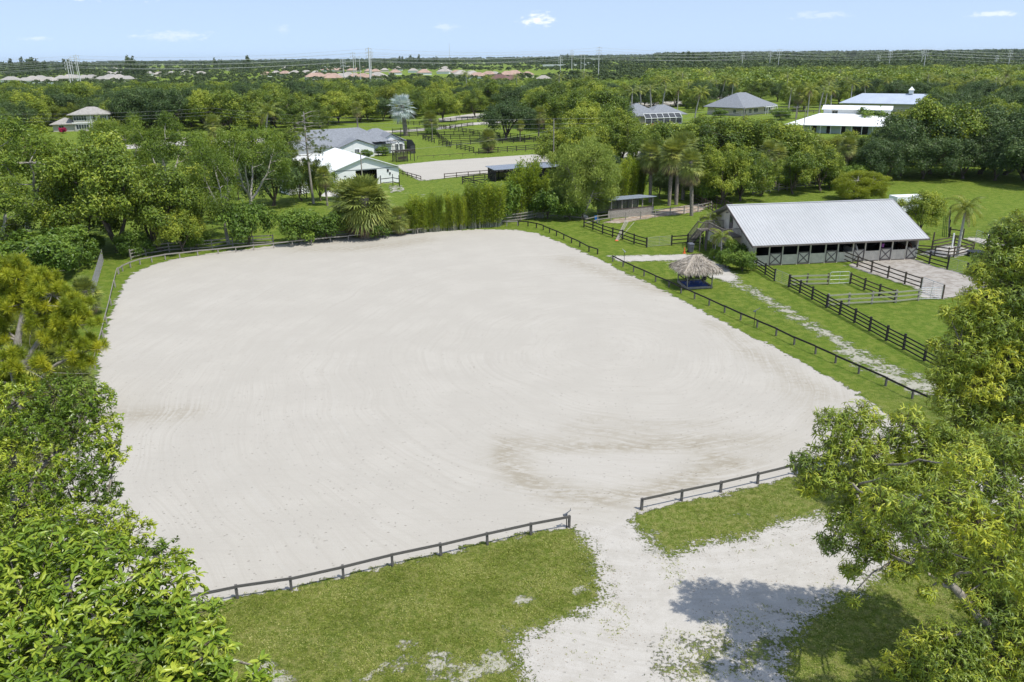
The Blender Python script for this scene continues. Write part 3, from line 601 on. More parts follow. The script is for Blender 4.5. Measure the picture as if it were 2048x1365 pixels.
# ------------------------------------------------------------------ leaves
def nrmz(a): return a/(np.linalg.norm(a, axis=1)[:, None]+1e-9)
def leaves(mb, C, D, N, L, W, tint, shape='quad', mat=0, curl=.15):
    n = len(C); L = np.broadcast_to(L, (n,))[:, None]; W = np.broadcast_to(W, (n,))[:, None]
    D = nrmz(D); S = nrmz(np.cross(D, N)); U = np.cross(S, D)
    tint = np.broadcast_to(tint, (n,))
    if shape == 'quad':
        V = np.stack([C, C+D*L*.45+S*W/2+U*W*.15, C+D*L-U*L*curl, C+D*L*.45-S*W/2+U*W*.15], 1).reshape(-1, 3)
        F = np.arange(4*n).reshape(n, 4); k = 4
    elif shape == 'fold':
        V = np.stack([C, C+D*L*.45, C+D*L-U*L*curl, C+D*L*.42+S*W/2+U*W*.28, C+D*L*.42-S*W/2+U*W*.28], 1).reshape(-1, 3)
        b = np.arange(n)[:, None]*5
        F = np.concatenate([b+np.array([0, 3, 2, 1]), b+np.array([0, 1, 2, 4])]); k = 5
    elif shape == 'oval':
        V = np.stack([C, C+D*L*.5-U*L*curl*.2, C+D*L-U*L*curl, C+D*L*.28+S*W*.42+U*W*.2, C+D*L*.7+S*W*.42+U*(W*.2-L*curl*.4), C+D*L*.28-S*W*.42+U*W*.2, C+D*L*.7-S*W*.42+U*(W*.2-L*curl*.4)], 1).reshape(-1, 3)
        b = np.arange(n)[:, None]*7
        F = [b+np.array([0, 3, 4, 1]), b+np.array([0, 1, 6, 5])]; F2 = np.concatenate([b+np.array([1, 4, 2]), b+np.array([1, 2, 6])])
        mb.add(V, np.concatenate(F), mat, np.repeat(tint, 7)); mb.f.append(F2+mb.n-len(V)); mb.m.append(np.full(len(F2), mat)); return
    elif shape == 'sickle':
        pts = []
        for t, ww in ((0, .15), (.35, 1.), (.7, .8), (1, .05)):
            c = C+D*L*(t-.12*t*t)+S*L*.32*(t*t)-U*L*curl*t*t*1.5
            pts += [c+U*0+S*W*ww/2, c-S*W*ww/2]
        V = np.stack(pts, 1).reshape(-1, 3); b = np.arange(n)[:, None]*8
        F = np.concatenate([b+np.array([0, 1, 3, 2]), b+np.array([2, 3, 5, 4]), b+np.array([4, 5, 7, 6])]); k = 8
    mb.add(V, F, mat, np.repeat(tint, k))
def rdir(rs, n): return nrmz(rs.normal(size=(n, 3)))
def bez(a, b, c, n): t = np.linspace(0, 1, n)[:, None]; return (1-t)**2*np.array(a)+2*t*(1-t)*np.array(b)+t*t*np.array(c)
def limb(mb, a, c, r0, r1, rs, n=6, sag=.0, side=6):
    a = np.array(a, float); c = np.array(c, float); L = np.linalg.norm(c-a)
    mid = a*.5+c*.5+rs.normal(0, L*.09, 3)+np.array([0, 0, L*.10-sag]); P = bez(a, mid, c, n); P[1:-1] += rs.normal(0, L*.012, (n-2, 3))
    mb.tube(P, np.linspace(r0, r1, n), side); return P
def crown_leaves(mb, rs, C, rc, cc, nl, ls, lw, shape='quad', up=.45, out=.55, fl=.85, tvar=.13, tbase=.5, tclump=.16, droop=0.0, dens_pow=.35):
    """C clump centres, rc radii, cc crown centre"""
    wt_ = rc**2; cnt = np.maximum(3, (nl*wt_/wt_.sum()).astype(int)); idx = np.repeat(np.arange(len(C)), cnt); n = len(idx)
    o = nrmz(C-cc)[idx]; d = nrmz(rs.normal(size=(n, 3))+out*o+np.array([0, 0, up*.8])); r = rc[idx]*rs.uniform(0, 1, n)**dens_pow
    lump = 1+.18*np.sin(d[:, 0]*7+idx)+.18*np.sin(d[:, 1]*8+idx*2.1)+.12*np.sin(d[:, 2]*11+idx)
    P = C[idx]+d*(r*lump)[:, None]*np.array([1, 1, fl])
    N = nrmz(d+rs.normal(0, .55, (n, 3))+np.array([0, 0, up])); D = nrmz(np.cross(N, rs.normal(size=(n, 3)))+np.array([0, 0, -droop]))
    ct = np.clip(rs.normal(tbase, tclump, len(C)), 0, 1)
    L = ls*rs.uniform(.7, 1.3, n)
    leaves(mb, P-D*L[:, None]*.5, D, N, L, L*lw, np.clip(ct[idx]+rs.normal(0, tvar, n), 0, 1), shape)
def broad(seed, Ht, Rr, base=.28, ncl=34, nleaf=5000, ls=.34, lw=.7, clump=.33, lop=.12, tr=.22, mats=('trunk', 'leaf_mid'), shape='quad', open_=.0, droop=.0, fl=.85, tclump=.16, split=2, zshape=1.0, up=.45, lowz=-.62):
    rs = np.random.RandomState(seed); z0 = Ht*base; hz = (Ht-z0)/2; cc = np.array([rs.normal(0, lop)*Rr*.4, rs.normal(0, lop)*Rr*.4, z0+hz*.95])
    d = rdir(rs, ncl); d[:, 2] = np.where(d[:, 2] < lowz, -d[:, 2]*.6, d[:, 2]); f = np.where(rs.uniform(size=ncl) < .22*(1-open_), rs.uniform(.15, .5, ncl), rs.uniform(.62, .86, ncl))
    wob = 1+lop*np.sin(np.arctan2(d[:, 1], d[:, 0])*3+seed)+lop*.8*np.sin(np.arctan2(d[:, 1], d[:, 0])*2+seed*1.7)
    prof = np.where(d[:, 2] > 0, 1-(1-zshape)*d[:, 2], 1)
    C = cc+d*(f*wob*prof)[:, None]*np.array([Rr, Rr, hz]); rc = Rr*clump*rs.uniform(.65, 1.2, ncl)
    top = C[:, 2]+rc*fl; C[:, 2] *= np.minimum(1, Ht/np.maximum(top, .1))
    t = MB(); fk = np.array([rs.normal(0, .03)*Ht, rs.normal(0, .03)*Ht, z0*rs.uniform(.75, 1.0)+.3])
    P = bez((0, 0, -.1), (rs.normal(0, .1), rs.normal(0, .1), fk[2]*.5), fk, 6); t.tube(P, np.linspace(tr*1.25, tr*.8, 6), 8)
    mains = []
    for i in range(3+split):
        a = 2*math.pi*i/(3+split)+rs.uniform(0, .8); e = cc+np.array([math.cos(a)*Rr*.42, math.sin(a)*Rr*.42, hz*rs.uniform(-.1, .55)])
        mains.append(limb(t, fk, e, tr*.62, tr*.25, rs, 7))
    allp = np.concatenate([m_[2:] for m_ in mains])
    for c in C:
        j = np.argmin(np.linalg.norm(allp-c, axis=1)+np.maximum(0, allp[:, 2]-c[2])); limb(t, allp[j], c+(c-allp[j])*.15, tr*.2, tr*.05, rs, 5, side=4)
    cr = MB(); crown_leaves(cr, rs, C, rc, cc, nleaf, ls, lw, shape, tclump=tclump, droop=droop, fl=fl, up=up)
    k = f'{mats[1]}_{seed}'
    return t.mesh('trunk_'+k, M[mats[0]], True), cr.mesh('crown_'+k, M[mats[1]])
def fan(mb, rs, o, d, up, Lp, Rf, nseg, tint, droop=.3, mat=0, half=2.0):
    """fan leaf: petiole from o along d, then blade segments"""
    d = d/np.linalg.norm(d); s = np.cross(d, up); s /= np.linalg.norm(s)+1e-9; u = np.cross(s, d)
    e = o+d*Lp-np.array([0, 0, droop*Lp*.4])
    mb.tube([o, (o+e)/2+np.array([0, 0, Lp*.05]), e], [.02, .016, .012], 3, mat, tint*.8, cap=False)
    a = np.linspace(-half, half, nseg); dd = np.cos(a)[:, None]*d+np.sin(a)[:, None]*s+u*(.18+.12*abs(np.sin(a)))[:, None]
    dd += rs.normal(0, .04, dd.shape); dd = nrmz(dd); L = Rf*(.72+.28*np.cos(a*.6))*rs.uniform(.9, 1.08, nseg)
    w = Rf*half*2/nseg*.42
    tg = nrmz(np.cross(dd, u))
    m1 = e+dd*(L*.5)[:, None]-np.array([0, 0, 1.])*(droop*L*.15)[:, None]; t1 = e+dd*L[:, None]-np.array([0, 0, 1.])*(droop*L*.75)[:, None]
    V = np.stack([np.tile(e, (nseg, 1)), m1+tg*w/2, t1, m1-tg*w/2], 1).reshape(-1, 3)
    mb.add(V, np.arange(4*nseg).reshape(-1, 4), mat, np.repeat(np.clip(tint+rs.normal(0, .06, nseg), 0, 1), 4))
def fanpalm(seed, th, nf=34, Lp=.9, Rf=.85, tr=.17, dead=14, mats=('palm_bark', 'leaf_palm', 'dry'), nseg=16, boots=True, tb=.5, low=-.9, lean=.04):
    rs = np.random.RandomState(seed); top = np.array([rs.normal(0, lean)*th, rs.normal(0, lean)*th, th])
    t = MB(); P = bez((0, 0, -.1), (top[0]*.3, top[1]*.3, th*.5), top, 8); t.tube(P, np.linspace(tr*1.15, tr, 8), 9)
    if boots:
        for i in range(int(th*9)):
            a = i*2.4; z = th*.35+th*.63*(i/(th*9)); x0 = np.interp(z, P[:, 2], P[:, 0]); y0 = np.interp(z, P[:, 2], P[:, 1])
            t.box((x0+math.cos(a)*tr*1.1, y0+math.sin(a)*tr*1.1, z), (.05, .09, .22), a, ry=.35)
    c = MB()
    for i in range(nf):
        q = i/nf; el = math.pi/2*(.98-(1.0-low)*q**.9) if False else (1.45-(1.45-low)*q**.85); a = i*2.39996+rs.uniform(-.2, .2)
        d = np.array([math.cos(a)*math.cos(el), math.sin(a)*math.cos(el), math.sin(el)]); k = rs.uniform(.85, 1.1)
        fan(c, rs, top+np.array([0, 0, -.25*q]), d, np.array([0, 0, 1.]) if abs(d[2]) < .95 else np.array([math.cos(a), math.sin(a), 0]), Lp*k, Rf*k, nseg, float(np.clip(rs.normal(tb+.1*(q-.3), .15), 0, 1)), .25+.45*q)
    out = [t.mesh(f'palm_trunk_{seed}', M[mats[0]], True), c.mesh(f'palm_crown_{seed}', M[mats[1]])]
    if dead:
        dm = MB()
        for i in range(dead):
            a = i*2.39996+1; el = rs.uniform(-1.4, -.75); d = np.array([math.cos(a)*math.cos(el), math.sin(a)*math.cos(el), math.sin(el)])
            fan(dm, rs, top+np.array([0, 0, -.35]), d, np.array([math.cos(a), math.sin(a), .3]), Lp*.8, Rf*1.0, 12, .5, .8, half=1.3)
        out.append(dm.mesh(f'palm_dead_{seed}', M[mats[2]]))
    return out
def feather(mb, rs, o, a, el, L, tint, nl=22, droop=.9, wl=.42, lw=.05, plume=.25):
    n = 9; t = np.linspace(0, 1, n); ang = el-droop*t*1.5*t**.3; st = L/(n-1)
    x = np.concatenate([[0], np.cumsum(np.cos(ang[:-1])*st)]); z = np.concatenate([[0], np.cumsum(np.sin(ang[:-1])*st)])
    h = np.array([math.cos(a), math.sin(a), 0]); P = o+x[:, None]*h+z[:, None]*np.array([0, 0, 1.]); mb.tube(P, np.linspace(.035, .008, n), 3, 0, tint*.7, cap=False)
    q = np.linspace(.12, 1, nl); C = np.stack([np.interp(q, t, P[:, i]) for i in range(3)], 1); T = nrmz(np.gradient(C, axis=0)); s = np.cross(T, [0, 0, 1.]); s = nrmz(s)
    ll = wl*L/2.6*np.sin(np.clip(q*.9+.12, 0, 1)*math.pi)**.5+.1
    for sg in (-1, 1):
        D = nrmz(T*.55+s*sg*.9+np.array([0, 0, -.35])+rs.normal(0, plume, (nl, 3))*.5)
        leaves(mb, C, D, np.cross(s, T)*1.0+rs.normal(0, .2, (nl, 3)), ll*rs.uniform(.85, 1.1, nl), lw*L/2.6*1.3, np.clip(tint+rs.normal(0, .06, nl), 0, 1), 'quad', curl=.35)
def featherpalm(seed, th, nf=20, L=2.8, tr=.13, mats=('royal_bark', 'leaf_coco', 'dry'), dead=2, droop=.9, shaft=None, nl=24, lw=.055, lean=.05, curve=.0, tb=.5):
    rs = np.random.RandomState(seed); top = np.array([rs.normal(0, lean)*th+curve, rs.normal(0, lean)*th, th]); t = MB()
    P = bez((0, 0, -.1), (top[0]*.2, top[1]*.2, th*.55), top, 9); t.tube(P, np.linspace(tr*1.3, tr*.85, 9), 9)
    out = []
    c = MB()
    for i in range(nf):
        q = i/nf; el = 1.35-1.65*q; feather(c, rs, top, i*2.39996+rs.uniform(-.2, .2), el, L*rs.uniform(.85, 1.1), float(np.clip(rs.normal(tb+.12*q, .12), 0, 1)), nl, droop*rs.uniform(.8, 1.15), lw=lw)
    if shaft: t.tube([top+(0, 0, -.05), top+(0, 0, shaft*.5), top+(0, 0, shaft)], [tr*1.0, tr*.9, tr*.4], 8)
    out = [t.mesh(f'fpalm_trunk_{seed}', M[mats[0]], True), c.mesh(f'fpalm_crown_{seed}', M[mats[1]])]
    if dead:
        dm = MB()
        for i in range(dead): feather(dm, rs, top+(0, 0, -.1), i*2.8+seed, -.6, L*.8, .5, 18, .5)
        out.append(dm.mesh(f'fpalm_dead_{seed}', M[mats[2]]))
    return out

# ------------------------------------------------------------------ buildings
def gable_roof(mb, u0, u1, v0, v1, ze, zr, th=.14, axis='u', mat=0):
    """closed gable roof shell; ridge along u (axis='u') or v"""
    if axis == 'v': u0, u1, v0, v1 = v0, v1, u0, u1
    vm = (v0+v1)/2
    pr = [(v0, ze), (vm, zr), (v1, ze), (v1, ze-th), (vm, zr-th), (v0, ze-th)]
    V = [(u, v, z) for u in (u0, u1) for v, z in pr]
    if axis == 'v': V = [(b, a, c) for a, b, c in V]
    F = [(0, 1, 7, 6), (1, 2, 8, 7), (2, 3, 9, 8), (3, 4, 10, 9), (4, 5, 11, 10), (5, 0, 6, 11), (0, 5, 4, 1), (1, 4, 3, 2), (6, 7, 10, 11), (7, 8, 9, 10)]
    mb.add(V, F, mat)
def hip_roof(mb, u0, u1, v0, v1, ze, zr, th=.2, mat=0):
    w = min(u1-u0, v1-v0)/2; um, vm = (u0+u1)/2, (v0+v1)/2
    if u1-u0 >= v1-v0: r0, r1 = (u0+w, vm), (u1-w+1e-3, vm)
    else: r0, r1 = (um, v0+w), (um, v1-w+1e-3)
    V = [(u0, v0, ze), (u1, v0, ze), (u1, v1, ze), (u0, v1, ze), (*r0, zr), (*r1, zr)]+[(u0, v0, ze-th), (u1, v0, ze-th), (u1, v1, ze-th), (u0, v1, ze-th)]
    if u1-u0 >= v1-v0: F = [(0, 1, 5, 4), (1, 2, 5), (2, 3, 4, 5), (3, 0, 4)]
    else: F = [(0, 1, 4), (1, 2, 5, 4), (2, 3, 5), (3, 0, 4, 5)]
    F += [(0, 6, 7, 1), (1, 7, 8, 2), (2, 8, 9, 3), (3, 9, 6, 0), (6, 9, 8, 7)]
    mb.add(V, F, mat)
def window(parent, u, z, w, h, v=0.0, face='front', pane='glass', frame='white_paint', mull=2):
    """window on the wall plane v (face front, looking -v) or on the plane u (face side, looking -u)"""
    m = MB(); t = .09
    def B(mb, a0, a1, z0, z1, dp, off, mt=0):
        if face == 'front': mb.box(((a0+a1)/2, v-off, (z0+z1)/2), (a1-a0, dp, z1-z0), mat=mt)
        elif face == 'left': mb.box((v-off, (a0+a1)/2, (z0+z1)/2), (dp, a1-a0, z1-z0), mat=mt)
        else: mb.box((v+off, (a0+a1)/2, (z0+z1)/2), (dp, a1-a0, z1-z0), mat=mt)
    B(m, u-w/2-t, u+w/2+t, z-t, z, .10, .05); B(m, u-w/2-t, u+w/2+t, z+h, z+h+t, .10, .05)
    B(m, u-w/2-t, u-w/2, z, z+h, .10, .05); B(m, u+w/2, u+w/2+t, z, z+h, .10, .05)
    for i in range(1, mull+1): B(m, u-w/2+w*i/(mull+1)-.03, u-w/2+w*i/(mull+1)+.03, z, z+h, .07, .045)
    f = m.build('window', M[frame], parent)
    g = MB(); B(g, u-w/2, u+w/2, z, z+h, .03, .02); g.build('pane', M[pane], f)
    return f
def along(a, b):
    d = b-a; return math.atan2(d[1], d[0]), float(np.hypot(*d))

# ---- the stable
ST0 = G(1507, 533); STA = R(8.0)
stable = thing('horse_stable', 'long pale stable with striped light metal roof, half doors and a gable balcony', 'stable', (*ST0, 0), STA)
SL, SW = 20.75, 15.0; ZE, ZR = 2.58, 5.95
m = MB()
m.add([(0, 3.8, 0), (0, SW, 0), (0, SW, ZE), (0, SW/2, ZR-.25), (0, 3.8, ZE+(ZR-ZE-.25)*3.8/(SW/2)), (.12, 3.8, 0), (.12, SW, 0), (.12, SW, ZE), (.12, SW/2, ZR-.25), (.12, 3.8, ZE+(ZR-ZE-.25)*3.8/(SW/2))],
      [(0, 4, 3, 2, 1), (5, 6, 7, 8, 9), (0, 1, 6, 5), (1, 2, 7, 6), (2, 3, 8, 7), (3, 4, 9, 8), (4, 0, 5, 9)])
m.add([(0, 0, 0), (0, 3.8, 0), (0, 3.8, ZE+(ZR-ZE-.25)*3.8/(SW/2)), (0, 0, ZE), (.12, 0, 0), (.12, 3.8, 0), (.12, 3.8, ZE+(ZR-ZE-.25)*3.8/(SW/2)), (.12, 0, ZE)], [(0, 3, 2, 1), (4, 5, 6, 7), (0, 4, 7, 3), (3, 7, 6, 2), (1, 5, 4, 0)])
m.add([(SL, 0, 0), (SL, SW, 0), (SL, SW, ZE), (SL, SW/2, ZR-.25), (SL, 0, ZE), (SL-.12, 0, 0), (SL-.12, SW, 0), (SL-.12, SW, ZE), (SL-.12, SW/2, ZR-.25), (SL-.12, 0, ZE)],
      [(0, 1, 2, 3, 4), (5, 9, 8, 7, 6), (0, 5, 6, 1), (1, 6, 7, 2), (2, 7, 8, 3), (3, 8, 9, 4), (4, 9, 5, 0)])
m.box((SL/2, SW-.06, ZE/2), (SL-.26, .12, ZE))
for i in range(1, 25): m.box((-.008, i*.6, ZE/2), (.016, .05, ZE-.1), mat=0)
m.build('wall', M['barn_wall'], stable)
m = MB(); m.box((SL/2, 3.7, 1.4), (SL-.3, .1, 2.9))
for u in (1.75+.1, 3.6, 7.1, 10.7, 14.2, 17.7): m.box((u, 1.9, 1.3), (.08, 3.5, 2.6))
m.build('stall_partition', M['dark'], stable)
bays = [1.78, 1.66, 1.9, 1.58, 1.92, 1.58, 1.92, 1.56, 1.92, 1.56, 1.86, 1.51]
post = MB().box((0, 0, .5), (1, 1, 1)).mesh('stall_post', M['barn_wall'])
u = 0.0
def half_wall(u0, u1):
    q = MB(); nb = 6
    for k in range(nb):
        q.box(((u0+u1)/2, -.012+.006*(k % 2), .12+k*.205), (u1-u0-.10, .05, .198))
    q.build('half_wall', M['barn_wall'], stable)
for k, bw in enumerate(bays):
    put('stall_post', post, stable, (u if k else .07, -.02, 0), 0, (.12, .13, ZE-.12))
    if k % 2 == 0: half_wall(u, u+bw)
    else:
        d = thing('stall_door', None, None, (u+bw/2, -.07, 0)); d.parent = stable
        w2 = bw/2-.10; q = MB()
        q.box((0, .02, .80), (2*w2-.2, .02, 1.2)); q.build('door_panel', M['barn_wall'], d)
        q = MB()
        q.box((-w2, 0, .78), (.13, .05, 1.46)); q.box((w2, 0, .78), (.13, .05, 1.46)); q.box((0, -.003, .10), (2*w2-.13, .05, .14)); q.box((0, -.003, 1.44), (2*w2-.13, .05, .14))
        q.beam((-w2+.05, -.012, .16), (w2-.05, -.012, 1.38), .04, .11); q.beam((-w2+.05, -.006, 1.38), (w2-.05, -.006, .16), .04, .11)
        q.build('door_frame', M['barn_trim'], d)
    u += bw
put('stall_post', post, stable, (SL-.09, -.02, 0), 0, (.16, .16, ZE-.12))
MB().box((SL/2, -.02, ZE-.06+.02), (SL+.1, .16, .24)).build('header_beam', M['barn_wall'], stable)
MB().box((SL/2, 0, .03), (SL-.3, .10, .10)).build('base_board', M['brown_wood'], stable)
m = MB(); gable_roof(m, -.75, SL+.75, -.85, SW+.85, ZE-.02+.10, ZR, .10)
nr = 62; sl = (ZR-ZE-.08)/(SW/2+.85); an = math.atan(sl)
for i in range(nr):
    uu = -.68+(SL+1.36)*i/(nr-1)
    for s_ in (0, 1):
        a_ = (uu, -.86 if s_ == 0 else SW+.86, ZE+.085); b_ = (uu, SW/2, ZR+.012)
        m.beam(a_, b_, .075, .07, 1)
m.box((SL/2, SW/2, ZR+.02), (SL+1.5, .34, .07))
m.build('metal_roof', [simple('stable_roof', (.42, .425, .425), .55, .06, .15, metal=.0), simple('stable_rib', (.50, .505, .505), .5, .03, .5)], stable)
m = MB()
for uu in (-.78, SL+.78):
    m.beam((uu, -.92, ZE-.03), (uu, SW/2, ZR-.07), .07, .24); m.beam((uu, SW+.92, ZE-.03), (uu, SW/2, ZR-.07), .07, .24)
m.box((SL/2, -.89, ZE-.02), (SL+1.5, .05, .18)); m.build('fascia', M['barn_trim'], stable)
# upper door, lamp, balcony on the gable
dd = MB().box((-.05, SW/2-.2, 3.75), (.08, .95, 2.0)).build('loft_door', M['barn_trim'], stable)
MB().box((-.10, SW/2-.2, 4.2), (.03, .6, .7)).build('pane', M['glass'], dd)
MB().tube([(-.05, SW/2+.9, 4.85), (-.25, SW/2+.9, 4.9), (-.33, SW/2+.9, 4.8)], .05, 6).build('wall_lamp', M['barn_trim'], stable)
m = MB(); P0, P1, zz = 4.0, 9.6, 2.68
m.box((-1.25, (P0+P1)/2, zz), (2.48, P1-P0, .16)); bal = m.build('balcony', M['deck_wood'], stable)
m = MB()
for a_, b_ in (((-2.42, P0+.05), (-2.42, P1-1.1)), ((-2.42, P0+.05), (-.08, P0+.05)), ((-2.42, P1-.05), (-.08, P1-.05))):
    m.beam((*a_, zz+1.0), (*b_, zz+1.0), .1, .06); L_ = math.hypot(b_[0]-a_[0], b_[1]-a_[1]); n_ = int(L_/.16)
    for i in range(n_+1):
        p = (a_[0]+(b_[0]-a_[0])*i/n_, a_[1]+(b_[1]-a_[1])*i/n_); m.box((*p, zz+.55), (.04, .04, .86))
for p in ((-2.42, P0+.05), (-2.42, P1-1.1), (-2.42, P1-.05), (-2.42, (P0+P1)/2)): m.box((*p, zz+.5), (.1, .1, 1.12))
m.build('railing', M['deck_wood'], bal)
for p in ((-2.35, P0+.15), (-2.35, P1-.15), (-2.35, (P0+P1)/2)): MB().box((*p, zz/2-.05), (.14, .14, zz-.1)).build('support_post', M['deck_wood'], bal)
m = MB(); m.box((-3.0, P1-.6, zz-.02), (1.1, 1.2, .14))
for i in range(12):
    t_ = i/12; m.box((-3.0, P1+.15+t_*3.4, zz-.22-t_*(zz-.25)), (.95, .32, .05))
for u_ in (-3.48, -2.52):
    m.beam((u_, P1, zz-.15), (u_, P1+3.6, .05), .05, .25); m.beam((u_, P1, zz+.95), (u_, P1+3.6, 1.05), .06, .08)
    for i in range(18): t_ = i/17; m.box((u_, P1+.05+t_*3.4, zz+.42-t_*(zz-.35)), (.035, .035, .95))
m.beam((-2.45, P1-1.15, zz+1.0), (-3.5, P1-1.15, zz+1.0), .06, .1); m.beam((-3.5, P1-1.15, zz+1.0), (-3.5, P1, zz+1.0), .06, .1)
for i in range(7): m.box((-2.5-i*.15, P1-1.15, zz+.5), (.035, .035, .95))
for u_ in (-3.45, -2.6): m.box((u_, P1-1.1, zz/2-.05), (.12, .12, zz-.1))
m.build('staircase', M['deck_wood'], bal)
def at_stable(u_, v_): c, s = math.cos(STA), math.sin(STA); return (ST0[0]+u_*c-v_*s, ST0[1]+u_*s+v_*c)
# things in the stalls
b_ = thing('feed_bucket', 'purple bucket hanging in the stall opening near the right of the stable', 'bucket', (*at_stable(16.2, .12), 1.62))
MB().tube([(0, 0, 0), (0, 0, .42)], [.15, .19], 12).build('bucket_body', M['purple'], b_)
MB().tube([(-.18, 0, .42), (-.1, 0, .6), (.1, 0, .6), (.18, 0, .42)], .012, 4).build('handle', M['wire'], b_)
def horse(name, lab, uu, mat):
    x0, y0 = at_stable(uu, 1.5); h = thing(name, lab, 'horse', (x0, y0, 0), STA-math.pi/2)
    # forward is +x (out of the stall)
    m = MB()
    m.tube([(-1.35, 0, 1.15), (-1.2, 0, 1.18), (-.8, 0, 1.15), (-.2, 0, 1.10), (.2, 0, 1.18), (.45, 0, 1.3), (.75, 0, 1.55), (1.0, 0, 1.78), (1.12, 0, 1.84), (1.28, 0, 1.74), (1.5, 0, 1.5), (1.62, 0, 1.38), (1.66, 0, 1.34)],
           [.08, .25, .31, .30, .31, .27, .18, .13, .125, .12, .085, .075, .03], 12)
    for xx, s_ in ((-1.0, .14), (-1.0, -.14), (.2, .14), (.2, -.14)):
        m.tube([(xx, s_, 1.1), (xx+.02, s_, .62), (xx-.04 if xx < 0 else xx, s_, .35), (xx, s_, .08), (xx+.03, s_, 0)], [.15, .075, .05, .045, .065], 8)
    for s_ in (.07, -.07): m.tube([(1.06, s_, 1.9), (1.06, s_*1.3, 2.06)], [.04, .01], 5)
    m.build('body', M[mat], h, smooth=True)
    q = MB()
    for i in range(12): q.box((.5+i*.05, 0, 1.58+i*.036), (.06, .05, .14))
    q.tube([(-1.42, 0, 1.2), (-1.55, 0, .9), (-1.5, 0, .55)], [.05, .07, .02], 6)
    q.build('mane', M['dark'], h)
horse('horse', 'bay horse looking out over the last half door on the right of the stable', 19.9, 'horse')
horse('horse', 'pale horse head in the stall opening beside the brown fence', 12.9, 'horse_white')

# ---- thatched hut
hA, hB, hC = G(1374, 579.5), G(1410, 577.5), G(1342, 562)
ang, wu = along(hA, hB); wv = float(np.hypot(*(hC-hA)))*.92
hut = thing('thatched_hut', 'small square hut with a shaggy palm thatch roof and a blue floor', 'hut', (*hA, 0), ang)
wu, wv = 2.75, 2.75
MB().box((wu/2, wv/2, .09), (wu-.1, wv-.1, .14)).build('floor', M['brown_wood'], hut)
m = MB()
m.box((wu/2, -.02, .14), (wu+.1, .12, .22)); m.box((wu/2, wv+.02, .14), (wu+.1, .12, .22)); m.box((-.02, wv/2, .14), (.12, wv-.1, .22)); m.box((wu+.02, wv/2, .14), (.12, wv-.1, .22))
m.build('floor_frame', M['grey_wood'], hut)
for a_, b_ in ((0, 0), (wu, 0), (wu, wv), (0, wv)): MB().tube([(a_, b_, 0), (a_*1.0, b_, 1.1), (a_, b_, 2.15)], .065, 7).build('post', M['grey_wood'], hut)
m = MB()
m.beam((0, wv, .95), (wu, wv, .95), .06, .1); m.beam((0, 0, .95), (0, wv, .95), .06, .1); m.beam((wu, 0, .95), (wu, wv, .95), .06, .1)
for a_, b_ in (((0, 0), (wu, 0)), ((wu, 0), (wu, wv)), ((wu, wv), (0, wv)), ((0, wv), (0, 0))): m.beam((*a_, 2.08), (*b_, 2.08), .1, .1)
m.build('rail', M['brown_wood'], hut)
rs = np.random.RandomState(3)
m = MB(); c_ = np.array([wu/2, wv/2]); ov = .72; zt = 3.45; ez = 1.98
hx = wu/2+ov
V = [(c_[0]-hx, c_[1]-hx, ez), (c_[0]+hx, c_[1]-hx, ez), (c_[0]+hx, c_[1]+hx, ez), (c_[0]-hx, c_[1]+hx, ez), (c_[0]-.35, c_[1], zt), (c_[0]+.35, c_[1], zt)]
Vb = [(x, y, z-.18) for x, y, z in V]
m.add(V+Vb, [(0, 1, 5, 4), (1, 2, 5), (2, 3, 4, 5), (3, 0, 4), (6, 10, 11, 7), (7, 11, 8), (8, 11, 10, 9), (9, 10, 6), (0, 6, 7, 1), (1, 7, 8, 2), (2, 8, 9, 3), (3, 9, 6, 0)])
def thatch(mb, n):
    th = rs.uniform(0, 2*math.pi, n); ct, st = np.cos(th), np.sin(th); k = 1/np.maximum(abs(ct), abs(st))
    r = np.sqrt(rs.uniform(0.0, 1.02, n)); x = c_[0]+ct*k*r*hx; y = c_[1]+st*k*r*hx; z = zt-(zt-ez)*r+.05+rs.uniform(0, .08, n)
    out = np.stack([ct, st, 0*ct], 1); ax = np.where((abs(ct) > abs(st))[:, None], np.stack([np.sign(ct), 0*ct, 0*ct], 1), np.stack([0*ct, np.sign(st), 0*ct], 1))
    D = ax*.6+out*.3+rs.normal(0, .28, (n, 3)); D[:, 2] -= .42+rs.uniform(0, .3, n); D /= np.linalg.norm(D, axis=1)[:, None]
    leaves(mb, np.stack([x, y, z], 1), D, np.tile([0, 0, 1.], (n, 1))+rs.normal(0, .5, (n, 3)), rs.uniform(.35, .75, n), rs.uniform(.025, .06, n), rs.uniform(0, 1, n), 'quad')
thatch(m, 5200)
# ragged skirt
n = 1300; s_ = rs.uniform(-1, 1, n); sd4 = rs.randint(0, 4, n)
ex = np.where(sd4 == 0, s_*hx, np.where(sd4 == 1, hx, np.where(sd4 == 2, s_*hx, -hx))); ey = np.where(sd4 == 0, -hx, np.where(sd4 == 1, s_*hx, np.where(sd4 == 2, hx, s_*hx)))
oo = np.stack([ex/hx*(abs(ex) >= hx*.999), ey/hx*(abs(ey) >= hx*.999), 0*ex], 1)
leaves(m, np.stack([c_[0]+ex, c_[1]+ey, np.full(n, ez+.02)], 1), oo*.35+rs.normal(0, .2, (n, 3))+np.array([0, 0, -1.]), oo+rs.normal(0, .3, (n, 3)), rs.uniform(.2, .5, n), rs.uniform(.025, .06, n), rs.uniform(0, 1, n), 'quad')
m.build('thatch_roof', M['thatch'], hut)
MB().tube([(c_[0]-.6, c_[1], zt+.03), (c_[0]+.6, c_[1], zt+.03)], .05, 6).build('ridge_pole', M['brown_wood'], hut)
def in_hut(u_, v_): return (hA[0]+u_*math.cos(ang)-v_*math.sin(ang), hA[1]+u_*math.sin(ang)+v_*math.cos(ang))
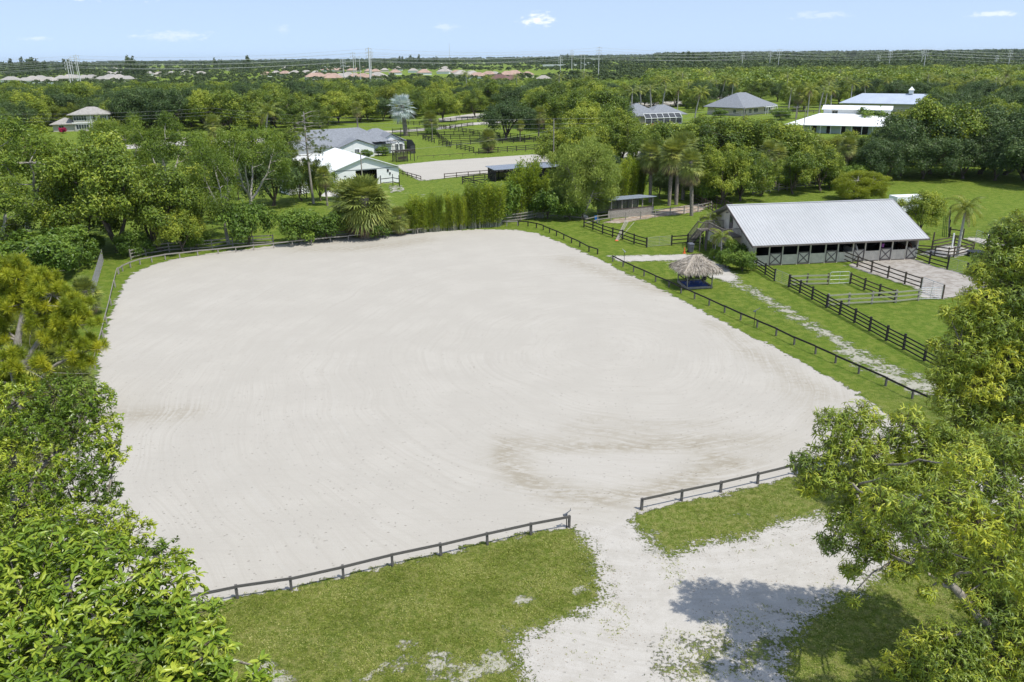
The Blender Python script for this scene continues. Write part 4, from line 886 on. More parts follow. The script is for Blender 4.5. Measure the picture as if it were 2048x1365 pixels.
rg = MB().box((0, 0, .012), (2.3, 2.3, .02)).build('rug', M['rug'], None, (*in_hut(wu/2, wv/2), .163), ang); tag(rg, 'blue patterned rug on the floor of the thatched hut', 'rug')
def chair_meshes():
    f = MB()
    for sx in (-.26, .26):
        f.tube([(sx, -.3, 0), (sx, .12, .42), (sx, .30, .62)], .018, 5); f.tube([(sx, .28, 0), (sx, -.25, .42)], .018, 5); f.tube([(sx, .05, .40), (sx, .34, 1.02)], .018, 5)
        f.box((sx*1.08, -.02, .61), (.06, .45, .025)); f.tube([(sx*1.08, -.2, .42), (sx*1.08, -.2, .60)], .014, 4)
    f.tube([(-.26, .34, 1.02), (.26, .34, 1.02)], .018, 5)
    s = MB().add([(-.25, -.25, .42), (.25, -.25, .42), (.25, .10, .38), (-.25, .10, .38), (-.25, -.25, .40), (.25, -.25, .40), (.25, .10, .36), (-.25, .10, .36)], [(0, 1, 2, 3), (4, 7, 6, 5), (0, 4, 5, 1), (2, 6, 7, 3), (1, 5, 6, 2), (0, 3, 7, 4)])
    b = MB().add([(-.25, .08, .40), (.25, .08, .40), (.25, .36, 1.04), (-.25, .36, 1.04), (-.25, .11, .39), (.25, .11, .39), (.25, .39, 1.03), (-.25, .39, 1.03)], [(0, 1, 2, 3), (4, 7, 6, 5), (0, 4, 5, 1), (2, 6, 7, 3), (1, 5, 6, 2), (0, 3, 7, 4)])
    return f.mesh('chair_frame', M['grey_wood']), s.mesh('chair_seat', M['navy']), b.mesh('chair_back', M['navy'])
CF, CS, CB = chair_meshes()
for (u_, v_, rr, lab) in ((.6, 1.5, 1.2, 'dark folding chair at the left side of the thatched hut'), (1.2, 2.25, .15, 'dark folding chair at the back of the hut, next to the left one'),
                          (1.95, 2.2, -.3, 'dark folding chair at the back right of the thatched hut'), (2.3, 1.3, -1.2, 'dark folding chair at the right side of the thatched hut, pale legs showing')):
    x_, y_ = in_hut(u_, v_); c = thing('folding_chair', lab, 'chair', (x_, y_, .19), ang+rr, 'folding chairs in the thatched hut')
    put('frame', CF, c); put('seat', CS, c); put('backrest', CB, c)

# ---- small things
def wheelie(p):
    x, y = G(*p); b = thing('wheelie_bin', 'tall dark grey wheelie bin behind the thatched hut', 'bin', (x, y, 0), .2)
    q = MB(); V = [(-.24, -.28, .08), (.24, -.28, .08), (.24, .26, .08), (-.24, .26, .08), (-.32, -.36, 1.05), (.32, -.36, 1.05), (.32, .36, 1.05), (-.32, .36, 1.05)]
    q.add(V, [(0, 1, 5, 4), (1, 2, 6, 5), (2, 3, 7, 6), (3, 0, 4, 7), (0, 3, 2, 1), (4, 5, 6, 7)])
    for k in range(3): q.box((0, -.325-.02*k, .45+.18*k), (.42, .03, .05))
    q.build('bin_body', M['bin_grey'], b)
    q = MB(); q.add([(-.35, -.40, 1.06), (.35, -.40, 1.06), (.35, .38, 1.10), (-.35, .38, 1.10), (-.33, -.38, 1.13), (.33, -.38, 1.13), (.30, .32, 1.2), (-.30, .32, 1.2)], [(0, 1, 5, 4), (1, 2, 6, 5), (2, 3, 7, 6), (3, 0, 4, 7), (4, 5, 6, 7), (0, 3, 2, 1)])
    q.tube([(-.3, .42, 1.02), (.3, .42, 1.02)], .02, 6); q.build('lid', M['bin_grey'], b)
    for s in (-.3, .3): MB().tube([(s-.03, .26, .13), (s+.03, .26, .13)], .13, 12).build('wheel', M['black_wood'], b)
wheelie((1381, 505))
cn = thing('traffic_cone', 'faded orange traffic cone beside the grey wheelie bin', 'cone', (*G(1368.5, 507), 0))
MB().box((0, 0, .02), (.38, .38, .04)).build('base', M['orange'], cn); MB().tube([(0, 0, .04), (0, 0, .78)], [.14, .03], 12).build('cone_body', M['orange'], cn)
a0 = G(1231, 483); a1 = G(1251, 441, 2.0)
for i, lab in enumerate(('long peeled pole leaning on the paddock fence, leftmost of the bundle', 'long grey pole leaning on the paddock fence, in the middle of the bundle', 'long pole leaning on the paddock fence, right of the middle one', 'thin pale pole of the leaning bundle, splayed out to the right')):
    pl = thing('leaning_pole', lab, 'pole', (a0[0]+i*.10, a0[1], 0)); e = a1-a0
    MB().tube([(0, 0, .05), (e[0]*(1+.0*i)+(.0, .1, .2, .95)[i], e[1]+.05*i, 2.0-.1*i)], (.06, .055, .05, .035)[i], 8).build('pole_shaft', M['grey_wood' if i < 3 else 'green_wood'], pl)
    MB().tube([(0, 0, .03), (e[0]*.03, e[1]*.03, .11)], (.08, .075, .07, .05)[i], 8).build('end_band', M['orange'], pl)
def sprinkler(p, lab, h=1.5, gun=.5, mat='wire'):
    x, y = G(*p); s = thing('sprinkler', lab, 'sprinkler', (x, y, 0), .4)
    MB().tube([(0, 0, 0), (0, 0, h)], .028, 7).build('riser', M['black_wood'], s)
    q = MB(); q.tube([(0, 0, h-.03), (0, 0, h+.12)], .05, 8); q.tube([(-.08, 0, h+.1), (gun, 0, h+.28)], [.035, .022], 7); q.tube([(gun*.75, 0, h+.2), (gun*.95, .03, h+.38)], .012, 5)
    q.box((-.13, 0, h+.06), (.14, .1, .1)); q.build('nozzle', M['galv' if mat == 'galv' else 'bin_grey'], s)
    return s
sprinkler((1508, 652), 'dark irrigation sprinkler on a riser by the right arena fence', 1.35)
sprinkler((1248, 530), 'pale-topped sprinkler gun at the upper end of the right arena fence', 1.55, .35, 'galv').rotation_euler.z = 2.2
sprinkler((1133, 1056), 'dark sprinkler head at the end post by the arena entrance', .75, .25)
ct = thing('garden_chair', 'blue plastic garden chair in the shade behind the small paddock corner', 'chair', (*G(1194, 446), 0), .6); q = MB()
for a_ in (-.27, .27):
    for b_ in (-.25, .25): q.tube([(a_, b_, 0), (a_*.85, b_*.85, .42)], .03, 5)
q.build('leg', M['blue_plastic'], ct); MB().box((0, 0, .44), (.55, .52, .05)).build('seat', M['blue_plastic'], ct)
MB().box((0, .27, .75), (.52, .05, .6), rx=-.2).build('backrest', M['blue_plastic'], ct); MB().box((-.3, 0, .66), (.06, .5, .04)).box((.3, 0, .66), (.06, .5, .04)).build('armrest', M['blue_plastic'], ct)
tk = thing('water_tank', 'low round black water trough on the grass beside the palm', 'trough', (*G(1950, 512), 0))
m = MB(); a = np.arange(24)*2*math.pi/24
for r0, r1, z0, z1 in ((.86, .92, 0, .18), (.92, .88, .18, .36), (.88, .95, .36, .58)): m.tube([(0, 0, z0), (0, 0, z1)], [r0, r1], 24, cap=False)
m.tube([(0, 0, .58), (0, 0, .581), (0, 0, .2)], [.95, .84, .80], 24, cap=False); m.build('trough_wall', M['tank'], tk)
MB().tube([(0, 0, .05), (0, 0, .48)], .80, 24).build('water_surface', M['water'], tk)
# white trailer behind the stable
tr = thing('horse_trailer', 'white box trailer half hidden by the leafy tree behind the stable', 'trailer', (*G(1829, 430), 0), R(8)); m = MB()
m.box((0, 1.2, 1.65), (4.6, 2.2, 2.3)); m.box((-2.75, 1.2, 2.3), (.9, 2.2, 1.0)); m.build('trailer_body', M['white_metal'], tr)
for u_ in (-.5, .6): MB().tube([(u_, .02, .38), (u_, -.12, .38)], .38, 16).build('wheel', M['black_wood'], tr)
m = MB(); m.box((0, .07, 1.9), (1.2, .03, .5)); m.build('side_window', M['glass'], tr)

# ---- sheds and shelters
def shed(name, label, fl, fr, dep, hf, hb, roofmat, wallmat='brown_wood', npost=4, ov=.45, back=True, half=None, sides=True):
    a, b = G(*fl), G(*fr); an, L = along(a, b); s = thing(name, label, 'shelter', (*a, 0), an)
    for i in range(npost): MB().box((L*i/(npost-1), 0, hf/2), (.14, .14, hf)).build('post', M[wallmat], s)
    for i in range(npost): MB().box((L*i/(npost-1), dep, hb/2), (.14, .14, hb)).build('post', M[wallmat], s)
    q = MB(); sl = (hb-hf)/dep; z0 = hf-ov*sl; z1 = hb+ov*sl
    q.add([(-ov, -ov, z0), (L+ov, -ov, z0), (L+ov, dep+ov, z1), (-ov, dep+ov, z1), (-ov, -ov, z0+.09), (L+ov, -ov, z0+.09), (L+ov, dep+ov, z1+.09), (-ov, dep+ov, z1+.09)], [(0, 3, 2, 1), (4, 5, 6, 7), (0, 1, 5, 4), (1, 2, 6, 5), (2, 3, 7, 6), (3, 0, 4, 7)])
    for i in range(int(L/.6)): q.beam((i*.6, -ov, z0+.10), (i*.6, dep+ov, z1+.10), .04, .03)
    q.build('roof', M[roofmat], s)
    if back:
        q = MB(); nb = int(hb/.22)
        for k in range(nb): q.box((L/2, dep+.08, .12+k*.22), (L, .03, .2))
        q.build('back_wall', M[wallmat], s)
    if sides:
        for u_ in (-.09, L+.09):
            q = MB()
            for k in range(int(hb/.3)): q.box((u_, dep/2, .12+k*.30), (.03, dep, .22))
            q.build('side_wall', M[wallmat], s)
    if half:
        q = MB()
        for k in range(5): q.box((L/2-.2, -.10, .14+k*.25), (L+.8, .04, .245))
        q.build('kick_wall', M['grey_wood'], s); MB().box((L/2-.2, -.14, 1.33), (L+.8, .06, .12)).build('cap_board', M['brown_wood'], s)
    return s
shed('run_in_shelter', 'open-fronted weathered shelter with flat grey metal roof beside the feathery tree', (1222, 437), (1304, 429), 4.2, 2.75, 2.35, 'galv_roof', 'grey_wood', 5, half=True, sides=False)
shed('run_in_shed', 'dark run-in shed with blue-grey roof nearest the white barn', (991, 364), (1052, 359), 3.4, 2.35, 2.6, 'bluegrey_roof', 'black_wood', 4)
shed('run_in_shed', 'dark run-in shed with blue-grey roof behind the wooden utility pole', (1086, 360), (1146, 354), 3.4, 2.45, 2.7, 'bluegrey_roof', 'black_wood', 4)
pg = thing('pergola', 'small black slatted pergola at the corner of the far arena', 'pergola', (*G(793, 325), 0), along(G(793, 325), G(829, 322.5))[0]); m = MB()
PL = along(G(793, 325), G(829, 322.5))[1]
for u_ in (0, PL*.62, PL):
    for v_ in (0, 2.6): MB().box((u_, v_, 1.25), (.14, .14, 2.5)).build('post', M['black_wood'], pg)
for k in range(9): m.box((PL*.31, -.02, .3+k*.24), (PL*.62, .04, .13)); m.box((-.02, 1.3, .3+k*.24), (.04, 2.6, .13))
m.build('slat_screen', M['black_wood'], pg); m = MB()
for k in range(12): m.box((-.2+(PL+.4)*k/11, 1.3, 2.58), (.06, 3.2, .14))
for v_ in (0, 2.6): m.box((PL/2, v_, 2.46), (PL+.6, .08, .16))
m.beam((PL-.1, 0, 1.9), (PL-.7, 0, 2.4), .07, .07); m.build('roof_slats', M['brown_wood'], pg)
MB().box((PL*.45, 1.2, .4), (2.2, .6, .12)).box((PL*.45, 1.45, .75), (2.2, .08, .5)).build('bench', M['brown_wood'], pg)

# ---- white barn
wa, wb_ = G(669, 376.5), G(788.5, 371); an, WL = along(wa, wb_)
wa = np.array([-34.3, 155.6]); an = R(29); WL = 13.6
wbn = thing('white_barn', 'white gabled barn with bright metal roof and a dark doorway behind the fan palm', 'barn', (*wa, 0), an); WD = 19.0; we, wr = 3.1, 5.4
m = MB(); f0 = [(0, 0, 0), (WL, 0, 0), (WL, 0, we), (WL/2, 0, wr), (0, 0, we)]
c0_, c1_ = WL*.34, WL*.66
m.add([(0, 0, 0), (c0_, 0, 0), (c0_, 0, 2.9), (c1_, 0, 2.9), (c1_, 0, 0), (WL, 0, 0), (WL, 0, we), (WL/2, 0, wr), (0, 0, we)], [(0, 1, 2, 8), (4, 5, 6, 3), (2, 3, 6, 7, 8)])
m.add([(0, 0, 0), (0, WD, 0), (0, WD, we), (0, 0, we), (WL, 0, 0), (WL, WD, 0), (WL, WD, we), (WL, 0, we), (WL/2, WD, wr)], [(0, 3, 2, 1), (4, 5, 6, 7), (1, 2, 8, 6, 5)])
m.build('wall', M['white_paint'], wbn)
MB().box((WL/2, -.02, we-.05), (WL, .05, .10)).build('band_board', M['shingle'], wbn)
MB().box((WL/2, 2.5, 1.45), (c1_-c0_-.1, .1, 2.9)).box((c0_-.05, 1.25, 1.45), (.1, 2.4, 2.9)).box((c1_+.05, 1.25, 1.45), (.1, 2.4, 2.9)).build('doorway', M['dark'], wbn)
m = MB(); gable_roof(m, -.5, WL+.5, -.5, WD+.5, we-.12+.06, wr+.12, .12, 'v'); m.build('metal_roof', M['white_metal'], wbn)
MB().box((WL*.18, -.03, 2.0), (.45, .04, .18)).build('wall_sign', M['bin_grey'], wbn)
MB().box((WL*.83, -.06, 2.5), (.35, .1, .5)).box((WL*.86, -.06, 1.9), (.3, .1, .4)).build('wall_lamp', M['dark'], wbn)
sh = thing('garden_shed', 'small white shed with grey roof left of the white barn, behind the trees', 'shed', (*G(578, 391), 0), an+.1)
MB().box((2, 2.5, 1.2), (4, 5, 2.4)).build('wall', M['white_paint'], sh); m = MB(); gable_roof(m, -.3, 4.3, -.4, 5.4, 2.4, 3.6, .1, 'v'); m.build('roof', M['galv_roof'], sh)
window(sh, 2, 1.1, .8, .8, mull=1)
sp = thing('sand_pile', 'heap of pale sand on the grass before the white barn', 'sand pile', (*G(662, 391), 0)); m = MB()
rs = np.random.RandomState(9); ar = np.linspace(0, 2*math.pi, 40, endpoint=False); V = []; 
for k in range(9):
    q = k/8; V += [(math.cos(t_)*2.1*(1-q)**.8*(1+.08*math.sin(3*t_+k)), math.sin(t_)*1.5*(1-q)**.8, 1.0*q**1.2*(1+rs.normal(0, .03))-.02) for t_ in ar]
m.add(V, np.array([(k*40+i, k*40+(i+1) % 40, (k+1)*40+(i+1) % 40, (k+1)*40+i) for k in range(8) for i in range(40)])); m.build('heap', M['sandpile'], sp, smooth=True)

# ---- grey-roofed house behind the white barn
ha, hb_ = G(683, 318), G(749, 313); an, HL = along(ha, hb_)
h1 = thing('grey_roof_house', 'low white house with grey shingle roof and a dark screened patio behind the white barn', 'house', (*ha, 0), an)
m = MB(); m.box((0, 9, 1.4), (24, 13, 2.8)); m.add([(0, 0, 0), (HL, 0, 0), (HL, 0, 2.8), (HL/2, 0, 4.3), (0, 0, 2.8), (0, 4, 0), (HL, 4, 0), (HL, 4, 2.8), (0, 4, 2.8)], [(0, 1, 2, 3, 4), (0, 4, 8, 5), (1, 6, 7, 2)])
g0, g1, gv = HL+3.4, HL+10.6, 4.5
m.add([(g0, gv, 0), (g1, gv, 0), (g1, gv, 2.9), ((g0+g1)/2, gv, 4.7), (g0, gv, 2.9), (g0, gv+6, 0), (g1, gv+6, 0), (g1, gv+6, 2.9), (g0, gv+6, 2.9)], [(0, 1, 2, 3, 4), (0, 4, 8, 5), (1, 6, 7, 2)])
m.build('wall', M['white_paint'], h1)
m = MB(); gable_roof(m, -.6, HL+.6, -.4, 9, 2.75, 4.6, .15, 'v'); m.build('roof', M['shingle'], h1)
m = MB(); gable_roof(m, g0-.6, g1+.6, gv-.4, 16, 2.85, 5.0, .15, 'v'); m.build('roof', M['shingle'], h1)
m = MB(); hip_roof(m, -12.6, HL+7, 2.0, 16.2, 2.8, 6.6); m.build('roof', M['shingle'], h1)
m = MB(); hip_roof(m, HL-1, HL+12.2, 6.0, 17.5, 2.82, 5.9); m.build('roof', M['shingle'], h1)
window(h1, HL*.48, 1.1, 1.1, .95, mull=2)
window(h1, (g0+g1)/2+1.3, .2, .8, 2.0, v=gv, mull=1); window(h1, (g0+g1)/2+2.6, .2, .8, 2.0, v=gv, mull=1)
pc = MB(); 
for k in range(6):
    u_ = HL+.8+k*2.1; pc.tube([(u_, -.5, 0), (u_, -.5, 2.2), (u_+.0, 1.2, 3.3), (u_, gv-.3, 3.3)], .06, 5)
for v_, z_ in ((-.5, 0.05), (-.5, 1.1), (-.5, 2.2), (1.2, 3.3), (gv-.3, 3.3)): pc.tube([(HL+.8, v_, z_), (HL+11.3, v_, z_)], .05, 5)
cg = pc.build('patio_cage', M['dark'], h1)
MB().add([(HL+.9, 1.2, 3.27), (HL+4.4, 1.2, 3.27), (HL+4.4, gv-.4, 3.27), (HL+.9, gv-.4, 3.27), (HL+10, -.48, 0.1), (HL+11.2, -.48, .1), (HL+11.2, -.48, 2.15), (HL+10, -.48, 2.15), (HL+11.28, -.4, .1), (HL+11.28, gv, .1), (HL+11.28, gv, 3.2), (HL+11.28, 1.2, 3.2), (HL+11.28, -.4, 2.1)], [(0, 1, 2, 3), (4, 5, 6, 7), (8, 9, 10, 11, 12)]).build('patio_screen', M['screen'], cg)

# ---- left two-storey house
ha = G(140, 263.5); an = along(ha, G(208, 261.5))[0]; HL = 13.2
h2 = thing('two_storey_house', 'pale two-storey house with tan hip roof and white-framed windows at the upper left', 'house', (*ha, 0), an)
MB().box((HL/2+.9, 5, 2.9), (HL-1.8, 10, 5.8)).build('wall', M['beige'], h2); MB().box((-1.8, 4, 1.3), (7.2, 7, 2.6)).build('side_wing', M['beige'], h2)
m = MB(); hip_roof(m, 0, HL+1, -.8, 10.8, 5.75, 8.1); m.build('roof', M['tan_shingle'], h2)
m = MB(); hip_roof(m, -6.2, 2.6, -.3, 8.2, 2.6, 4.6); m.build('roof', M['tan_shingle'], h2)
for u_, z_, w_, h_, mu in ((4.0, 3.7, 4.2, 1.5, 4), (8.7, 3.7, .9, 1.5, 0), (10.9, 3.7, 2.2, 1.5, 2), (4.4, .7, 4.2, 1.6, 4), (9.0, .7, .9, 1.6, 0), (11.1, .7, 2.0, 1.6, 2), (13.0-.6, 3.7, .01+.6, 1.5, 0)): window(h2, u_, z_, w_, h_, 0.0, mull=mu)
window(h2, -2.6, .6, 1.6, 1.4, .5, mull=1)
m = MB(); m.box((7.5, -.12, 2.9), (.35, .2, 5.6)); m.box((5.6, -.10, 2.85), (9.0, .16, .35)); m.build('trim', M['white_paint'], h2)
# brown roofed house
hb2 = thing('brown_roof_house', 'reddish brown hip roof of a house half hidden behind the left trees', 'house', (-136, 192, 0), R(-6))
MB().box((12, 8, 1.5), (23, 14, 3)).build('wall', M['beige'], hb2); m = MB(); hip_roof(m, -.5, 24.5, 0, 16, 3.0, 6.6); m.build('roof', M['brown_shingle'], hb2)
for u_ in (4, 9, 15, 20): window(hb2, u_, .9, 1.5, 1.3, 1.0, mull=1)

# ---- right: two grey hip roofed houses
ha = G(1283, 250); an = along(ha, G(1384, 246))[0]; HL = along(ha, G(1384, 246))[1]
h3 = thing('pool_cage_house', 'grey hip-roofed house with a white-framed pool cage in front', 'house', (*ha, 0), an)
MB().box((HL*.45, 12, 1.4), (HL*.95, 12, 2.8)).build('wall', M['cream'], h3)
m = MB(); hip_roof(m, -3.5, HL*.55, 5.0, 19.5, 2.8, 6.9); m.build('roof', M['shingle'], h3)
m = MB(); hip_roof(m, HL*.3, HL+1.2, 5.3, 18, 2.83, 6.1); m.build('roof', M['shingle'], h3)
pc = MB()
for k in range(7): u_ = 1+k*(HL*.72)/6; pc.tube([(u_, -1, 0), (u_, -1, 2.2), (u_+.9, 2.4, 3.6), (u_+.9, 5.2, 3.2)], .09, 5)
for v_, z_, o_ in ((-1, 0.05, 0), (-1, 2.2, 0), (2.4, 3.6, .9)): pc.tube([(1+o_, v_, z_), (1+o_+HL*.72, v_, z_)], .09, 5)
cg = pc.build('pool_cage', M['white_paint'], h3)
MB().add([(1.2, -.95, .1), (HL*.72+.8, -.95, .1), (HL*.72+.8, -.95, 2.15), (1.2, -.95, 2.15), (2.0, 2.35, 3.52), (HL*.72+1.6, 2.35, 3.52)], [(0, 1, 2, 3), (3, 2, 5, 4)]).build('cage_screen', M['screen'], cg)
ha = np.array([95., 337.]); an = R(44); HL = 28.
h4 = thing('grey_hip_roof_house', 'large house with broad grey hip roof and cream walls at the upper right', 'house', (*ha, 0), an)
MB().box((HL/2, 9, 1.6), (HL-1, 16, 3.2)).build('wall', M['cream'], h4)
m = MB(); hip_roof(m, -1.5, HL-3, -1.2, 18, 3.25, 8.6); m.build('roof', M['shingle'], h4)
m = MB(); hip_roof(m, HL*.55, HL+1, .4, 14, 3.22, 6.4); m.build('roof', M['shingle'], h4)
for u_, w_ in ((3, 2.2), (7.5, 2.2), (12, 3.2), (HL-8, 2.4), (HL-4.4, 2.4)): window(h4, u_, .8, w_, 1.6, 1.0, mull=2)
for v_ in (4, 9, 13): window(h4, v_, .9, 1.2, 1.4, .5, face='left', mull=1)
pc = MB()
for k in range(6): u_ = HL*.52+k*1.9; pc.tube([(u_, -2.2, 0), (u_, -2.2, 3.0), (u_, .4, 3.3)], .11, 5)
pc.tube([(HL*.52, -2.2, 3.0), (HL*.52+9.5, -2.2, 3.0)], .11, 5); pc.build('porch_frame', M['white_paint'], h4)

# ---- white stable complex at the right
ha = G(1597, 266); an = along(ha, G(1776, 271.5))[0]; HL = along(ha, G(1776, 271.5))[1]
h5 = thing('white_stable', 'wide low white-roofed stable with green-grey front and dark stall openings at the right', 'stable', (*ha, 0), an)
MB().box((HL/2, 7.5, 1.35), (HL-2, 13, 2.7)).build('wall', simple('mint_wall', (.42, .50, .48), .8, .05, 1), h5)
m = MB(); V = [(-4.5, -1.2, 2.55), (HL+1, -1.2, 2.7), (HL+3.5, 14, 5.2), (4, 15, 5.2), (-4.5, -1.2, 2.4), (HL+1, -1.2, 2.55), (HL+3.5, 14, 5.05), (4, 15, 5.05), (HL+3, 22, 2.6), (0, 22, 2.6)]
m.add(V, [(0, 1, 2, 3), (4, 7, 6, 5), (0, 4, 5, 1), (1, 5, 6, 2), (3, 7, 4, 0), (3, 2, 8, 9)]); m.build('metal_roof', M['white_metal'], h5)
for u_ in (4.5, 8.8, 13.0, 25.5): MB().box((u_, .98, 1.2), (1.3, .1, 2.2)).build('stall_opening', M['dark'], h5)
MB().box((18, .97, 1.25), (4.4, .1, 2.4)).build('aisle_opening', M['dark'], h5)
for k in range(10): MB().box((-2.5+k*(HL+1)/9, -.8, 1.25), (.16, .16, 2.5)).build('post', M['white_paint'], h5)
m = MB(); m.box((15, 19, 3.3), (20, 6, 6.6)); m.build('upper_block', M['cream'] if False else M['white_paint'], h5)
m = MB(); gable_roof(m, 4.4, 25.6, 15.2, 22.8, 6.5, 7.6, .2); m.build('upper_roof', M['white_metal'], h5)
for u_ in (8.5, 19): window(h5, u_, 4.9, 1.6, 1.1, 16.0, mull=1, frame='cream')
ha = G(1681, 222); HL2 = 66; an = R(-30)
h6 = thing('long_barn', 'long barn with light blue-grey roof and two white cupolas behind the white stable', 'barn', (*ha, 0), an)
MB().box((HL2/2, 7, 1.7), (HL2-1, 13, 3.4)).build('wall', M['beige'], h6); m = MB(); hip_roof(m, -1, HL2+1, -1.2, 15.2, 3.4, 7.2); m.build('metal_roof', simple('blue_roof', (.42, .47, .55), .45, .05, .3), h6)
for u_ in (26.5, 55):
    m = MB(); m.box((u_, 7, 7.9), (1.7, 1.7, 1.5)); c = m.build('cupola', M['white_paint'], h6); m = MB(); hip_roof(m, u_-1.15, u_+1.15, 5.85, 8.15, 8.7, 10.2, .12); m.build('cupola_roof', M['white_metal'], c)

# ---- far houses and commercial buildings
rs = np.random.RandomState(21)
FH = []
for x0, x1, yb, n_, cols in ((20, 110, 167, 5, ('tan_shingle', 'pale_tile')), (115, 260, 163, 9, ('tan_shingle', 'pale_tile')), (200, 420, 152, 8, ('pale_tile', 'tan_shingle')), (520, 640, 152, 6, ('pale_tile', 'salmon_tile')), (620, 760, 160, 10, ('salmon_tile', 'salmon_tile', 'pale_tile')),
                             (640, 780, 146, 8, ('pale_tile', 'salmon_tile')), (780, 930, 148, 5, ('pale_tile', 'salmon_tile')), (910, 1060, 156, 8, ('salmon_tile', 'pale_tile', 'galv_roof', 'salmon_tile')), (960, 1120, 166, 3, ('brown_shingle', 'pale_tile')), (560, 900, 140, 9, ('pale_tile', 'salmon_tile')),
                             (1540, 1760, 136, 5, ('pale_tile', 'tan_shingle')), (1830, 2040, 117, 8, ('pale_tile', 'salmon_tile')), (1760, 1900, 128, 4, ('pale_tile',)), (100, 500, 141, 7, ('pale_tile', 'tan_shingle'))):
    for k in range(n_): FH.append((x0+(x1-x0)*(k+rs.uniform(.2, .8))/n_, yb+rs.uniform(-2.5, 2.5), rs.uniform(13, 22), cols[rs.randint(len(cols))]))
side = {'white_metal': 'white', 'pale_tile': 'pale tile', 'tan_shingle': 'tan', 'salmon_tile': 'salmon tile', 'galv_roof': 'grey', 'brown_shingle': 'brown'}
LM = [(10, 'the left edge'), (60, 'the far-left white gables'), (178, 'the clustered left poles'), (320, 'the dark pine clump'), (530, 'the lone conifer'), (640, 'the pale estate roofs'), (722, 'the twin poles'), (751, 'the thick pale pole'),
      (806, 'the big silver palm'), (907, 'the radio mast'), (960, 'the second silver palm'), (1043, 'the third silver palm'), (1141, 'the single wooden pole'), (1193, 'the tallest right pole'), (1290, 'the pool cage house'), (1390, 'the bushy date palm'), (1487, 'the hip roof peak'), (1540, 'the right pole pair'), (1595, 'the white stable corner'),
      (1718, 'the white upper block'), (1798, 'the first cupola'), (1870, 'the far barn trees'), (1928, 'the second cupola'), (2000, 'the upper right corner')]
used = {}
def landmark(px):
    n_ = min(LM, key=lambda l: abs(l[0]-px)); d = px-n_[0]
    rel = 'in line with' if abs(d) < 9 else ('just right of' if 0 < d < 24 else 'well right of' if d > 0 else 'just left of' if d > -24 else 'well left of')
    return f'{rel} {n_[1]}'
ORD = ['nearest', 'second nearest', 'third nearest', 'fourth nearest', 'fifth nearest', 'sixth nearest', 'seventh nearest', 'eighth nearest', 'ninth nearest', 'tenth nearest']
def uniq(head, px):
    s = f'{head} {landmark(px)}'; k = used.get(s, 0); used[s] = k+1
    return f'{ORD[k]} {s}' if k < 10 else f'{k+1}th nearest {s}'

for px_, py_, wd_, cm in sorted(FH, key=lambda q: -q[1]):
    g = G(px_, py_); o = thing('distant_house', uniq(f'{side[cm]} house roof', px_), 'house', (*g, 0), rs.uniform(-.4, .4), 'distant houses among the trees'); dd_ = wd_*rs.uniform(.6, .8)
    MB().box((0, 0, 1.7), (wd_, dd_, 3.4)).build('wall', M['cream' if rs.rand() < .6 else 'white_paint'], o); m = MB(); hip_roof(m, -wd_/2-.8, wd_/2+.8, -dd_/2-.8, dd_/2+.8, 3.4, 3.4+dd_*.25+1); m.build('roof', M[cm], o)
def block(lab, px_, py_, wd_, dp, ht, fl=2):
    g = G(px_, py_); o = thing('commercial_building', lab, 'building', (*g, 0), rs.uniform(-.1, .1)); MB().box((0, 0, ht/2), (wd_, dp, ht)).build('wall', M['white_paint'], o)
    MB().box((0, 0, ht+.3), (wd_+1, dp+1, .6)).build('parapet', M['white_metal'], o)
    for k in range(fl): MB().box((0, -dp/2-.05, ht*(k+.45)/fl), (wd_*.92, .2, ht/fl*.32)).build('window_band', M['glass'], o)
block('wide white commercial block right of centre on the horizon', 1172, 133.5, 85, 40, 9); block('white two-storey block stacked above the wide commercial building', 1188, 131.0, 50, 30, 17, 3); block('low white building behind the thin pole right of centre', 1112, 136, 60, 30, 6, 1)
block('pale commercial block at the horizon left of the right-hand woods', 1272, 126, 80, 40, 13, 3); block('small white building on the horizon left of the radio mast', 868, 134, 60, 30, 8, 1); block('long pale building on the horizon near the left edge of the estate', 668, 140, 70, 30, 7, 1)

# ---- poles and wires
def wire(name, lab, pts, r, sag, cat, mat='wire', group=None):
    m = MB(); base = np.array(pts[0])
    for a_, b_ in zip(pts[:-1], pts[1:]):
        a_ = np.array(a_); b_ = np.array(b_); t = np.linspace(0, 1, 14)[:, None]; P = a_+(b_-a_)*t; P[:, 2] -= (4*t*(1-t))[:, 0]*sag*np.linalg.norm(b_-a_); m.tube(P-base, r, 4)
    return tag(m.build(name, M[mat], None, tuple(base)), lab, cat, group)
def upole(lab, base, top_y=None, h=None, arms=True, r=.14, th=None):
    b = np.array(base); h = h or hgt(b, top_y); o = thing('utility_pole', lab, 'pole', (*b, 0)); MB().tube([(0, 0, 0), (0, 0, h)], [r, r*.7], 9).build('pole_shaft', M['pole_wood'], o)
    if arms:
        MB().box((0, -.1, h-.35), (2.2, .1, .12), .35).build('crossarm', M['pole_wood'], o)
        for u_ in (-.95, .95, 0): MB().tube([(u_*math.cos(.35), u_*math.sin(.35)-.1, h-.3), (u_*math.cos(.35), u_*math.sin(.35)-.1, h-.05)], .05, 6).build('insulator', M['galv'], o)
    return np.array([b[0], b[1], h])
T1 = upole('wooden utility pole rising behind the far arena beside the feathery tree', G(1107, 336), 238, arms=False)
T2 = upole('wooden utility pole standing in the dense trees below the pool cage house', G(1489, 215, 10.6), h=10.6, arms=False)
T3 = upole('wooden utility pole in front of the white stable roof', G(1594, 213, 10.6), h=10.6, arms=True)
T4 = upole('short wooden pole directly in front of the white barn gable', G(727, 392), 306, arms=False)
T5 = upole('thin weathered pole among the far paddock fences', G(865, 281), 246, arms=False, r=.10)
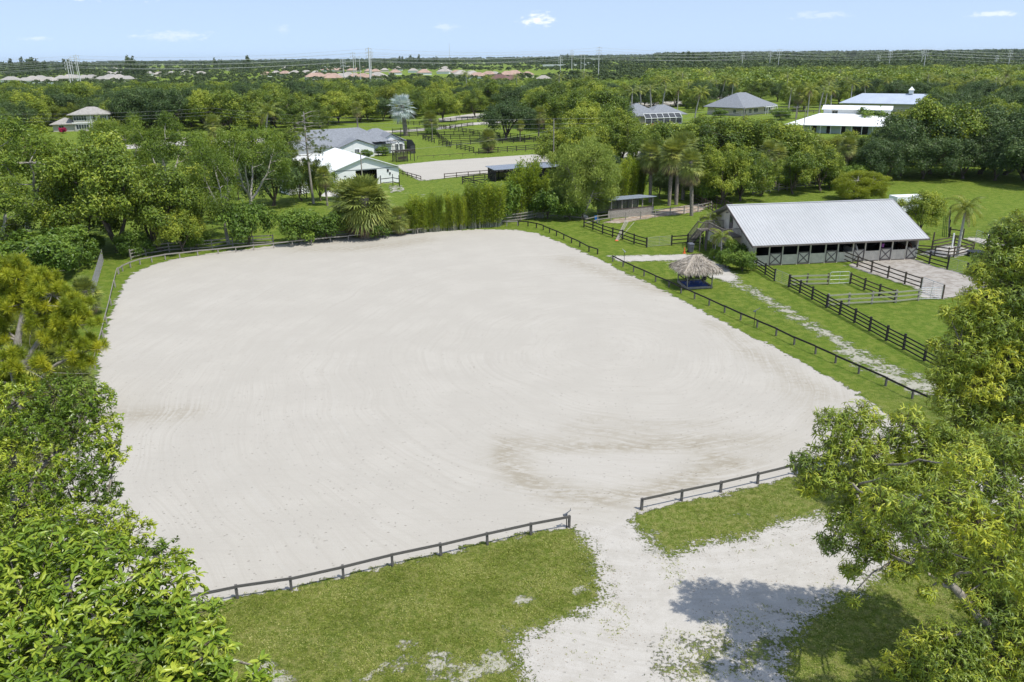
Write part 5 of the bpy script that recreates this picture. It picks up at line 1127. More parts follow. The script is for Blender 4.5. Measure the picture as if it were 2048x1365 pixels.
T6 = upole('thin pole between the white stable and the palms', G(1612, 213, 9), h=9, arms=False)
PWR = 'wires between the wooden poles'
far_l = np.array([*G(430, 285), 10.0]); far_l2 = np.array([*G(-60, 300), 10.0])
for i, (dz, lab) in enumerate(((0, 'topmost wire strung from the left trees past the arena pole'), (-1.1, 'middle wire strung from the left trees past the arena pole'), (-2.0, 'lowest wire strung from the left trees past the arena pole'))):
    o_ = np.array([0, 0, dz]); wire('power_line', lab, [far_l2+o_, far_l+o_, T1+o_, T2+o_, T3+o_, T3+o_+np.array([140, 30, 0])], .016, .012, 'wire', group=PWR)
wire('power_line', 'thin wire running from the white barn pole to the left', [T4, np.array([*G(430, 395), 8.5]), np.array([*G(60, 400), 8.0])], .014, .012, 'wire', group=PWR)
wire('power_line', 'thin wire running from the white barn pole to the arena pole', [T4, T1+np.array([0, 0, -2.4])], .014, .012, 'wire', group=PWR)
def tower(lab, px_, ty, D_, kind='single', r=.42):
    d = ray(px_, 300); x_ = D_*d[0]/d[1]; yh = proj(x_, D_, H)[1]; h = H+(yh-ty)/FPX*D_
    o = thing('transmission_pole', lab, 'pole', (x_, D_, 0), group='tall transmission poles on the horizon'); m = MB()
    if kind == 'H':
        m.tube([(-2.5, 0, 0), (-2.5, 0, h)], [r, r*.8], 7); m.tube([(2.5, 0, 0), (2.5, 0, h)], [r, r*.8], 7)
    else: m.tube([(0, 0, 0), (0, 0, h)], [r*1.35, r*.75], 8)
    m.build('pole_shaft', M['concrete_pole'], o)
    ms = (h-1, h-4, h-7) if kind != 'H' else (h-1.5,)
    for z in ms: MB().box((0, 0, z), (5.0 if kind != 'H' else 9, .35, .35)).build('crossarm', M['concrete_pole'], o)
    if kind != 'H':
        for z in ms:
            for u_ in (-2.4, 2.4): put('insulator', unitbox('insul', M['concrete_pole'], (.4, .4, 1.6), (0, 0, -.8)), o, (u_, 0, z-.17))
    return np.array([x_, D_, h])
TW = {}
for k, px_, ty, D_, kd, lab in ((0, 7, 108, 1500, 'single', 'thin transmission pole at the far left edge'), (1, 166, 122, 820, 'single', 'leftmost of the clustered left transmission poles'), (2, 171, 118, 860, 'single', 'second pole of the left transmission cluster'), (3, 179, 114, 1050, 'H', 'double-legged pole inside the left transmission cluster'),
                               (4, 186, 111, 820, 'single', 'tallest pole of the left transmission cluster'), (5, 699, 118, 900, 'single', 'slim pole left of the twin transmission poles'), (6, 719, 106, 900, 'single', 'left pole of the centre-left transmission group'), (7, 727, 113, 1000, 'H', 'double-legged pole in the centre-left group'),
                               (8, 750, 98, 760, 'single', 'tallest pole of the centre-left group, thick and pale'), (9, 753, 104, 900, 'single', 'pole hidden just behind the thick pale one'), (10, 1119, 113, 1100, 'single', 'short thin pole left of the H-frame right of centre'), (11, 1141, 102, 1100, 'single', 'tall thin pole above the low white building'),
                               (12, 1162, 109, 1250, 'H', 'wide H-frame pole left of the tallest right one'), (13, 1193, 96, 950, 'single', 'tallest pole right of centre, with many crossarms'), (14, 1470, 106, 1250, 'single', 'thin pole above the hip-roofed house'), (15, 1523, 102, 1250, 'single', 'left one of the pole pair right of the hip roof'), (16, 1540, 99, 1050, 'single', 'right one of the pole pair right of the hip roof'),
                               (17, 1732, 110, 1300, 'single', 'faint pole left of the cupola skyline'), (18, 1754, 103, 1150, 'single', 'leaning-looking pole above the white stable block'), (19, 1816, 99, 1300, 'single', 'left one of the pole pair above the cupola'), (20, 1822, 99, 1000, 'single', 'right one of the pole pair above the cupola'), (21, 1960, 110, 1200, 'single', 'thin pole above the second cupola'), (22, 1985, 101, 1100, 'single', 'thin tall pole near the upper right corner')):
    TW[k] = tower(lab, px_, ty, D_, kd, .30 if kd == 'H' else (.62 if k == 8 else .36))
CBL = 'far transmission cables'
L0 = np.array([-900., 700, 24]); R0 = TW[22]+np.array([400, 20, 0])
for i, (dz, lab) in enumerate(((-1, 'highest pale cable along the horizon poles'), (-4, 'pale cable second from the top along the horizon poles'), (-7, 'pale cable third from the top along the horizon poles'), (-11, 'lowest pale cable along the horizon poles'))):
    o_ = np.array([0, 0, dz]); wire('transmission_cable', lab, [L0+o_, TW[4]+o_, TW[8]+o_, TW[13]+o_, TW[16]+o_, TW[20]+o_, R0+o_], .075, .014, 'cable', 'cable', CBL)
for i, (dz, lab) in enumerate(((-1, 'upper pale cable of the farther row of poles'), (-5, 'middle pale cable of the farther row of poles'), (-9, 'lower pale cable of the farther row of poles'))):
    o_ = np.array([0, 0, dz]); wire('transmission_cable', lab, [TW[0]+o_-np.array([300, 0, 0]), TW[2]+o_, TW[6]+o_, TW[11]+o_, TW[15]+o_, TW[19]+o_, R0+o_+np.array([30, 200, 0])], .085, .014, 'cable', 'cable', CBL)
am = thing('radio_mast', 'very thin radio mast on the horizon left of centre', 'mast', (G(907, 150)[0]*0+(907-1024)/FPX*3200*.96, 3200, 0)); m = MB()
for a_ in (0, 2.1, 4.2): m.tube([(math.cos(a_)*1.2, math.sin(a_)*1.2, 0), (math.cos(a_)*.9, math.sin(a_)*.9, 74)], .25, 4)
m.build('lattice', M['concrete_pole'], am); MB().tube([(0, 0, 74), (0, 0, 80)], .2, 5).build('antenna', M['concrete_pole'], am)

# ------------------------------------------------------------------ vegetation
def plant(meshes, names, lab, cat, name, loc, rz=0.0, sc_=1.0, group=None, zs=None):
    o = thing(name, lab, cat, (float(loc[0]), float(loc[1]), 0), rz, group); o.scale = (sc_, sc_, sc_*(zs or 1))
    for n_, me in zip(names, meshes): put(n_, me, o)
    return o
TC = ('trunk', 'crown'); PC = ('trunk', 'crown', 'dead_frond')
rr = random.Random(4)
# prototypes (all about 10 m tall, scaled on planting)
OAK = [broad(100+i, 10, 5.8, .05, 60, 17000, .28, .7, .28, .16, .3, ('trunk', 'leaf_dark'), tclump=.12) for i in range(4)]
MID = [broad(120+i, 10, 5.2, .05, 58, 17000, .29, .7, .29, .18, .24, ('trunk', 'leaf_mid')) for i in range(6)]
YEL = [broad(140+i, 10, 4.8, .06, 54, 15000, .27, .65, .30, .18, .22, ('trunk', 'leaf_yellow')) for i in range(3)]
BUSH = [broad(160+i, 3, 2.0, .0, 34, 6500, .20, .65, .34, .15, .07, ('trunk', 'leaf_bush')) for i in range(4)]
MEL = [broad(170+i, 10, 4.7, .22, 36, 14000, .24, .42, .25, .28, .21, ('white_bark', 'leaf_melaleuca'), open_=.7, split=1, tclump=.14) for i in range(3)]
FIC = [broad(180+i, 10, 4.9, .04, 64, 24000, .25, .55, .27, .18, .26, ('trunk', 'leaf_mid'), shape='fold', tclump=.10) for i in range(2)]
FEA = [broad(190, 10, 4.7, .0, 120, 42000, .30, .26, .24, .15, .28, ('white_bark', 'leaf_feathery'), droop=1.2, zshape=.8, tclump=.1, lowz=-.9)]
SAB = [fanpalm(200+i, 6.0, 80, 1.0, 1.0, .19, 34, nseg=18, low=-1.15) for i in range(3)]
SABS = [fanpalm(210+i, 2.6, 95, 1.0, .85, .24, 26, nseg=15, low=-.95) for i in range(3)]
BIS = [fanpalm(220, 5.0, 46, 1.15, 1.25, .3, 0, ('palm_bark', 'leaf_silver', 'dry'), nseg=20, boots=False, tb=.6, low=-1.15)]
COC = [featherpalm(230+i, 8.0, 20, 3.3, .15, ('royal_bark', 'leaf_coco', 'dry'), 3, curve=1.0*i) for i in range(2)]
ROY = [featherpalm(240+i, 9.0, 18, 3.2, .22, ('royal_bark', 'leaf_palm', 'dry'), 0, .9, 1.1) for i in range(2)]
QUE = [featherpalm(250, 5.2, 22, 2.7, .14, ('royal_bark', 'leaf_coco', 'dry'), 2, 1.25, nl=46, lw=.035)]
ADO = [featherpalm(255+i, 3.2, 11, 1.9, .08, ('royal_bark', 'leaf_coco', 'dry'), 1, 1.35, .5, nl=30, lw=.06) for i in range(2)]
CON = [broad(260+i, 12, 2.6, .05, 40, 1500, .7, .5, .30, .1, .2, ('trunk', 'leaf_far'), zshape=.15) for i in range(2)]
def bamboo(seed, h=4.2, r=.75, nc=34, nl=6500):
    rs = np.random.RandomState(seed); t = MB(); c = MB()
    for i in range(nc):
        a = rs.uniform(0, 6.28); q = r*.5*rs.uniform()**.5; b = np.array([math.cos(a)*q, math.sin(a)*q, 0]); e = np.array([math.cos(a)*r*rs.uniform(.5, 1.1), math.sin(a)*r*rs.uniform(.5, 1.1), h*rs.uniform(.72, 1.0)])
        P = bez(b, b*1.3+np.array([0, 0, e[2]*.6]), e, 6); t.tube(P, np.linspace(.022, .006, 6), 4)
        k = nl//nc; s_ = rs.uniform(.12, 1, k)**.85; C = np.stack([np.interp(s_, np.linspace(0, 1, 6), P[:, j]) for j in range(3)], 1)+rs.normal(0, .13, (k, 3))
        D = rs.normal(0, .5, (k, 3))+np.array([math.cos(a)*.5, math.sin(a)*.5, .55]); L = rs.uniform(.14, .26, k)
        leaves(c, C, D, rs.normal(size=(k, 3))+np.array([0, 0, .5]), L, L*.3, np.clip(rs.normal(.5+.25*math.sin(i), .16, k), 0, 1), 'quad')
    return t.mesh(f'bamboo_stems_{seed}', M['green_wood']), c.mesh(f'bamboo_leaves_{seed}', M['leaf_bamboo'])
M['leaf_bamboo'] = leafmat('leaf_bamboo', (.09, .145, .016), (.21, .30, .026), (.42, .46, .045), .35, .5, .6)
BAM = [bamboo(270+i) for i in range(4)]

def at(base, top_y, hp=10.0):
    p = G(*base); return p, hgt(p, top_y)/hp
def T(proto, name, lab, base, top_y, hp=10.0, names=TC, cat='tree', wide=1.0, group=None):
    p, s = at(base, top_y, hp); o = plant(proto, names, lab, cat, name, p, rr.uniform(0, 6.28), s*wide, group); o.scale.z = s; return o
# left middle distance
T(MEL[0], 'acacia_tree', 'tall yellow-green tree with pale forked limbs at the upper left edge', (62, 500), 232, wide=1.15)
T(MEL[1], 'acacia_tree', 'yellow-green tree with pale limbs leaning before the brown roof', (128, 478), 262, wide=.95)
T(MEL[2], 'acacia_tree', 'lower yellow-green tree at the left edge in front of the tallest one', (8, 545), 345, wide=1.2)
T(MID[0], 'leafy_tree', 'dark small-leaved tree between the acacias and the big ficus', (178, 505), 350, wide=.9)
T(FIC[0], 'ficus_tree', 'big dense dark green tree left of the arena far corner', (238, 505), 262, wide=1.02)
T(FIC[1], 'ficus_tree', 'broad dense green tree above the far left arena corner, with dark trunks', (322, 500), 322, wide=1.1)
T(MID[1], 'leafy_tree', 'small round tree hanging over the boundary fence beside the lawn', (368, 506), 408, wide=.95)
T(MID[2], 'leafy_tree', 'dark rounded tree behind the ficus, left of the thin trunk', (405, 470), 330, wide=1.0)
T(MEL[1], 'melaleuca_tree', 'tree with thin white forked limbs standing on the lawn left of centre', (457, 487), 252, wide=.66)
T(MEL[2], 'melaleuca_tree', 'bushy yellow-green tree right of the white forked limbs', (505, 445), 246, wide=.95)
T(MEL[0], 'melaleuca_tree', 'yellow-green tree with a pale crooked trunk above the ficus', (352, 410), 222, wide=.95)
T(MEL[1], 'melaleuca_tree', 'open yellow-green tree in front of the two-storey house, right of it', (262, 400), 225, wide=.8)
T(OAK[0], 'leafy_tree', 'dense dark tree between the white limbs and the tall pine', (548, 412), 292, wide=.95)
T(OAK[1], 'leafy_tree', 'small dark tree at the foot of the sabal with brown skirt', (300, 380), 300, wide=1)
T(MID[3], 'leafy_tree', 'bright bushy tree beside the small white garden shed', (604, 402), 318, wide=.75)
T(YEL[0], 'leafy_tree', 'pale green tree left of the dense dark one, above the lawn', (478, 400), 330, wide=.6)
P_, h_ = G(627, 408), 16.0
rs = np.random.RandomState(77); t_ = MB(); pp = bez((0, 0, -.1), (-.35, .1, 8), (-.25, 0, 15.3), 12); t_.tube(pp, np.linspace(.24, .09, 12), 9)
def tufts(mb, rs, C, n_, L, w, tint, spread=1.0):
    k = len(C); d = nrmz(rs.normal(size=(k*n_, 3))*spread+np.array([0, 0, .45])); c = np.repeat(C, n_, 0); tt = np.repeat(tint, n_)+rs.normal(0, .08, k*n_)
    leaves(mb, c, d, rs.normal(size=(k*n_, 3)), L*rs.uniform(.75, 1.1, k*n_), w, np.clip(tt, 0, 1), 'quad', curl=.1)
cr = MB()
for i in range(30):
    z = 6.8+8.3*(i/30)**.9; a = i*2.4+rs.uniform(-.4, .4); q = (1.0-((z-12)/7.0)**2)*3.1+.4; b = np.array([np.interp(z, pp[:, 2], pp[:, 0]), 0, z]); e = b+np.array([math.cos(a)*q, math.sin(a)*q, rs.uniform(-.2, .9)])
    P2 = limb(t_, b, e, .07, .02, rs, 6, side=5)
    k = 9; C = e+rs.normal(0, .45, (k, 3))*np.array([1.2, 1.2, .7]); tufts(cr, rs, np.concatenate([C, P2[3:]]), 34, .34, .035, rs.uniform(.2, .8, k+3))
plant((t_.mesh('pine_trunk', M['pole_wood'], True), cr.mesh('pine_crown', M['leaf_pinedark'])), TC, 'tall slender pine with a bare grey trunk left of the white barn', 'tree', 'pine_tree', P_)
for i, (b_, ty, pr, nm, lab, hp) in enumerate((((430, 318), 232, SAB[0], 'sabal_palm', 'sabal palm with a brown dead skirt left of the coconut palm', 7.2), ((443, 405), 335, SAB[1], 'sabal_palm', 'sabal palm with brown fronds under the white forked limbs', 7.2), ((655, 412), 335, SAB[2], 'sabal_palm', 'sabal palm in the shade behind the tall pine trunk', 7.2),
                                               ((1383, 432), 300, SAB[0], 'sabal_palm', 'tall sabal palm standing alone by the small paddock corner', 7.2), ((1338, 412), 282, SAB[1], 'sabal_palm', 'sabal palm in the group behind the lone one, leftmost trunk', 7.2), ((1352, 410), 272, SAB[2], 'sabal_palm', 'sabal palm just right of the leftmost trunk in the group', 7.2),
                                               ((1300, 405), 285, SAB[2], 'sabal_palm', 'sabal palm nearest the open shelter roof', 7.2), ((1365, 400), 268, SAB[0], 'sabal_palm', 'sabal palm at the back of the palm group', 7.2), ((1530, 378), 283, SAB[1], 'sabal_palm', 'sabal palm in the hedge wood above the stable ridge', 7.2), ((1550, 375), 290, SAB[2], 'sabal_palm', 'sabal palm just right of the one above the stable ridge', 7.2),
                                               ((1618, 372), 296, SAB[0], 'sabal_palm', 'sabal palm in the hedge wood left of the yellow feathery tree', 7.2), ((1690, 362), 274, SAB[1], 'sabal_palm', 'sabal palm in the wood below the white stable front', 7.2), ((977, 306), 258, SABS[0], 'sabal_palm', 'short round sabal palm among the far paddock fences', 3.9),
                                               ((1040, 284), 240, SAB[2], 'sabal_palm', 'sabal palm right of the big dark oak', 7.2), ((1077, 279), 214, SAB[0], 'sabal_palm', 'sabal palm second to the right of the big dark oak', 7.2), ((862, 268), 222, SABS[1], 'sabal_palm', 'bushy sabal palm by the pale road', 3.9), ((716, 262), 205, SAB[1], 'sabal_palm', 'thin sabal palm in the dark belt above the grey-roofed house', 7.2),
                                               ((735, 476), 350, SABS[2], 'fan_palm', 'large bushy fan palm in front of the white barn', 3.9), ((705, 470), 362, SABS[0], 'fan_palm', 'bushy fan palm at the left of the clump before the white barn', 3.9), ((757, 472), 380, SABS[1], 'fan_palm', 'bushy fan palm at the right of the clump before the white barn', 3.9),
                                               ((800, 470), 412, SABS[2], 'fan_palm', 'low blue-green fan palm at the left end of the bamboo hedge', 3.9), ((30, 520), 440, SABS[1], 'fan_palm', 'pale fan palm among the shrubs at the left edge', 3.9))):
    T(pr, nm, lab, b_, ty, hp, PC, 'palm', .95 if hp > 5 else 1.05, group='sabal palms and fan palms')
T(COC[1], 'coconut_palm', 'yellow-green coconut palm left of the tall pine', (533, 318), 205, 9.6, PC, 'palm', 1.0)
T(BIS[0], 'silver_palm', 'big silver fan palm beside the pale road', (812, 272), 180, 7.4, ('trunk', 'crown'), 'palm', 1.15)
plant(BIS[0], TC, 'second silver palm, in the wood below the radio mast', 'palm', 'silver_palm', G(960, 158, 11), 1.0, 1.35)
plant(BIS[0], TC, 'third and smallest silver palm right of the second one', 'palm', 'silver_palm', G(1043, 163, 11), 2.0, 1.3)
T(QUE[0], 'queen_palm', 'graceful queen palm with drooping fronds right of the stable', (1914, 512), 378, 7.4, PC, 'palm', .95)
T(ADO[0], 'small_palm', 'small palm with arching fronds at the stable gable stairs', (1412, 492), 420, 4.2, PC, 'palm', 1.0)
T(ADO[1], 'small_palm', 'small palm in front of the stable balcony', (1441, 524), 456, 4.2, PC, 'palm', 1.0)
T(ADO[0], 'small_palm', 'small palm tucked between the balcony and the bushes', (1428, 517), 462, 4.2, PC, 'palm', .9)
for lab, b_, ty, pr, w_ in (('dark round bush at the front corner of the stable', (1484, 543), 503, BUSH[0], 1.1), ('bush left of the one at the stable corner', (1452, 536), 500, BUSH[1], 1.0), ('shrub behind the corner bush against the stable gable', (1466, 522), 480, BUSH[2], .9), ('shrub under the small palm left of the balcony', (1432, 520), 496, BUSH[3], .9),
                        ('bright yellow-green shrub left of the grey bushes behind the arena', (598, 487), 418, BUSH[0], 1.0), ('yellowish shrub at the boundary fence left of the fan palm clump', (655, 480), 420, BUSH[1], 1.1), ('low bush under the fan palm clump behind the arena', (745, 475), 430, BUSH[2], 1.3), ('grey-green airy shrub below the dense dark tree', (497, 492), 398, BUSH[3], .8),
                        ('bush at the far left end of the boundary fence', (395, 500), 462, BUSH[0], 1.2), ('scrubby bush beside the wire fence top', (140, 540), 456, BUSH[2], .9), ('scrubby bush left of the wire fence, further left', (90, 560), 466, BUSH[1], 1.2), ('scrubby bush at the left edge above the pine', (50, 560), 468, BUSH[3], 1.2), ('bush behind the wire fence near the arena corner', (190, 505), 468, BUSH[0], .9),
                        ('dark bush below the ficus trees behind the arena corner', (265, 512), 462, BUSH[2], 1.1), ('bright bush at the far end of the bamboo hedge', (1000, 446), 360, BUSH[1], .75), ('bush beside the feathery tree, on its left', (1095, 438), 372, BUSH[3], .9), ('bush under the feathery tree', (1140, 440), 398, BUSH[0], 1.2),
                        ('rounded clipped bush before the screened patio house', (735, 318), 300, BUSH[2], 1.2), ('clipped bush beside the patio cage', (765, 312), 293, BUSH[0], 1.2), ('small bush at the corner of the white gabled wall', (712, 322), 304, BUSH[1], 1.2), ('bush right of the patio cage by the pergola', (812, 302), 284, BUSH[3], 1.2), ('low green bush left of the gabled wall window', (695, 323), 308, BUSH[3], 1.2),
                        ('small bush in the road bend by the silver palm', (862, 274), 254, BUSH[1], .9), ('round bush at the pool cage corner', (1262, 262), 236, BUSH[0], 1.2), ('bush below the hip-roofed house, left one', (1440, 236), 218, BUSH[2], 1.3), ('bush below the hip-roofed house, right one', (1560, 240), 216, BUSH[3], 1.5), ('bush at the white upper block wall', (1745, 262), 214, BUSH[1], 1.2)):
    T(pr, 'bush', lab, b_, ty, 3.0, TC, 'bush', w_, group='bushes and shrubs')
rb = BUSH[1]; redm = rb[1].copy(); redm.materials[0] = M['leaf_red']; T((rb[0], redm), 'bougainvillea', 'bright crimson bougainvillea beside the two-storey house', (127, 268), 255, 3.0, TC, 'bush')
om = rb[1].copy(); om.materials[0] = M['leaf_orange']; T((rb[0], om), 'croton_bush', 'orange-leaved bush in front of the pool cage', (1312, 262), 247, 3.0, TC, 'bush', 1.2)
# bamboo hedge
NUM = 'first second third fourth fifth sixth seventh eighth ninth tenth eleventh twelfth thirteenth fourteenth fifteenth sixteenth seventeenth eighteenth nineteenth twentieth twenty-first last'.split()
T(MID[2], 'leafy_tree', 'dense bushy tree covering the left wall of the white barn', (642, 402), 322, wide=.75)
T(YEL[2], 'leafy_tree', 'yellow-green tree on the lawn behind the melaleucas', (420, 372), 262, wide=.9)
T(MID[4], 'leafy_tree', 'rounded tree between the brown roof and the pale road', (225, 330), 238, wide=.9)
T(MID[5], 'leafy_tree', 'tree filling the gap before the grey roof, left of the pine', (570, 345), 255, wide=.8)
k = 0
for i in range(22):
    q = i/21; px_ = 828+q*165+rr.uniform(-2, 2); by = 467-q*14
    T(BAM[i % 4], 'bamboo_clump', f'{NUM[i]} bamboo clump from the left in the hedge behind the arena', (px_, by), by-34-rr.uniform(0, 40)-(12 if i > 14 else 0), 4.0, ('stems', 'leaves'), 'bamboo', rr.uniform(.75, 1.35), group='bamboo clumps of the hedge')
for i, (b_, ty, lab) in enumerate((((1058, 436), 322, 'tall bright bamboo-like tree left of the feathery tree'), ((1035, 440), 345, 'bright bamboo clump left of the tallest one beside the gate'), ((1258, 404), 318, 'yellow bamboo clump right of the feathery tree'), ((1243, 408), 335, 'green bamboo clump squeezed against the feathery tree'), ((1278, 400), 330, 'green bamboo clump above the open shelter'), ((1080, 436), 350, 'bright bamboo clump hugging the left of the feathery tree'))):
    T(BAM[i % 4], 'bamboo_clump', lab, b_, ty, 4.0, ('stems', 'leaves'), 'bamboo', 1.0)
T(FEA[0], 'cypress_tree', 'large pale feathery tree beside the open shelter', (1172, 436), 262, wide=1.02)
fy = FEA[0]; fm = fy[1].copy(); fm.materials[0] = M['leaf_poinciana']; T((fy[0], fm), 'poinciana_tree', 'yellow feathery spreading tree behind the stable ridge', (1712, 400), 334, wide=1.9)
T(MID[4], 'leafy_tree', 'loose leafy tree behind the right end of the stable roof', (1840, 470), 382, wide=.9)
T(YEL[1], 'leafy_tree', 'bright dome-shaped tree behind the two-storey house', (132, 252), 203, wide=1.3)
T(OAK[2], 'oak_tree', 'big dark round oak in the far paddocks', (1012, 280), 200, wide=1.35)
T(MID[5], 'leafy_tree', 'round mid-green tree above the sandy turnout', (886, 244), 176, wide=1.05)
T(MID[0], 'leafy_tree', 'round tree between the silver palm and the turnout', (950, 236), 182, wide=1.0)
T(MID[1], 'leafy_tree', 'wide rounded tree right of the oak, on the skyline of the belt', (1150, 262), 176, wide=1.3)
T(FIC[1], 'leafy_tree', 'bright green bulky tree above the feathery tree', (1238, 330), 212, wide=1.0)
# hedge wood right of centre, two rows
HW = []
for i, (b_, ty, pr, w_) in enumerate((((1130, 330), 245, MID[2], 1.1), ((1180, 345), 250, MID[3], 1.0), ((1290, 362), 262, FIC[0], .9), ((1215, 372), 300, OAK[0], .9), ((1320, 350), 245, MID[4], 1.2), ((1370, 345), 243, MID[5], 1.25), ((1430, 348), 240, MID[0], 1.3), ((1440, 408), 286, FIC[0], .95), ((1480, 402), 300, MID[1], 1.0), ((1410, 398), 308, MID[2], .9), ((1480, 345), 238, MID[3], 1.3),
                            ((1520, 392), 305, FIC[1], .9), ((1560, 350), 246, MID[4], 1.2), ((1585, 388), 300, MID[5], 1.0), ((1640, 382), 290, MID[0], 1.0), ((1620, 345), 266, YEL[0], 1.0), ((1665, 345), 268, YEL[2], 1.0), ((1710, 348), 272, MID[1], 1.0), ((1740, 365), 276, OAK[1], .9), ((1385, 380), 330, OAK[3], .8), ((1320, 398), 335, OAK[2], .7), ((1535, 340), 240, MID[2], 1.1), ((1400, 320), 232, MID[3], 1.1), ((1270, 320), 245, MID[0], 1.0), ((1350, 398), 330, OAK[1], .7),
                            ((1770, 330), 250, MID[5], 1.0), ((1690, 330), 262, MID[4], .9), ((1500, 325), 226, YEL[1], .8))):
    HW.append((b_, ty, pr, w_))
HL_ = ['above the utility pole by the far arena', 'between far arena pole and feathery crown', 'behind the palm group', 'over the open shelter roof', 'above the palm group', 'above the lone palm, upper row', 'left of the pole below the pool house', 'directly right of the lone tall palm', 'left above the stable ridge', 'between lone palm and stable, lower', 'right of the pole below the pool house',
       'above the stable ridge left part', 'below the hip-roofed house', 'above the stable ridge middle', 'behind the yellow feathery tree, left', 'pale crown left of the white stable front', 'pale crown under the white stable front', 'under the middle of the white stable front', 'between feathery yellow tree and dark oaks', 'dark crown right behind the lone palm', 'dark low crown right of the shelter', 'just left of the white stable corner', 'left of the pool-side pole', 'left of the orange bush', 'dark low crown between palm trunks', 'beside the right end of white stable', 'below the dark aisle of the white stable', 'bright crown below the hip roof, left']
for (b_, ty, pr, w_), l_ in zip(HW, HL_): T(pr, 'leafy_tree', f'leafy tree in the hedge wood {l_}', b_, ty, wide=w_, group='trees of the hedge wood')
for b_, ty, pr, w_, l_ in (((1800, 352), 215, OAK[0], 1.0, 'leftmost big dark oak at the top of the right field'), ((1860, 348), 192, MID[5], 1.0, 'bright-topped tall tree rising above the dark oaks'), ((1845, 358), 270, OAK[1], 1.15, 'low spreading dark oak at the field edge, second from left'), ((1905, 350), 222, OAK[2], 1.1, 'dark oak in the middle of the right-hand group'), ((1960, 348), 210, OAK[3], 1.1, 'dark oak right of the middle of the group'),
                           ((1925, 358), 262, OAK[0], 1.1, 'low dark oak in front of the middle of the group'), ((2010, 350), 208, OAK[1], 1.1, 'dark oak near the right edge, tall one'), ((2050, 362), 232, OAK[2], 1.2, 'dark oak at the very right edge'), ((1990, 362), 272, OAK[3], 1.0, 'low dark oak by the right edge, over the shaded field'), ((1775, 358), 262, OAK[3], .9, 'low dark oak at the left end of the group, by the yellow tree'), ((2090, 372), 240, OAK[0], 1.2, 'dark oak cut by the right edge, lower')):
    T(pr, 'oak_tree', l_, b_, ty, wide=w_, group='dark oaks round the right field')
rs = np.random.RandomState(61); UB = GP([(1120, 345), (1215, 385), (1330, 402), (1440, 410), (1500, 394), (1770, 368), (1775, 350), (1500, 335), (1150, 325)]); lo, hi = UB.min(0), UB.max(0)
UC = np.column_stack([rs.uniform(lo[0], hi[0], 400), rs.uniform(lo[1], hi[1], 400)]); UC = UC[sdist(UC, UB) > 0]; UC = [c for c in UC if sdist(c[None], PW['far_riding_arena'])[0] < -3][:64]
for c in sorted(UC, key=lambda c: c[1]):
    px_ = proj(c[0], c[1], 2)[0]; b = BUSH[rs.randint(4)]
    spot = 'left of the palm group' if px_ < 1285 else 'among the palm trunks' if px_ < 1400 else 'behind the stable gable' if px_ < 1500 else 'above the stable ridge' if px_ < 1640 else 'near the poinciana'
    n_ = used.get('hb'+spot, 0); used['hb'+spot] = n_+1; nn = ORD[n_] if n_ < 10 else f'{n_+1}th nearest'
    plant(b, TC, f'{nn.replace("nearest", "farthest")} understorey bush of the hedge wood {spot}', 'bush', 'bush', c, rs.uniform(0, 6.28), rs.uniform(1.0, 1.7), 'understorey bushes of the hedge wood')
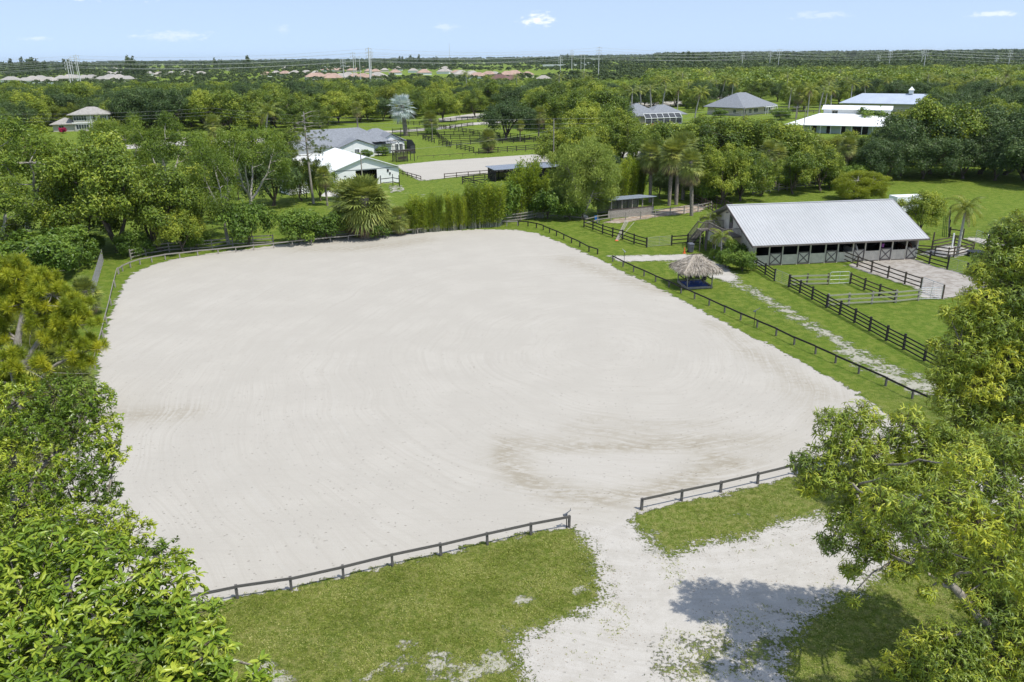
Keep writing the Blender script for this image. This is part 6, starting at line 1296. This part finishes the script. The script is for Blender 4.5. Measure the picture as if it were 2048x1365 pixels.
# palms of the right background
for i, (px_, by, ty, pr, hp, nm, lab) in enumerate(((1262, 240, 172, ROY[0], 11, 'royal_palm', 'leftmost royal palm of the row by the sand ring'), (1282, 238, 168, ROY[1], 11, 'royal_palm', 'second royal palm of the row by the sand ring'), (1302, 238, 166, ROY[0], 11, 'royal_palm', 'third royal palm of the row by the sand ring'), (1322, 236, 165, ROY[1], 11, 'royal_palm', 'fourth royal palm of the row by the sand ring'),
                                                   (1354, 228, 170, COC[0], 9.6, 'coconut_palm', 'yellowish palm with pale trunk left of the date palm'), (1388, 248, 172, COC[1], 9.6, 'date_palm', 'bushy date palm between the two hip-roofed houses'), (1415, 205, 158, ROY[0], 11, 'royal_palm', 'royal palm above the hip roof, leftmost'), (1434, 205, 156, ROY[1], 11, 'royal_palm', 'royal palm above the hip roof, second'), (1370, 212, 160, ROY[1], 11, 'royal_palm', 'royal palm behind the date palm'),
                                                   (1575, 235, 172, ROY[0], 11, 'royal_palm', 'royal palm right of the hip-roofed house'), (1592, 238, 176, SAB[0], 7.2, 'sabal_palm', 'bushy palm left of the white stable corner'), (1614, 238, 168, COC[0], 9.6, 'coconut_palm', 'palm with drooping crown above the white roof corner'), (1636, 235, 170, ROY[1], 11, 'royal_palm', 'royal palm above the white upper block left end'), (1660, 232, 172, COC[1], 9.6, 'coconut_palm', 'coconut palm left of the long barn roof'),
                                                   (1648, 222, 160, ROY[0], 11, 'royal_palm', 'tall royal palm behind the coconut palms'), (1700, 218, 158, COC[0], 9.6, 'coconut_palm', 'dark palm above the long barn left end'), (1730, 210, 160, COC[1], 9.6, 'coconut_palm', 'palm above the middle of the long barn'), (1865, 205, 150, COC[0], 9.6, 'coconut_palm', 'palm left of the second cupola'), (1885, 205, 156, COC[1], 9.6, 'coconut_palm', 'leaning palm by the second cupola'),
                                                   (1910, 200, 152, ROY[0], 11, 'royal_palm', 'palm behind the second cupola'), (1998, 205, 135, COC[1], 9.6, 'coconut_palm', 'tall coconut palm near the upper right corner'), (1148, 215, 158, COC[0], 9.6, 'coconut_palm', 'palm in the belt beneath the tallest right pole'), (1090, 232, 186, COC[1], 9.6, 'coconut_palm', 'drooping palm right of the dark oak top'), (1065, 236, 182, ROY[1], 11, 'royal_palm', 'slender palm above the dark oak, right'),
                                                   (845, 200, 150, ROY[0], 11, 'royal_palm', 'slim palm above the big silver palm, right'), (935, 190, 140, ROY[1], 11, 'royal_palm', 'slim palm left of the second silver palm'), (1985, 215, 150, ROY[1], 11, 'royal_palm', 'palm left of the tall corner coconut palm'), (1770, 205, 152, COC[0], 9.6, 'coconut_palm', 'palm left of the first cupola'))):
    T(pr, nm, lab, (px_, by), ty, hp, TC if nm == 'royal_palm' else PC, 'palm', 1.0, group='palms of the right background')

# ---- random woods: nearest as single trees, the far rest as one mass
OPEN = [GP(p) for p in ([(780, 372), (560, 392), (545, 300), (640, 262), (790, 250), (860, 232), (1000, 224), (1005, 240), (1110, 272), (1130, 300), (1400, 296), (1400, 316), (1100, 345), (840, 372)],
                        [(100, 310), (60, 270), (105, 252), (215, 252), (225, 268), (330, 276), (640, 266), (640, 290), (400, 300)], [(0, 345), (-20, 290), (100, 268), (190, 275), (190, 320)],
                        [(1240, 262), (1230, 232), (1250, 218), (1368, 214), (1410, 245), (1400, 262)], [(1402, 252), (1405, 216), (1440, 208), (1570, 206), (1600, 232), (1560, 256)], [(1555, 290), (1560, 230), (1640, 220), (1690, 208), (1930, 222), (1935, 235), (1860, 245), (1800, 290)],
                        [(40, 166), (160, 162), (160, 150), (40, 150)], [(600, 162), (770, 162), (770, 148), (600, 148)], [(900, 158), (1120, 162), (1120, 148), (900, 150)])]
REG = [([(-200, 262), (-200, 178), (640, 176), (640, 262)], 8.2), ([(600, 256), (600, 170), (1240, 168), (1240, 300), (1120, 285), (1000, 226)], 8.2), ([(1200, 250), (1200, 160), (2300, 150), (2300, 262), (1900, 270), (1560, 236)], 8.4),
       ([(1000, 300), (1140, 262), (1140, 300)], 8), ([(1780, 330), (1790, 285), (2200, 262), (2250, 345)], 8), ([(-300, 450), (-250, 262), (60, 262), (-40, 400)], 9)]
rs = np.random.RandomState(31); taken = []; trees = []
for poly, dmin in REG:
    W_ = GP(poly); lo, hi = W_.min(0), W_.max(0); n_ = int((hi[0]-lo[0])*(hi[1]-lo[1])/dmin**2*3); C = np.column_stack([rs.uniform(lo[0], hi[0], n_), rs.uniform(lo[1], hi[1], n_)])
    C = C[sdist(C, W_) > 0]
    for o_ in OPEN: C = C[sdist(C, o_) < -1.5]
    for nm in ('far_riding_arena', 'road', 'side_road', 'sand_turnout'): C = C[sdist(C, PW[nm]) < -3]
    for c in C:
        dm = dmin*(1 if c[1] < 420 else 1.25)
        if all((c[0]-q[0])**2+(c[1]-q[1])**2 > dm*dm for q in taken[-4000:]): taken.append(c); trees.append(c)
hand = [np.array(o.location[:2]) for o in col.objects if o.parent is None and o.get('category') in ('tree', 'palm')]
hand = np.array(hand); trees = [c for c in trees if np.min(np.hypot(*(hand-c).T)) > 5.0]
def vis(c):
    p = proj(c[0], c[1], 8); return -60 < p[0] < 2110
trees = sorted([c for c in trees if vis(c)], key=lambda c: c[1])
near_n = 430
KN = (('mid-green tree', MID, 'leafy_tree', 1), ('dark oak', OAK, 'oak_tree', 1), ('pale green tree', YEL, 'pale_leafy_tree', 1), ('mid-green tree', MID, 'leafy_tree', 1))
# many share one label pattern: colour, place in the belt and depth order
for i, c in enumerate(trees[:near_n]):
    f = .5+.5*math.sin(c[0]*.045+c[1]*.031)*math.cos(c[1]*.05-c[0]*.02); u_ = rs.rand()*.6+f*.4
    k = 2 if u_ > .80 else (1 if u_ < .44 else 0); head, pl, nm, _ = KN[k]; px_ = proj(c[0], c[1], 8)[0]
    s = rs.uniform(.85, 1.45) if c[0] < 40 else rs.uniform(.75, 1.25)
    if c[1] > 270 and c[0] < 0: s *= 1.02
    o = plant(pl[rs.randint(len(pl))], TC, uniq(f'belt {head}', px_), 'tree', nm, c, rs.uniform(0, 6.28), s*rs.uniform(.95, 1.25), 'trees of the wooded belt'); o.scale.z = s
rest = trees[near_n:]
for i in range(34):
    px_ = rs.uniform(1235, 2040) if i < 26 else rs.uniform(600, 1200); c = G(px_, rs.uniform(182, 214)); q_ = (ROY if i % 2 else COC)[rs.randint(2)]
    o = plant(q_, TC if i % 2 else PC, uniq('belt ' + ('royal palm' if i % 2 else 'drooping palm'), px_), 'palm', 'royal_palm' if i % 2 else 'coconut_palm', c, rs.uniform(0, 6.28), rs.uniform(1.1, 1.5), 'palms of the wooded belt')
def lowcrown(seed, n_=170, ls=1.0):
    rs = np.random.RandomState(seed); m = MB(); ncl = 13; d = rdir(rs, ncl); d[:, 2] = abs(d[:, 2])*.9-.15; C = d*np.array([3.1, 3.1, 2.6])+np.array([0, 0, 5.8]); crown_leaves(m, rs, C, np.full(ncl, 2.1), np.array([0, 0, 5.2]), n_, ls, .85, up=.6); return np.concatenate(m.v), np.concatenate(m.f), np.concatenate(m.t)
def mass(name, lab, P, S, n_leaf, ls, mat):
    pr = [lowcrown(500+k, n_leaf, ls) for k in range(5)]; m = MB(); rs = np.random.RandomState(8)
    for c, s in zip(P, S):
        V, F, t = pr[rs.randint(5)]; a = rs.uniform(0, 6.28); R_ = np.array([[math.cos(a), -math.sin(a), 0], [math.sin(a), math.cos(a), 0], [0, 0, 1]])
        m.add((V*np.array([s*1.15, s*1.15, s])) @ R_.T+np.array([c[0], c[1], 0]), F, 0, np.clip(t*.55+rs.choice([-.1, .0, .05, .12, .2, .42]), 0, 1))
    o = m.build(name, M[mat]); tag(o, lab, 'woodland', kind='stuff')
rest = np.array(rest); pxr = np.array([proj(c[0], c[1], 8)[0] for c in rest]); Dr = rest[:, 1]
Sr = rs.uniform(.8, 1.2, len(rest))*np.where(pxr < 1300, np.interp(Dr, [300, 420, 520, 640], [1.2, 1.05, .72, .55]), np.interp(Dr, [300, 640], [1.35, 1.2]))
mass('distant_wood', 'continuous treetops between the near belt and the far houses', rest, Sr, 230, .9, 'leaf_mid')
# beyond 650 m: patchy cover
n_ = 19000; u = rs.uniform(0, 1, n_); D_ = 640*(9500/640)**u; th = rs.uniform(-.72, .72, n_); FX, FY = D_*np.tan(th*.95), D_; px_ = 1024+FX/FY*FPX
patch = .5+.5*np.sin(FX*.006+1.3*np.sin(FY*.004))*np.cos(FY*.0052+FX*.002); keep = (patch > np.where(px_ > 1300, .08, .30)) | (D_ > 3500)
hs = np.array([np.array(o.location[:2]) for o in col.objects if o.parent is None and o.get('category') in ('house', 'building')])
FX, FY, D_, px_ = FX[keep], FY[keep], D_[keep], px_[keep]; FPT = np.column_stack([FX, FY])
dh = np.min(np.hypot(FPT[:, None, 0]-hs[None, :, 0], (FPT[:, None, 1]-hs[None, :, 1]+18)*.6), axis=1); ok = (dh > 13)
FPT, D_, px_ = FPT[ok], D_[ok], px_[ok]
mass('far_woodland', 'low tree cover stretching to the horizon', FPT, np.interp(D_, [640, 1200, 2500, 9000], [.45, .62, 1.35, 2.7])*np.where(px_ > 1300, 1.9, np.where(px_ > 1120, 1.4, 1.0))*rs.uniform(.6, 1.3, len(D_)), 60, 2.3, 'leaf_far')
# conifers that break the horizon
for (x0, x1, D0, n_, h0, lab) in ((70, 150, 1426, 22, 34, 'dark stand of conifers on the horizon at the upper left'), (286, 338, 1178, 20, 31, 'compact dark clump of tall pines on the horizon'), (150, 235, 1612, 16, 28, 'ragged conifers right of the upper left stand'), (520, 538, 1426, 4, 29, 'lone conifers breaking the horizon left of centre'), (420, 520, 1860, 16, 26, 'thin row of conifers on the horizon left of centre'), (745, 935, 1860, 30, 29, 'conifers below the radio mast'),
                                  (1310, 1420, 1550, 22, 29, 'row of conifers on the horizon right of the commercial blocks'), (1640, 1710, 1798, 16, 29, 'conifer clump on the right horizon'), (1060, 1180, 1984, 16, 29, 'conifers behind the white commercial block'), (1960, 2048, 1612, 14, 29, 'conifers on the horizon at the upper right')):
    m = MB(); Vc = []
    for k in range(n_):
        px1 = rs.uniform(x0, x1); Dk = D0*rs.uniform(.95, 1.1); xk = (px1-1024)/FPX*Dk*1.0; hk = h0*rs.uniform(.65, 1.1)*(1-.35*abs((px1-(x0+x1)/2)/((x1-x0)/2+1)))
        nl = 120; z = rs.uniform(.1, 1, nl); r = (1-z)*.24*hk+.5; a = rs.uniform(0, 6.28, nl); C = np.column_stack([xk+np.cos(a)*r*rs.uniform(.3, 1, nl), Dk+np.sin(a)*r, z*hk])
        leaves(m, C, rs.normal(size=(nl, 3)), rs.normal(size=(nl, 3)), hk*.13, hk*.08, np.clip(rs.normal(.3, .15, nl), 0, 1), 'quad')
    tag(m.build('conifer_stand', M['leaf_far']), lab, 'woodland', kind='stuff')

# ------------------------------------------------------------------ foreground trees
M['near_bark'] = simple('near_bark', (.36, .32, .27), .9, .35, 7, .7, c2=(.13, .115, .09), stretch=(1, 1, .5))
def P3(px, py, Y):
    d = ray(px, py); t = Y/d[1]; return np.array([d[0]*t, Y, H+d[2]*t])
def near_tree(name, label, cat, seed, base, trunk, clumps, mats, L, W, k, ntw, shape, r0=.22, curl=.3, axis_up=.6, spread=1.0, cvar=.14, tb=.5, flat=.8, bare=10, split=.5, inner=.12, twig=.9):
    """trunk: list of polylines (world points, first starts at base); clumps: (x,y,z,r)"""
    rs = np.random.RandomState(seed); root = thing(name, label, cat, (float(base[0]), float(base[1]), 0)); B = np.array([base[0], base[1], 0.]); t = MB(); tw = MB(); c = MB()
    allp = []
    for i, (pl, ra, rb) in enumerate(trunk):
        pl = np.array(pl, float); q = np.linspace(0, 1, len(pl)); q2 = np.linspace(0, 1, len(pl)*4); P = np.stack([np.interp(q2, q, pl[:, j]) for j in range(3)], 1)
        for _ in range(3): P[1:-1] = (P[:-2]+P[1:-1]*2+P[2:])/4
        P[1:-1] += rs.normal(0, .03, P[1:-1].shape); t.tube(P-B, np.linspace(ra, rb, len(P)), 9); allp.append(P[len(P)//4:])
    allp = np.concatenate(allp)
    for cx_, cy_, cz_, r in clumps:
        C = np.array([cx_, cy_, cz_]); j = np.argmin(np.linalg.norm(allp-C, axis=1)+1.2*np.maximum(0, allp[:, 2]-C[2])); A = allp[j]
        P = limb(t, A-B, C-B, min(.06, .04+.008*np.linalg.norm(A-C)), .016, rs, 7, sag=.12*np.linalg.norm(A-C), side=6); ct = np.clip(rs.normal(tb, cvar), .12, .9)
        n_ = max(6, int(ntw*(r/1.0)**2)); d = nrmz(rs.normal(size=(n_, 3))+np.array([0, -.15, .25])); rad = r*np.where(rs.rand(n_) < inner, rs.uniform(.3, .7, n_), rs.uniform(.72, 1.12, n_))
        tip = C+d*rad[:, None]*np.array([1, 1, flat]); st = C+d*(rad*.25)[:, None]
        for a_, b_ in list(zip(st, tip))[:int(n_*twig*.6)]: t.tube(bez(a_-B, (a_+b_)/2-B+rs.normal(0, r*.08, 3), b_-B, 4), [.016, .012, .009, .005], 3, 1, cap=False)
        ax = nrmz(d*.6+np.array([0, 0, axis_up])+rs.normal(0, .35, (n_, 3))); ax = np.repeat(ax, k, 0); tp = np.repeat(tip, k, 0); m_ = len(tp)
        rad_ = rs.normal(size=(m_, 3)); rad_ -= ax*(rad_*ax).sum(1)[:, None]; rad_ = nrmz(rad_); D = nrmz(ax*rs.uniform(.1, .9, (m_, 1))+rad_*spread+np.array([0, 0, -.1]))
        off = tp+ax*rs.uniform(-1.0, .2, (m_, 1))*L*.9; N = nrmz(ax+rs.normal(0, .25, (m_, 3))-rad_*.2); ll = L*rs.uniform(.5, 1.25, m_)
        tt = np.clip(np.repeat(ct+rs.normal(0, .10, n_), k)+rs.normal(0, .11, m_), 0, 1)
        leaves(c, off-B, D, N, ll, ll*W/L, tt, shape, curl=curl)
    t.build('trunk', [M['near_bark'], M['trunk']], root, smooth=True); c.build('crown', M[mats[1]], root); return root
def cl(lst, Yf, r, jit=.0):
    return [(*P3(a[0], a[1], Yf(a[1])+(a[3] if len(a) > 3 else 0)), a[2] if len(a) > 2 and a[2] else r) for a in lst]
# big-leaved tree at the lower left
Y1 = lambda y: 16.8-(y-1080)/300*3.2
c1 = cl([(20, 1115), (105, 1085), (185, 1115), (55, 1195), (140, 1180), (245, 1170), (325, 1175), (215, 1245), (310, 1250), (375, 1235), (395, 1305), (105, 1280), (185, 1325), (290, 1330), (15, 1300), (370, 1375), (-45, 1230), (445, 1352, .45), (525, 1346, .30), (480, 1395, .5), (-60, 1340), (90, 1390), (200, 1420), (300, 1430), (30, 1160, 0, .8), (400, 1440)], Y1, .80)
b1 = np.array([-9.2, 12.5]); tk = P3(200, 1330, 13.6)
near_tree('big_leaf_tree', 'leafy tree with large glossy yellow-green leaves at the lower left', 'tree', 1, b1, [([(b1[0], b1[1], 0), (b1[0]+.2, b1[1], 4), (b1[0]+.3, b1[1]+.4, 7.2)], .26, .17), ([(b1[0]+.3, b1[1]+.4, 7.0), P3(180, 1320, 14.2)-np.array([0, 0, 2.0]), P3(180, 1240, 15.4)-np.array([0, 0, .7])], .10, .04),
           ([(b1[0]+.3, b1[1]+.4, 7.0), P3(90, 1300, 14.0)-np.array([0, 0, 2.0]), P3(50, 1180, 15.6)-np.array([0, 0, .6])], .09, .035), ([(b1[0]+.3, b1[1]+.4, 7.0), P3(330, 1360, 14.0)-np.array([0, 0, 2.0]), P3(360, 1290, 15)-np.array([0, 0, .6])], .09, .035)], c1, ('white_bark', 'leaf_big'), .23, .085, 9, 112, 'oval', curl=.28, cvar=.19, twig=.6, axis_up=.8)
# small-leaved tree above it
Y2 = lambda y: 26.5-(y-780)/300*3.6
c2 = cl([(40, 800), (115, 790), (178, 800, .9), (0, 860), (80, 855), (150, 855), (205, 870, .75), (30, 915), (110, 915), (185, 925, .9), (228, 905, .5), (-20, 970), (60, 975), (135, 975), (200, 975, .7), (70, 1030), (150, 1035), (215, 1045, .9), (262, 1070, .75), (-10, 1040), (120, 1080), (200, 1090), (285, 1100, .5), (330, 1095, .42), (365, 1110, .32), (350, 1130, .35), (-50, 900), (-60, 1020), (228, 840, .35), (60, 1100, 1.0), (0, 1110), (200, 790, .45)], Y2, .95)
b2 = np.array([-17.6, 22.0])
near_tree('glossy_tree', 'tree with small glossy bright green leaves at the left, overhanging the arena edge', 'tree', 2, b2, [([(b2[0], b2[1], 0), (b2[0]+.3, b2[1], 4), P3(30, 1010, 23.6)], .24, .12), ([P3(30, 1010, 23.6), P3(90, 930, 24.6), P3(150, 870, 25.8), P3(190, 820, 26.2)], .11, .03), ([P3(30, 1010, 23.6), P3(120, 1000, 24.2), P3(210, 1005, 24)], .08, .03), ([P3(30, 1010, 23.6), P3(20, 900, 25.4), P3(50, 820, 26.6)], .08, .03), ([P3(30, 1010, 23.6)-(0, 0, 1), P3(160, 1090, 23), P3(300, 1105, 22.6)], .08, .02)],
          c2, ('white_bark', 'leaf_gloss'), .15, .06, 10, 190, 'fold', curl=.12, twig=.4, cvar=.19, axis_up=.7)
# right acacias
YA = lambda y: 28.2-(y-840)/500*4.2
c3 = cl([(1668, 850, .8), (1722, 835, .8), (1655, 905, .6), (1700, 895, .85), (1745, 905, .75), (1812, 850, .8), (1838, 905, .95), (1608, 925, .6), (1650, 955, .85), (1620, 965, .6), (1718, 965, 1.0), (1785, 960), (1855, 955), (1925, 905), (2000, 890), (1990, 960), (2050, 1010), (1930, 1005), (1868, 1028), (1798, 1030), (1738, 1028, .9), (1690, 1035, .85), (1665, 1085, .6), (1738, 1100, .8), (1965, 1080), (2045, 1095), (1880, 1085, .7), (1990, 1160), (2045, 1225), (1985, 1225, .9),
         (1835, 1290, .7), (1850, 1320, .8), (1910, 1310, .9), (1790, 1330, .6), (1875, 1270, .7), (1940, 1270, .8), (2020, 1270, .9), (2045, 1370, 1.0), (1980, 1310), (2045, 1320), (1865, 1355, .7), (1930, 1365), (2010, 1385), (1850, 1390, .9), (1800, 1360, .5), (1890, 1350, .8), (1960, 1350, 1.0), (2060, 1160), (1945, 1200, .7), (1820, 1125, .7), (1885, 1150, .5), (1930, 1130, .8), (1760, 1090, .7), (1850, 1185, .4), (1700, 1200, .3), (1935, 1040),  (1700, 1140, .5), (1790, 1145, .5), (2060, 920), (1880, 870, .8), (1790, 880, .6), (1760, 1010, .8, -3.6), (1830, 1040, .9, -4.2), (1900, 1000, .9, -4), (1960, 1060, .9, -4.5), (1870, 1120, .6, -3.5), (1990, 1130, .8, -4.2), (1930, 930, .8, -3.8), (2040, 1040, .9, -4.5), (1720, 1060, .5, -2.5), (2050, 1160, .8, -3.6), (1800, 960, .6, -3.0)], YA, .98)  # clumps with a depth offset added, hidden in the crown, to shade the drive
bA = G(2052, 1345)
near_tree('ear_leaf_acacia', 'large drooping-leaved tree with a leaning grey trunk at the lower right', 'tree', 3, bA, [([(bA[0], bA[1], 0), P3(1985, 1262, YA(1262)-.3), P3(1900, 1165, YA(1165)), P3(1835, 1090, YA(1090)), P3(1780, 1030, YA(1030))], .21, .09), ([P3(1915, 1182, YA(1182)), P3(1850, 1145, 25.6), P3(1775, 1108, 26)], .09, .035), ([P3(1835, 1090, YA(1090)), P3(1860, 1010, 26.8), P3(1900, 950, 27.3)], .09, .035), ([P3(1900, 1165, YA(1165)), P3(1985, 1080, 26.3), P3(2010, 960, 27)], .12, .04),
                  ([P3(1780, 1030, YA(1030)), P3(1720, 990, 27), P3(1660, 940, 27.4)], .08, .03), ([P3(1780, 1030, YA(1030)), P3(1770, 950, 27.2), P3(1720, 880, 27.8)], .07, .03)], c3, ('white_bark', 'leaf_acacia'), .21, .045, 9, 200, 'sickle', curl=.45, cvar=.14, axis_up=.35, spread=.9, tb=.46)
YB = lambda y: 38.5-(y-450)/450*3.0
c4 = cl([(2010, 470, .9), (2045, 455, 1.0), (1995, 520, 1.1), (2045, 525), (2025, 590), (1960, 600, 1.1), (1985, 650), (2045, 655), (1925, 640, .8), (1895, 625, .5), (1930, 700), (1985, 715), (2045, 725), (1900, 745, 1.0), (1950, 770), (2015, 790), (1895, 805, .9), (1945, 830, 1.1), (2000, 850), (2050, 850), (2080, 600), (2080, 700), (2085, 500), (1870, 690, .5), (1905, 860, .7), (2100, 800), (1960, 545, .7), (1880, 770, .6)], YB, 1.35)
bB = np.array([24.6, 36.0])
near_tree('ear_leaf_acacia', 'second drooping-leaved tree behind the first, rising along the right edge', 'tree', 4, bB, [([(bB[0], bB[1], 0), (bB[0]-.3, bB[1], 4), P3(2030, 780, 36.6), P3(2010, 660, 37.4), P3(2030, 540, 38)], .25, .07), ([P3(2030, 780, 36.6), P3(1960, 740, 36.6), P3(1920, 690, 36.8)], .11, .04), ([P3(2030, 840, 36.4), P3(1980, 830, 36.0), P3(1920, 815, 36)], .1, .04)],
          c4, ('white_bark', 'leaf_acacia'), .22, .048, 9, 200, 'sickle', curl=.45, cvar=.13, axis_up=.35, spread=.9, tb=.44)
# pine at the left
YP = lambda y: 31.0-(y-520)/300*2.5
def near_pine(label, seed, base, trunk, clumps, nt=26):
    rs = np.random.RandomState(seed); root = thing('pine_tree', label, 'tree', (float(base[0]), float(base[1]), 0)); B = np.array([base[0], base[1], 0.]); t = MB(); c = MB(); pts = []
    for pl, ra, rb in trunk:
        pl = np.array(pl, float); q2 = np.linspace(0, 1, len(pl)*4); P = np.stack([np.interp(q2, np.linspace(0, 1, len(pl)), pl[:, j]) for j in range(3)], 1); t.tube(P-B, np.linspace(ra, rb, len(P)), 8); pts.append(P[len(P)//3:])
    pts = np.concatenate(pts)
    for cx_, cy_, cz_, r in clumps:
        C = np.array([cx_, cy_, cz_]); A = pts[np.argmin(np.linalg.norm(pts-C, axis=1)+1.0*np.maximum(0, pts[:, 2]-C[2]))]; limb(t, A-B, C-B, .06, .02, rs, 7, side=5)
        n_ = int(nt*(r/.9)**2); d = nrmz(rs.normal(size=(n_, 3))+np.array([0, 0, .5])); tip = C+d*(r*rs.uniform(.45, 1.05, n_))[:, None]*np.array([1, 1, .65])
        for q in tip: t.tube(bez(C-B, (C+q)/2-B-np.array([0, 0, .1]), q-B, 4), [.02, .016, .012, .010], 4, cap=False)
        for _ in range(3):
            e = C+rs.normal(0, r*.9, 3)-np.array([0, 0, r*.8]); t.tube(bez(C-B, (C+e)/2-B+rs.normal(0, .15, 3), e-B, 5), [.018, .014, .010, .008, .004], 3, cap=False)
        tufts(c, rs, np.concatenate([tip-B, tip-B+np.array([0, 0, -.12])]), 110, .31, .020, np.tile(np.clip(rs.normal(.55, .2, n_), 0, 1), 2), .9)
    t.build('trunk', M['pole_wood'], root, smooth=True); c.build('crown', M['leaf_pine'], root)
c5 = cl([(-11, 560), (34, 545), (74, 565), (-1, 610), (44, 605, .8), (104, 590), (134, 615, .9), (84, 625, .6), (154, 650, .8), (162, 695, .8), (169, 725, .45), (-11, 665, .8), (104, 668, .6), (69, 650, .5), (9, 530, .7), (-56, 560), (-56, 640), (124, 640, .6), (-46, 700, .9)], YP, .95)
bP = np.array([-19.9, 29.6])
near_pine('yellow-green pine with long needle tufts at the left edge beside the arena', 5, bP, [([(bP[0], bP[1], 0), (bP[0]+.3, bP[1], 6), P3(40, 800, 29.6), P3(35, 680, 30)], .24, .15), ([P3(35, 680, 30), P3(50, 610, 30.4), P3(60, 560, 30.8)], .13, .05), ([P3(40, 740, 29.7), P3(85, 670, 30), P3(130, 620, 30)], .11, .04), ([P3(40, 800, 29.6), P3(110, 730, 29.6), P3(180, 700, 29.6)], .10, .03)], c5)
c6 = cl([(10, 720, .8), (45, 735, .85), (70, 770, .7), (15, 785, .8), (85, 810, .5), (-30, 760)], lambda y: 27.5, .85)
bQ = np.array([-18.8, 25.6])
near_pine('lower pine crown with rounded needle tufts in front of the left fan palms', 6, bQ, [([(bQ[0], bQ[1], 0), (bQ[0], bQ[1], 6), P3(25, 830, 26.8), P3(30, 770, 27.3)], .18, .06)], c6, 16)
for px_, py_, z_, pr, s_, lab in ((118, 700, 5.6, SABS[0], 1.25, 'green fan palm under the pine, right of the trunk'), (66, 690, 6.2, SABS[1], 1.15, 'green fan palm close to the pine trunk'), (128, 748, 3.8, SABS[2], 1.3, 'fan palm with a straw-coloured skirt near the left arena fence'), (168, 575, 3.6, SABS[0], 1.0, 'fan palm beside the wire fence, behind the pine'), (40, 640, 5.0, SABS[2], 1.1, 'fan palm half hidden behind the pine at the left edge'), (10, 600, 5.0, SABS[1], 1.1, 'fan palm at the left edge behind the pine')):
    p = G(px_, py_, z_*.8); o = plant(pr, PC, lab, 'palm', 'fan_palm', p, px_*.1, s_, 'fan palms beside the left arena edge'); o.scale.z = z_/3.6


# ------------------------------------------------------------------ real grass tufts on the nearest lawns and on the drive edges
M['grass_blade'] = leafmat('grass_blade', (.12, .165, .02), (.27, .32, .045), (.55, .52, .21), .25, .7, 0)
rs = np.random.RandomState(99)
def tuft_field(name, lab, n_, region, hgt_, lo, hi):
    W_ = GP(region); l0, h0 = W_.min(0), W_.max(0); C = np.column_stack([rs.uniform(l0[0], h0[0], n_), rs.uniform(l0[1], h0[1], n_)]); C = C[sdist(C, W_) > 0]
    A = gattrs(C); p = np.clip((hi-A['sd'])/(hi-lo), 0, 1)*(1-.85*np.clip(A['worn'], 0, 1)); p = np.maximum(p, np.where(A['sd'] > hi, A['weed']*.6, 0)); pat = .5+.5*np.sin(C[:, 0]*2.1+1.7*np.sin(C[:, 1]*1.7))*np.sin(C[:, 1]*2.6+C[:, 0]*.7)
    p = np.where(A['sd'] > -.1, p*(pat > .45), p*(.35+.65*pat)*(rs.rand(len(C)) > .15)); C = C[rs.rand(len(C)) < p]; k = 4; Q = np.repeat(C, k, 0)+rs.normal(0, .03, (len(C)*k, 2)); m = MB(); n2 = len(Q)
    D = rs.normal(0, .6, (n2, 3)); D[:, 2] = rs.uniform(.5, 1.4, n2); patch = .5+.5*np.sin(C[:, 0]*.9+C[:, 1]*.5)*np.cos(C[:, 1]*1.3-C[:, 0]*.4)
    tt = np.clip(np.repeat(.25+.4*patch+rs.normal(0, .18, len(C)), k)+rs.normal(0, .12, n2), 0, 1); L = rs.uniform(.5, 1.3, n2)*hgt_
    leaves(m, np.column_stack([Q, np.full(n2, -.005)]), D, rs.normal(size=(n2, 3)), L, L*.34, tt, 'quad', curl=.4)
    tag(m.build(name, M['grass_blade']), lab, 'grass', kind='stuff')
tuft_field('grass', 'short patchy grass left of the sandy drive', 95000, [(300, 1400), (360, 1200), (1120, 1040), (1215, 1080), (1260, 1250), (1120, 1400)], .075, -.55, .22)
tuft_field('grass', 'short grass strip between the arena and the sandy drive', 45000, [(1240, 1010), (1300, 1000), (1900, 870), (2050, 900), (1800, 1060), (1480, 1110), (1340, 1180), (1240, 1110)], .075, -.55, .25)
tuft_field('grass', 'shaded grass right of the sandy drive, under the drooping tree', 45000, [(1280, 1400), (1330, 1250), (1560, 1200), (1760, 1100), (2100, 1000), (2150, 1400)], .075, -.55, .25)

# ------------------------------------------------------------------ air
hm_ = bpy.data.materials.new('haze_air'); hm_.use_nodes = True; ht = NT(hm_.node_tree); ht.n.clear()
ho = ht.new('ShaderNodeOutputMaterial'); hv = ht.new('ShaderNodeVolumePrincipled'); hv.inputs['Color'].default_value = (.80, .90, 1.0, 1); hv.inputs['Density'].default_value = 2.8e-5; hv.inputs['Anisotropy'].default_value = .2
ht.l.new(hv.outputs[0], ho.inputs['Volume'])
hz_ = MB().box((0, 9500, 49), (30000, 20000, 100)).build('haze', hm_); tag(hz_, 'thin pale air haze over the whole landscape', 'haze', kind='stuff')
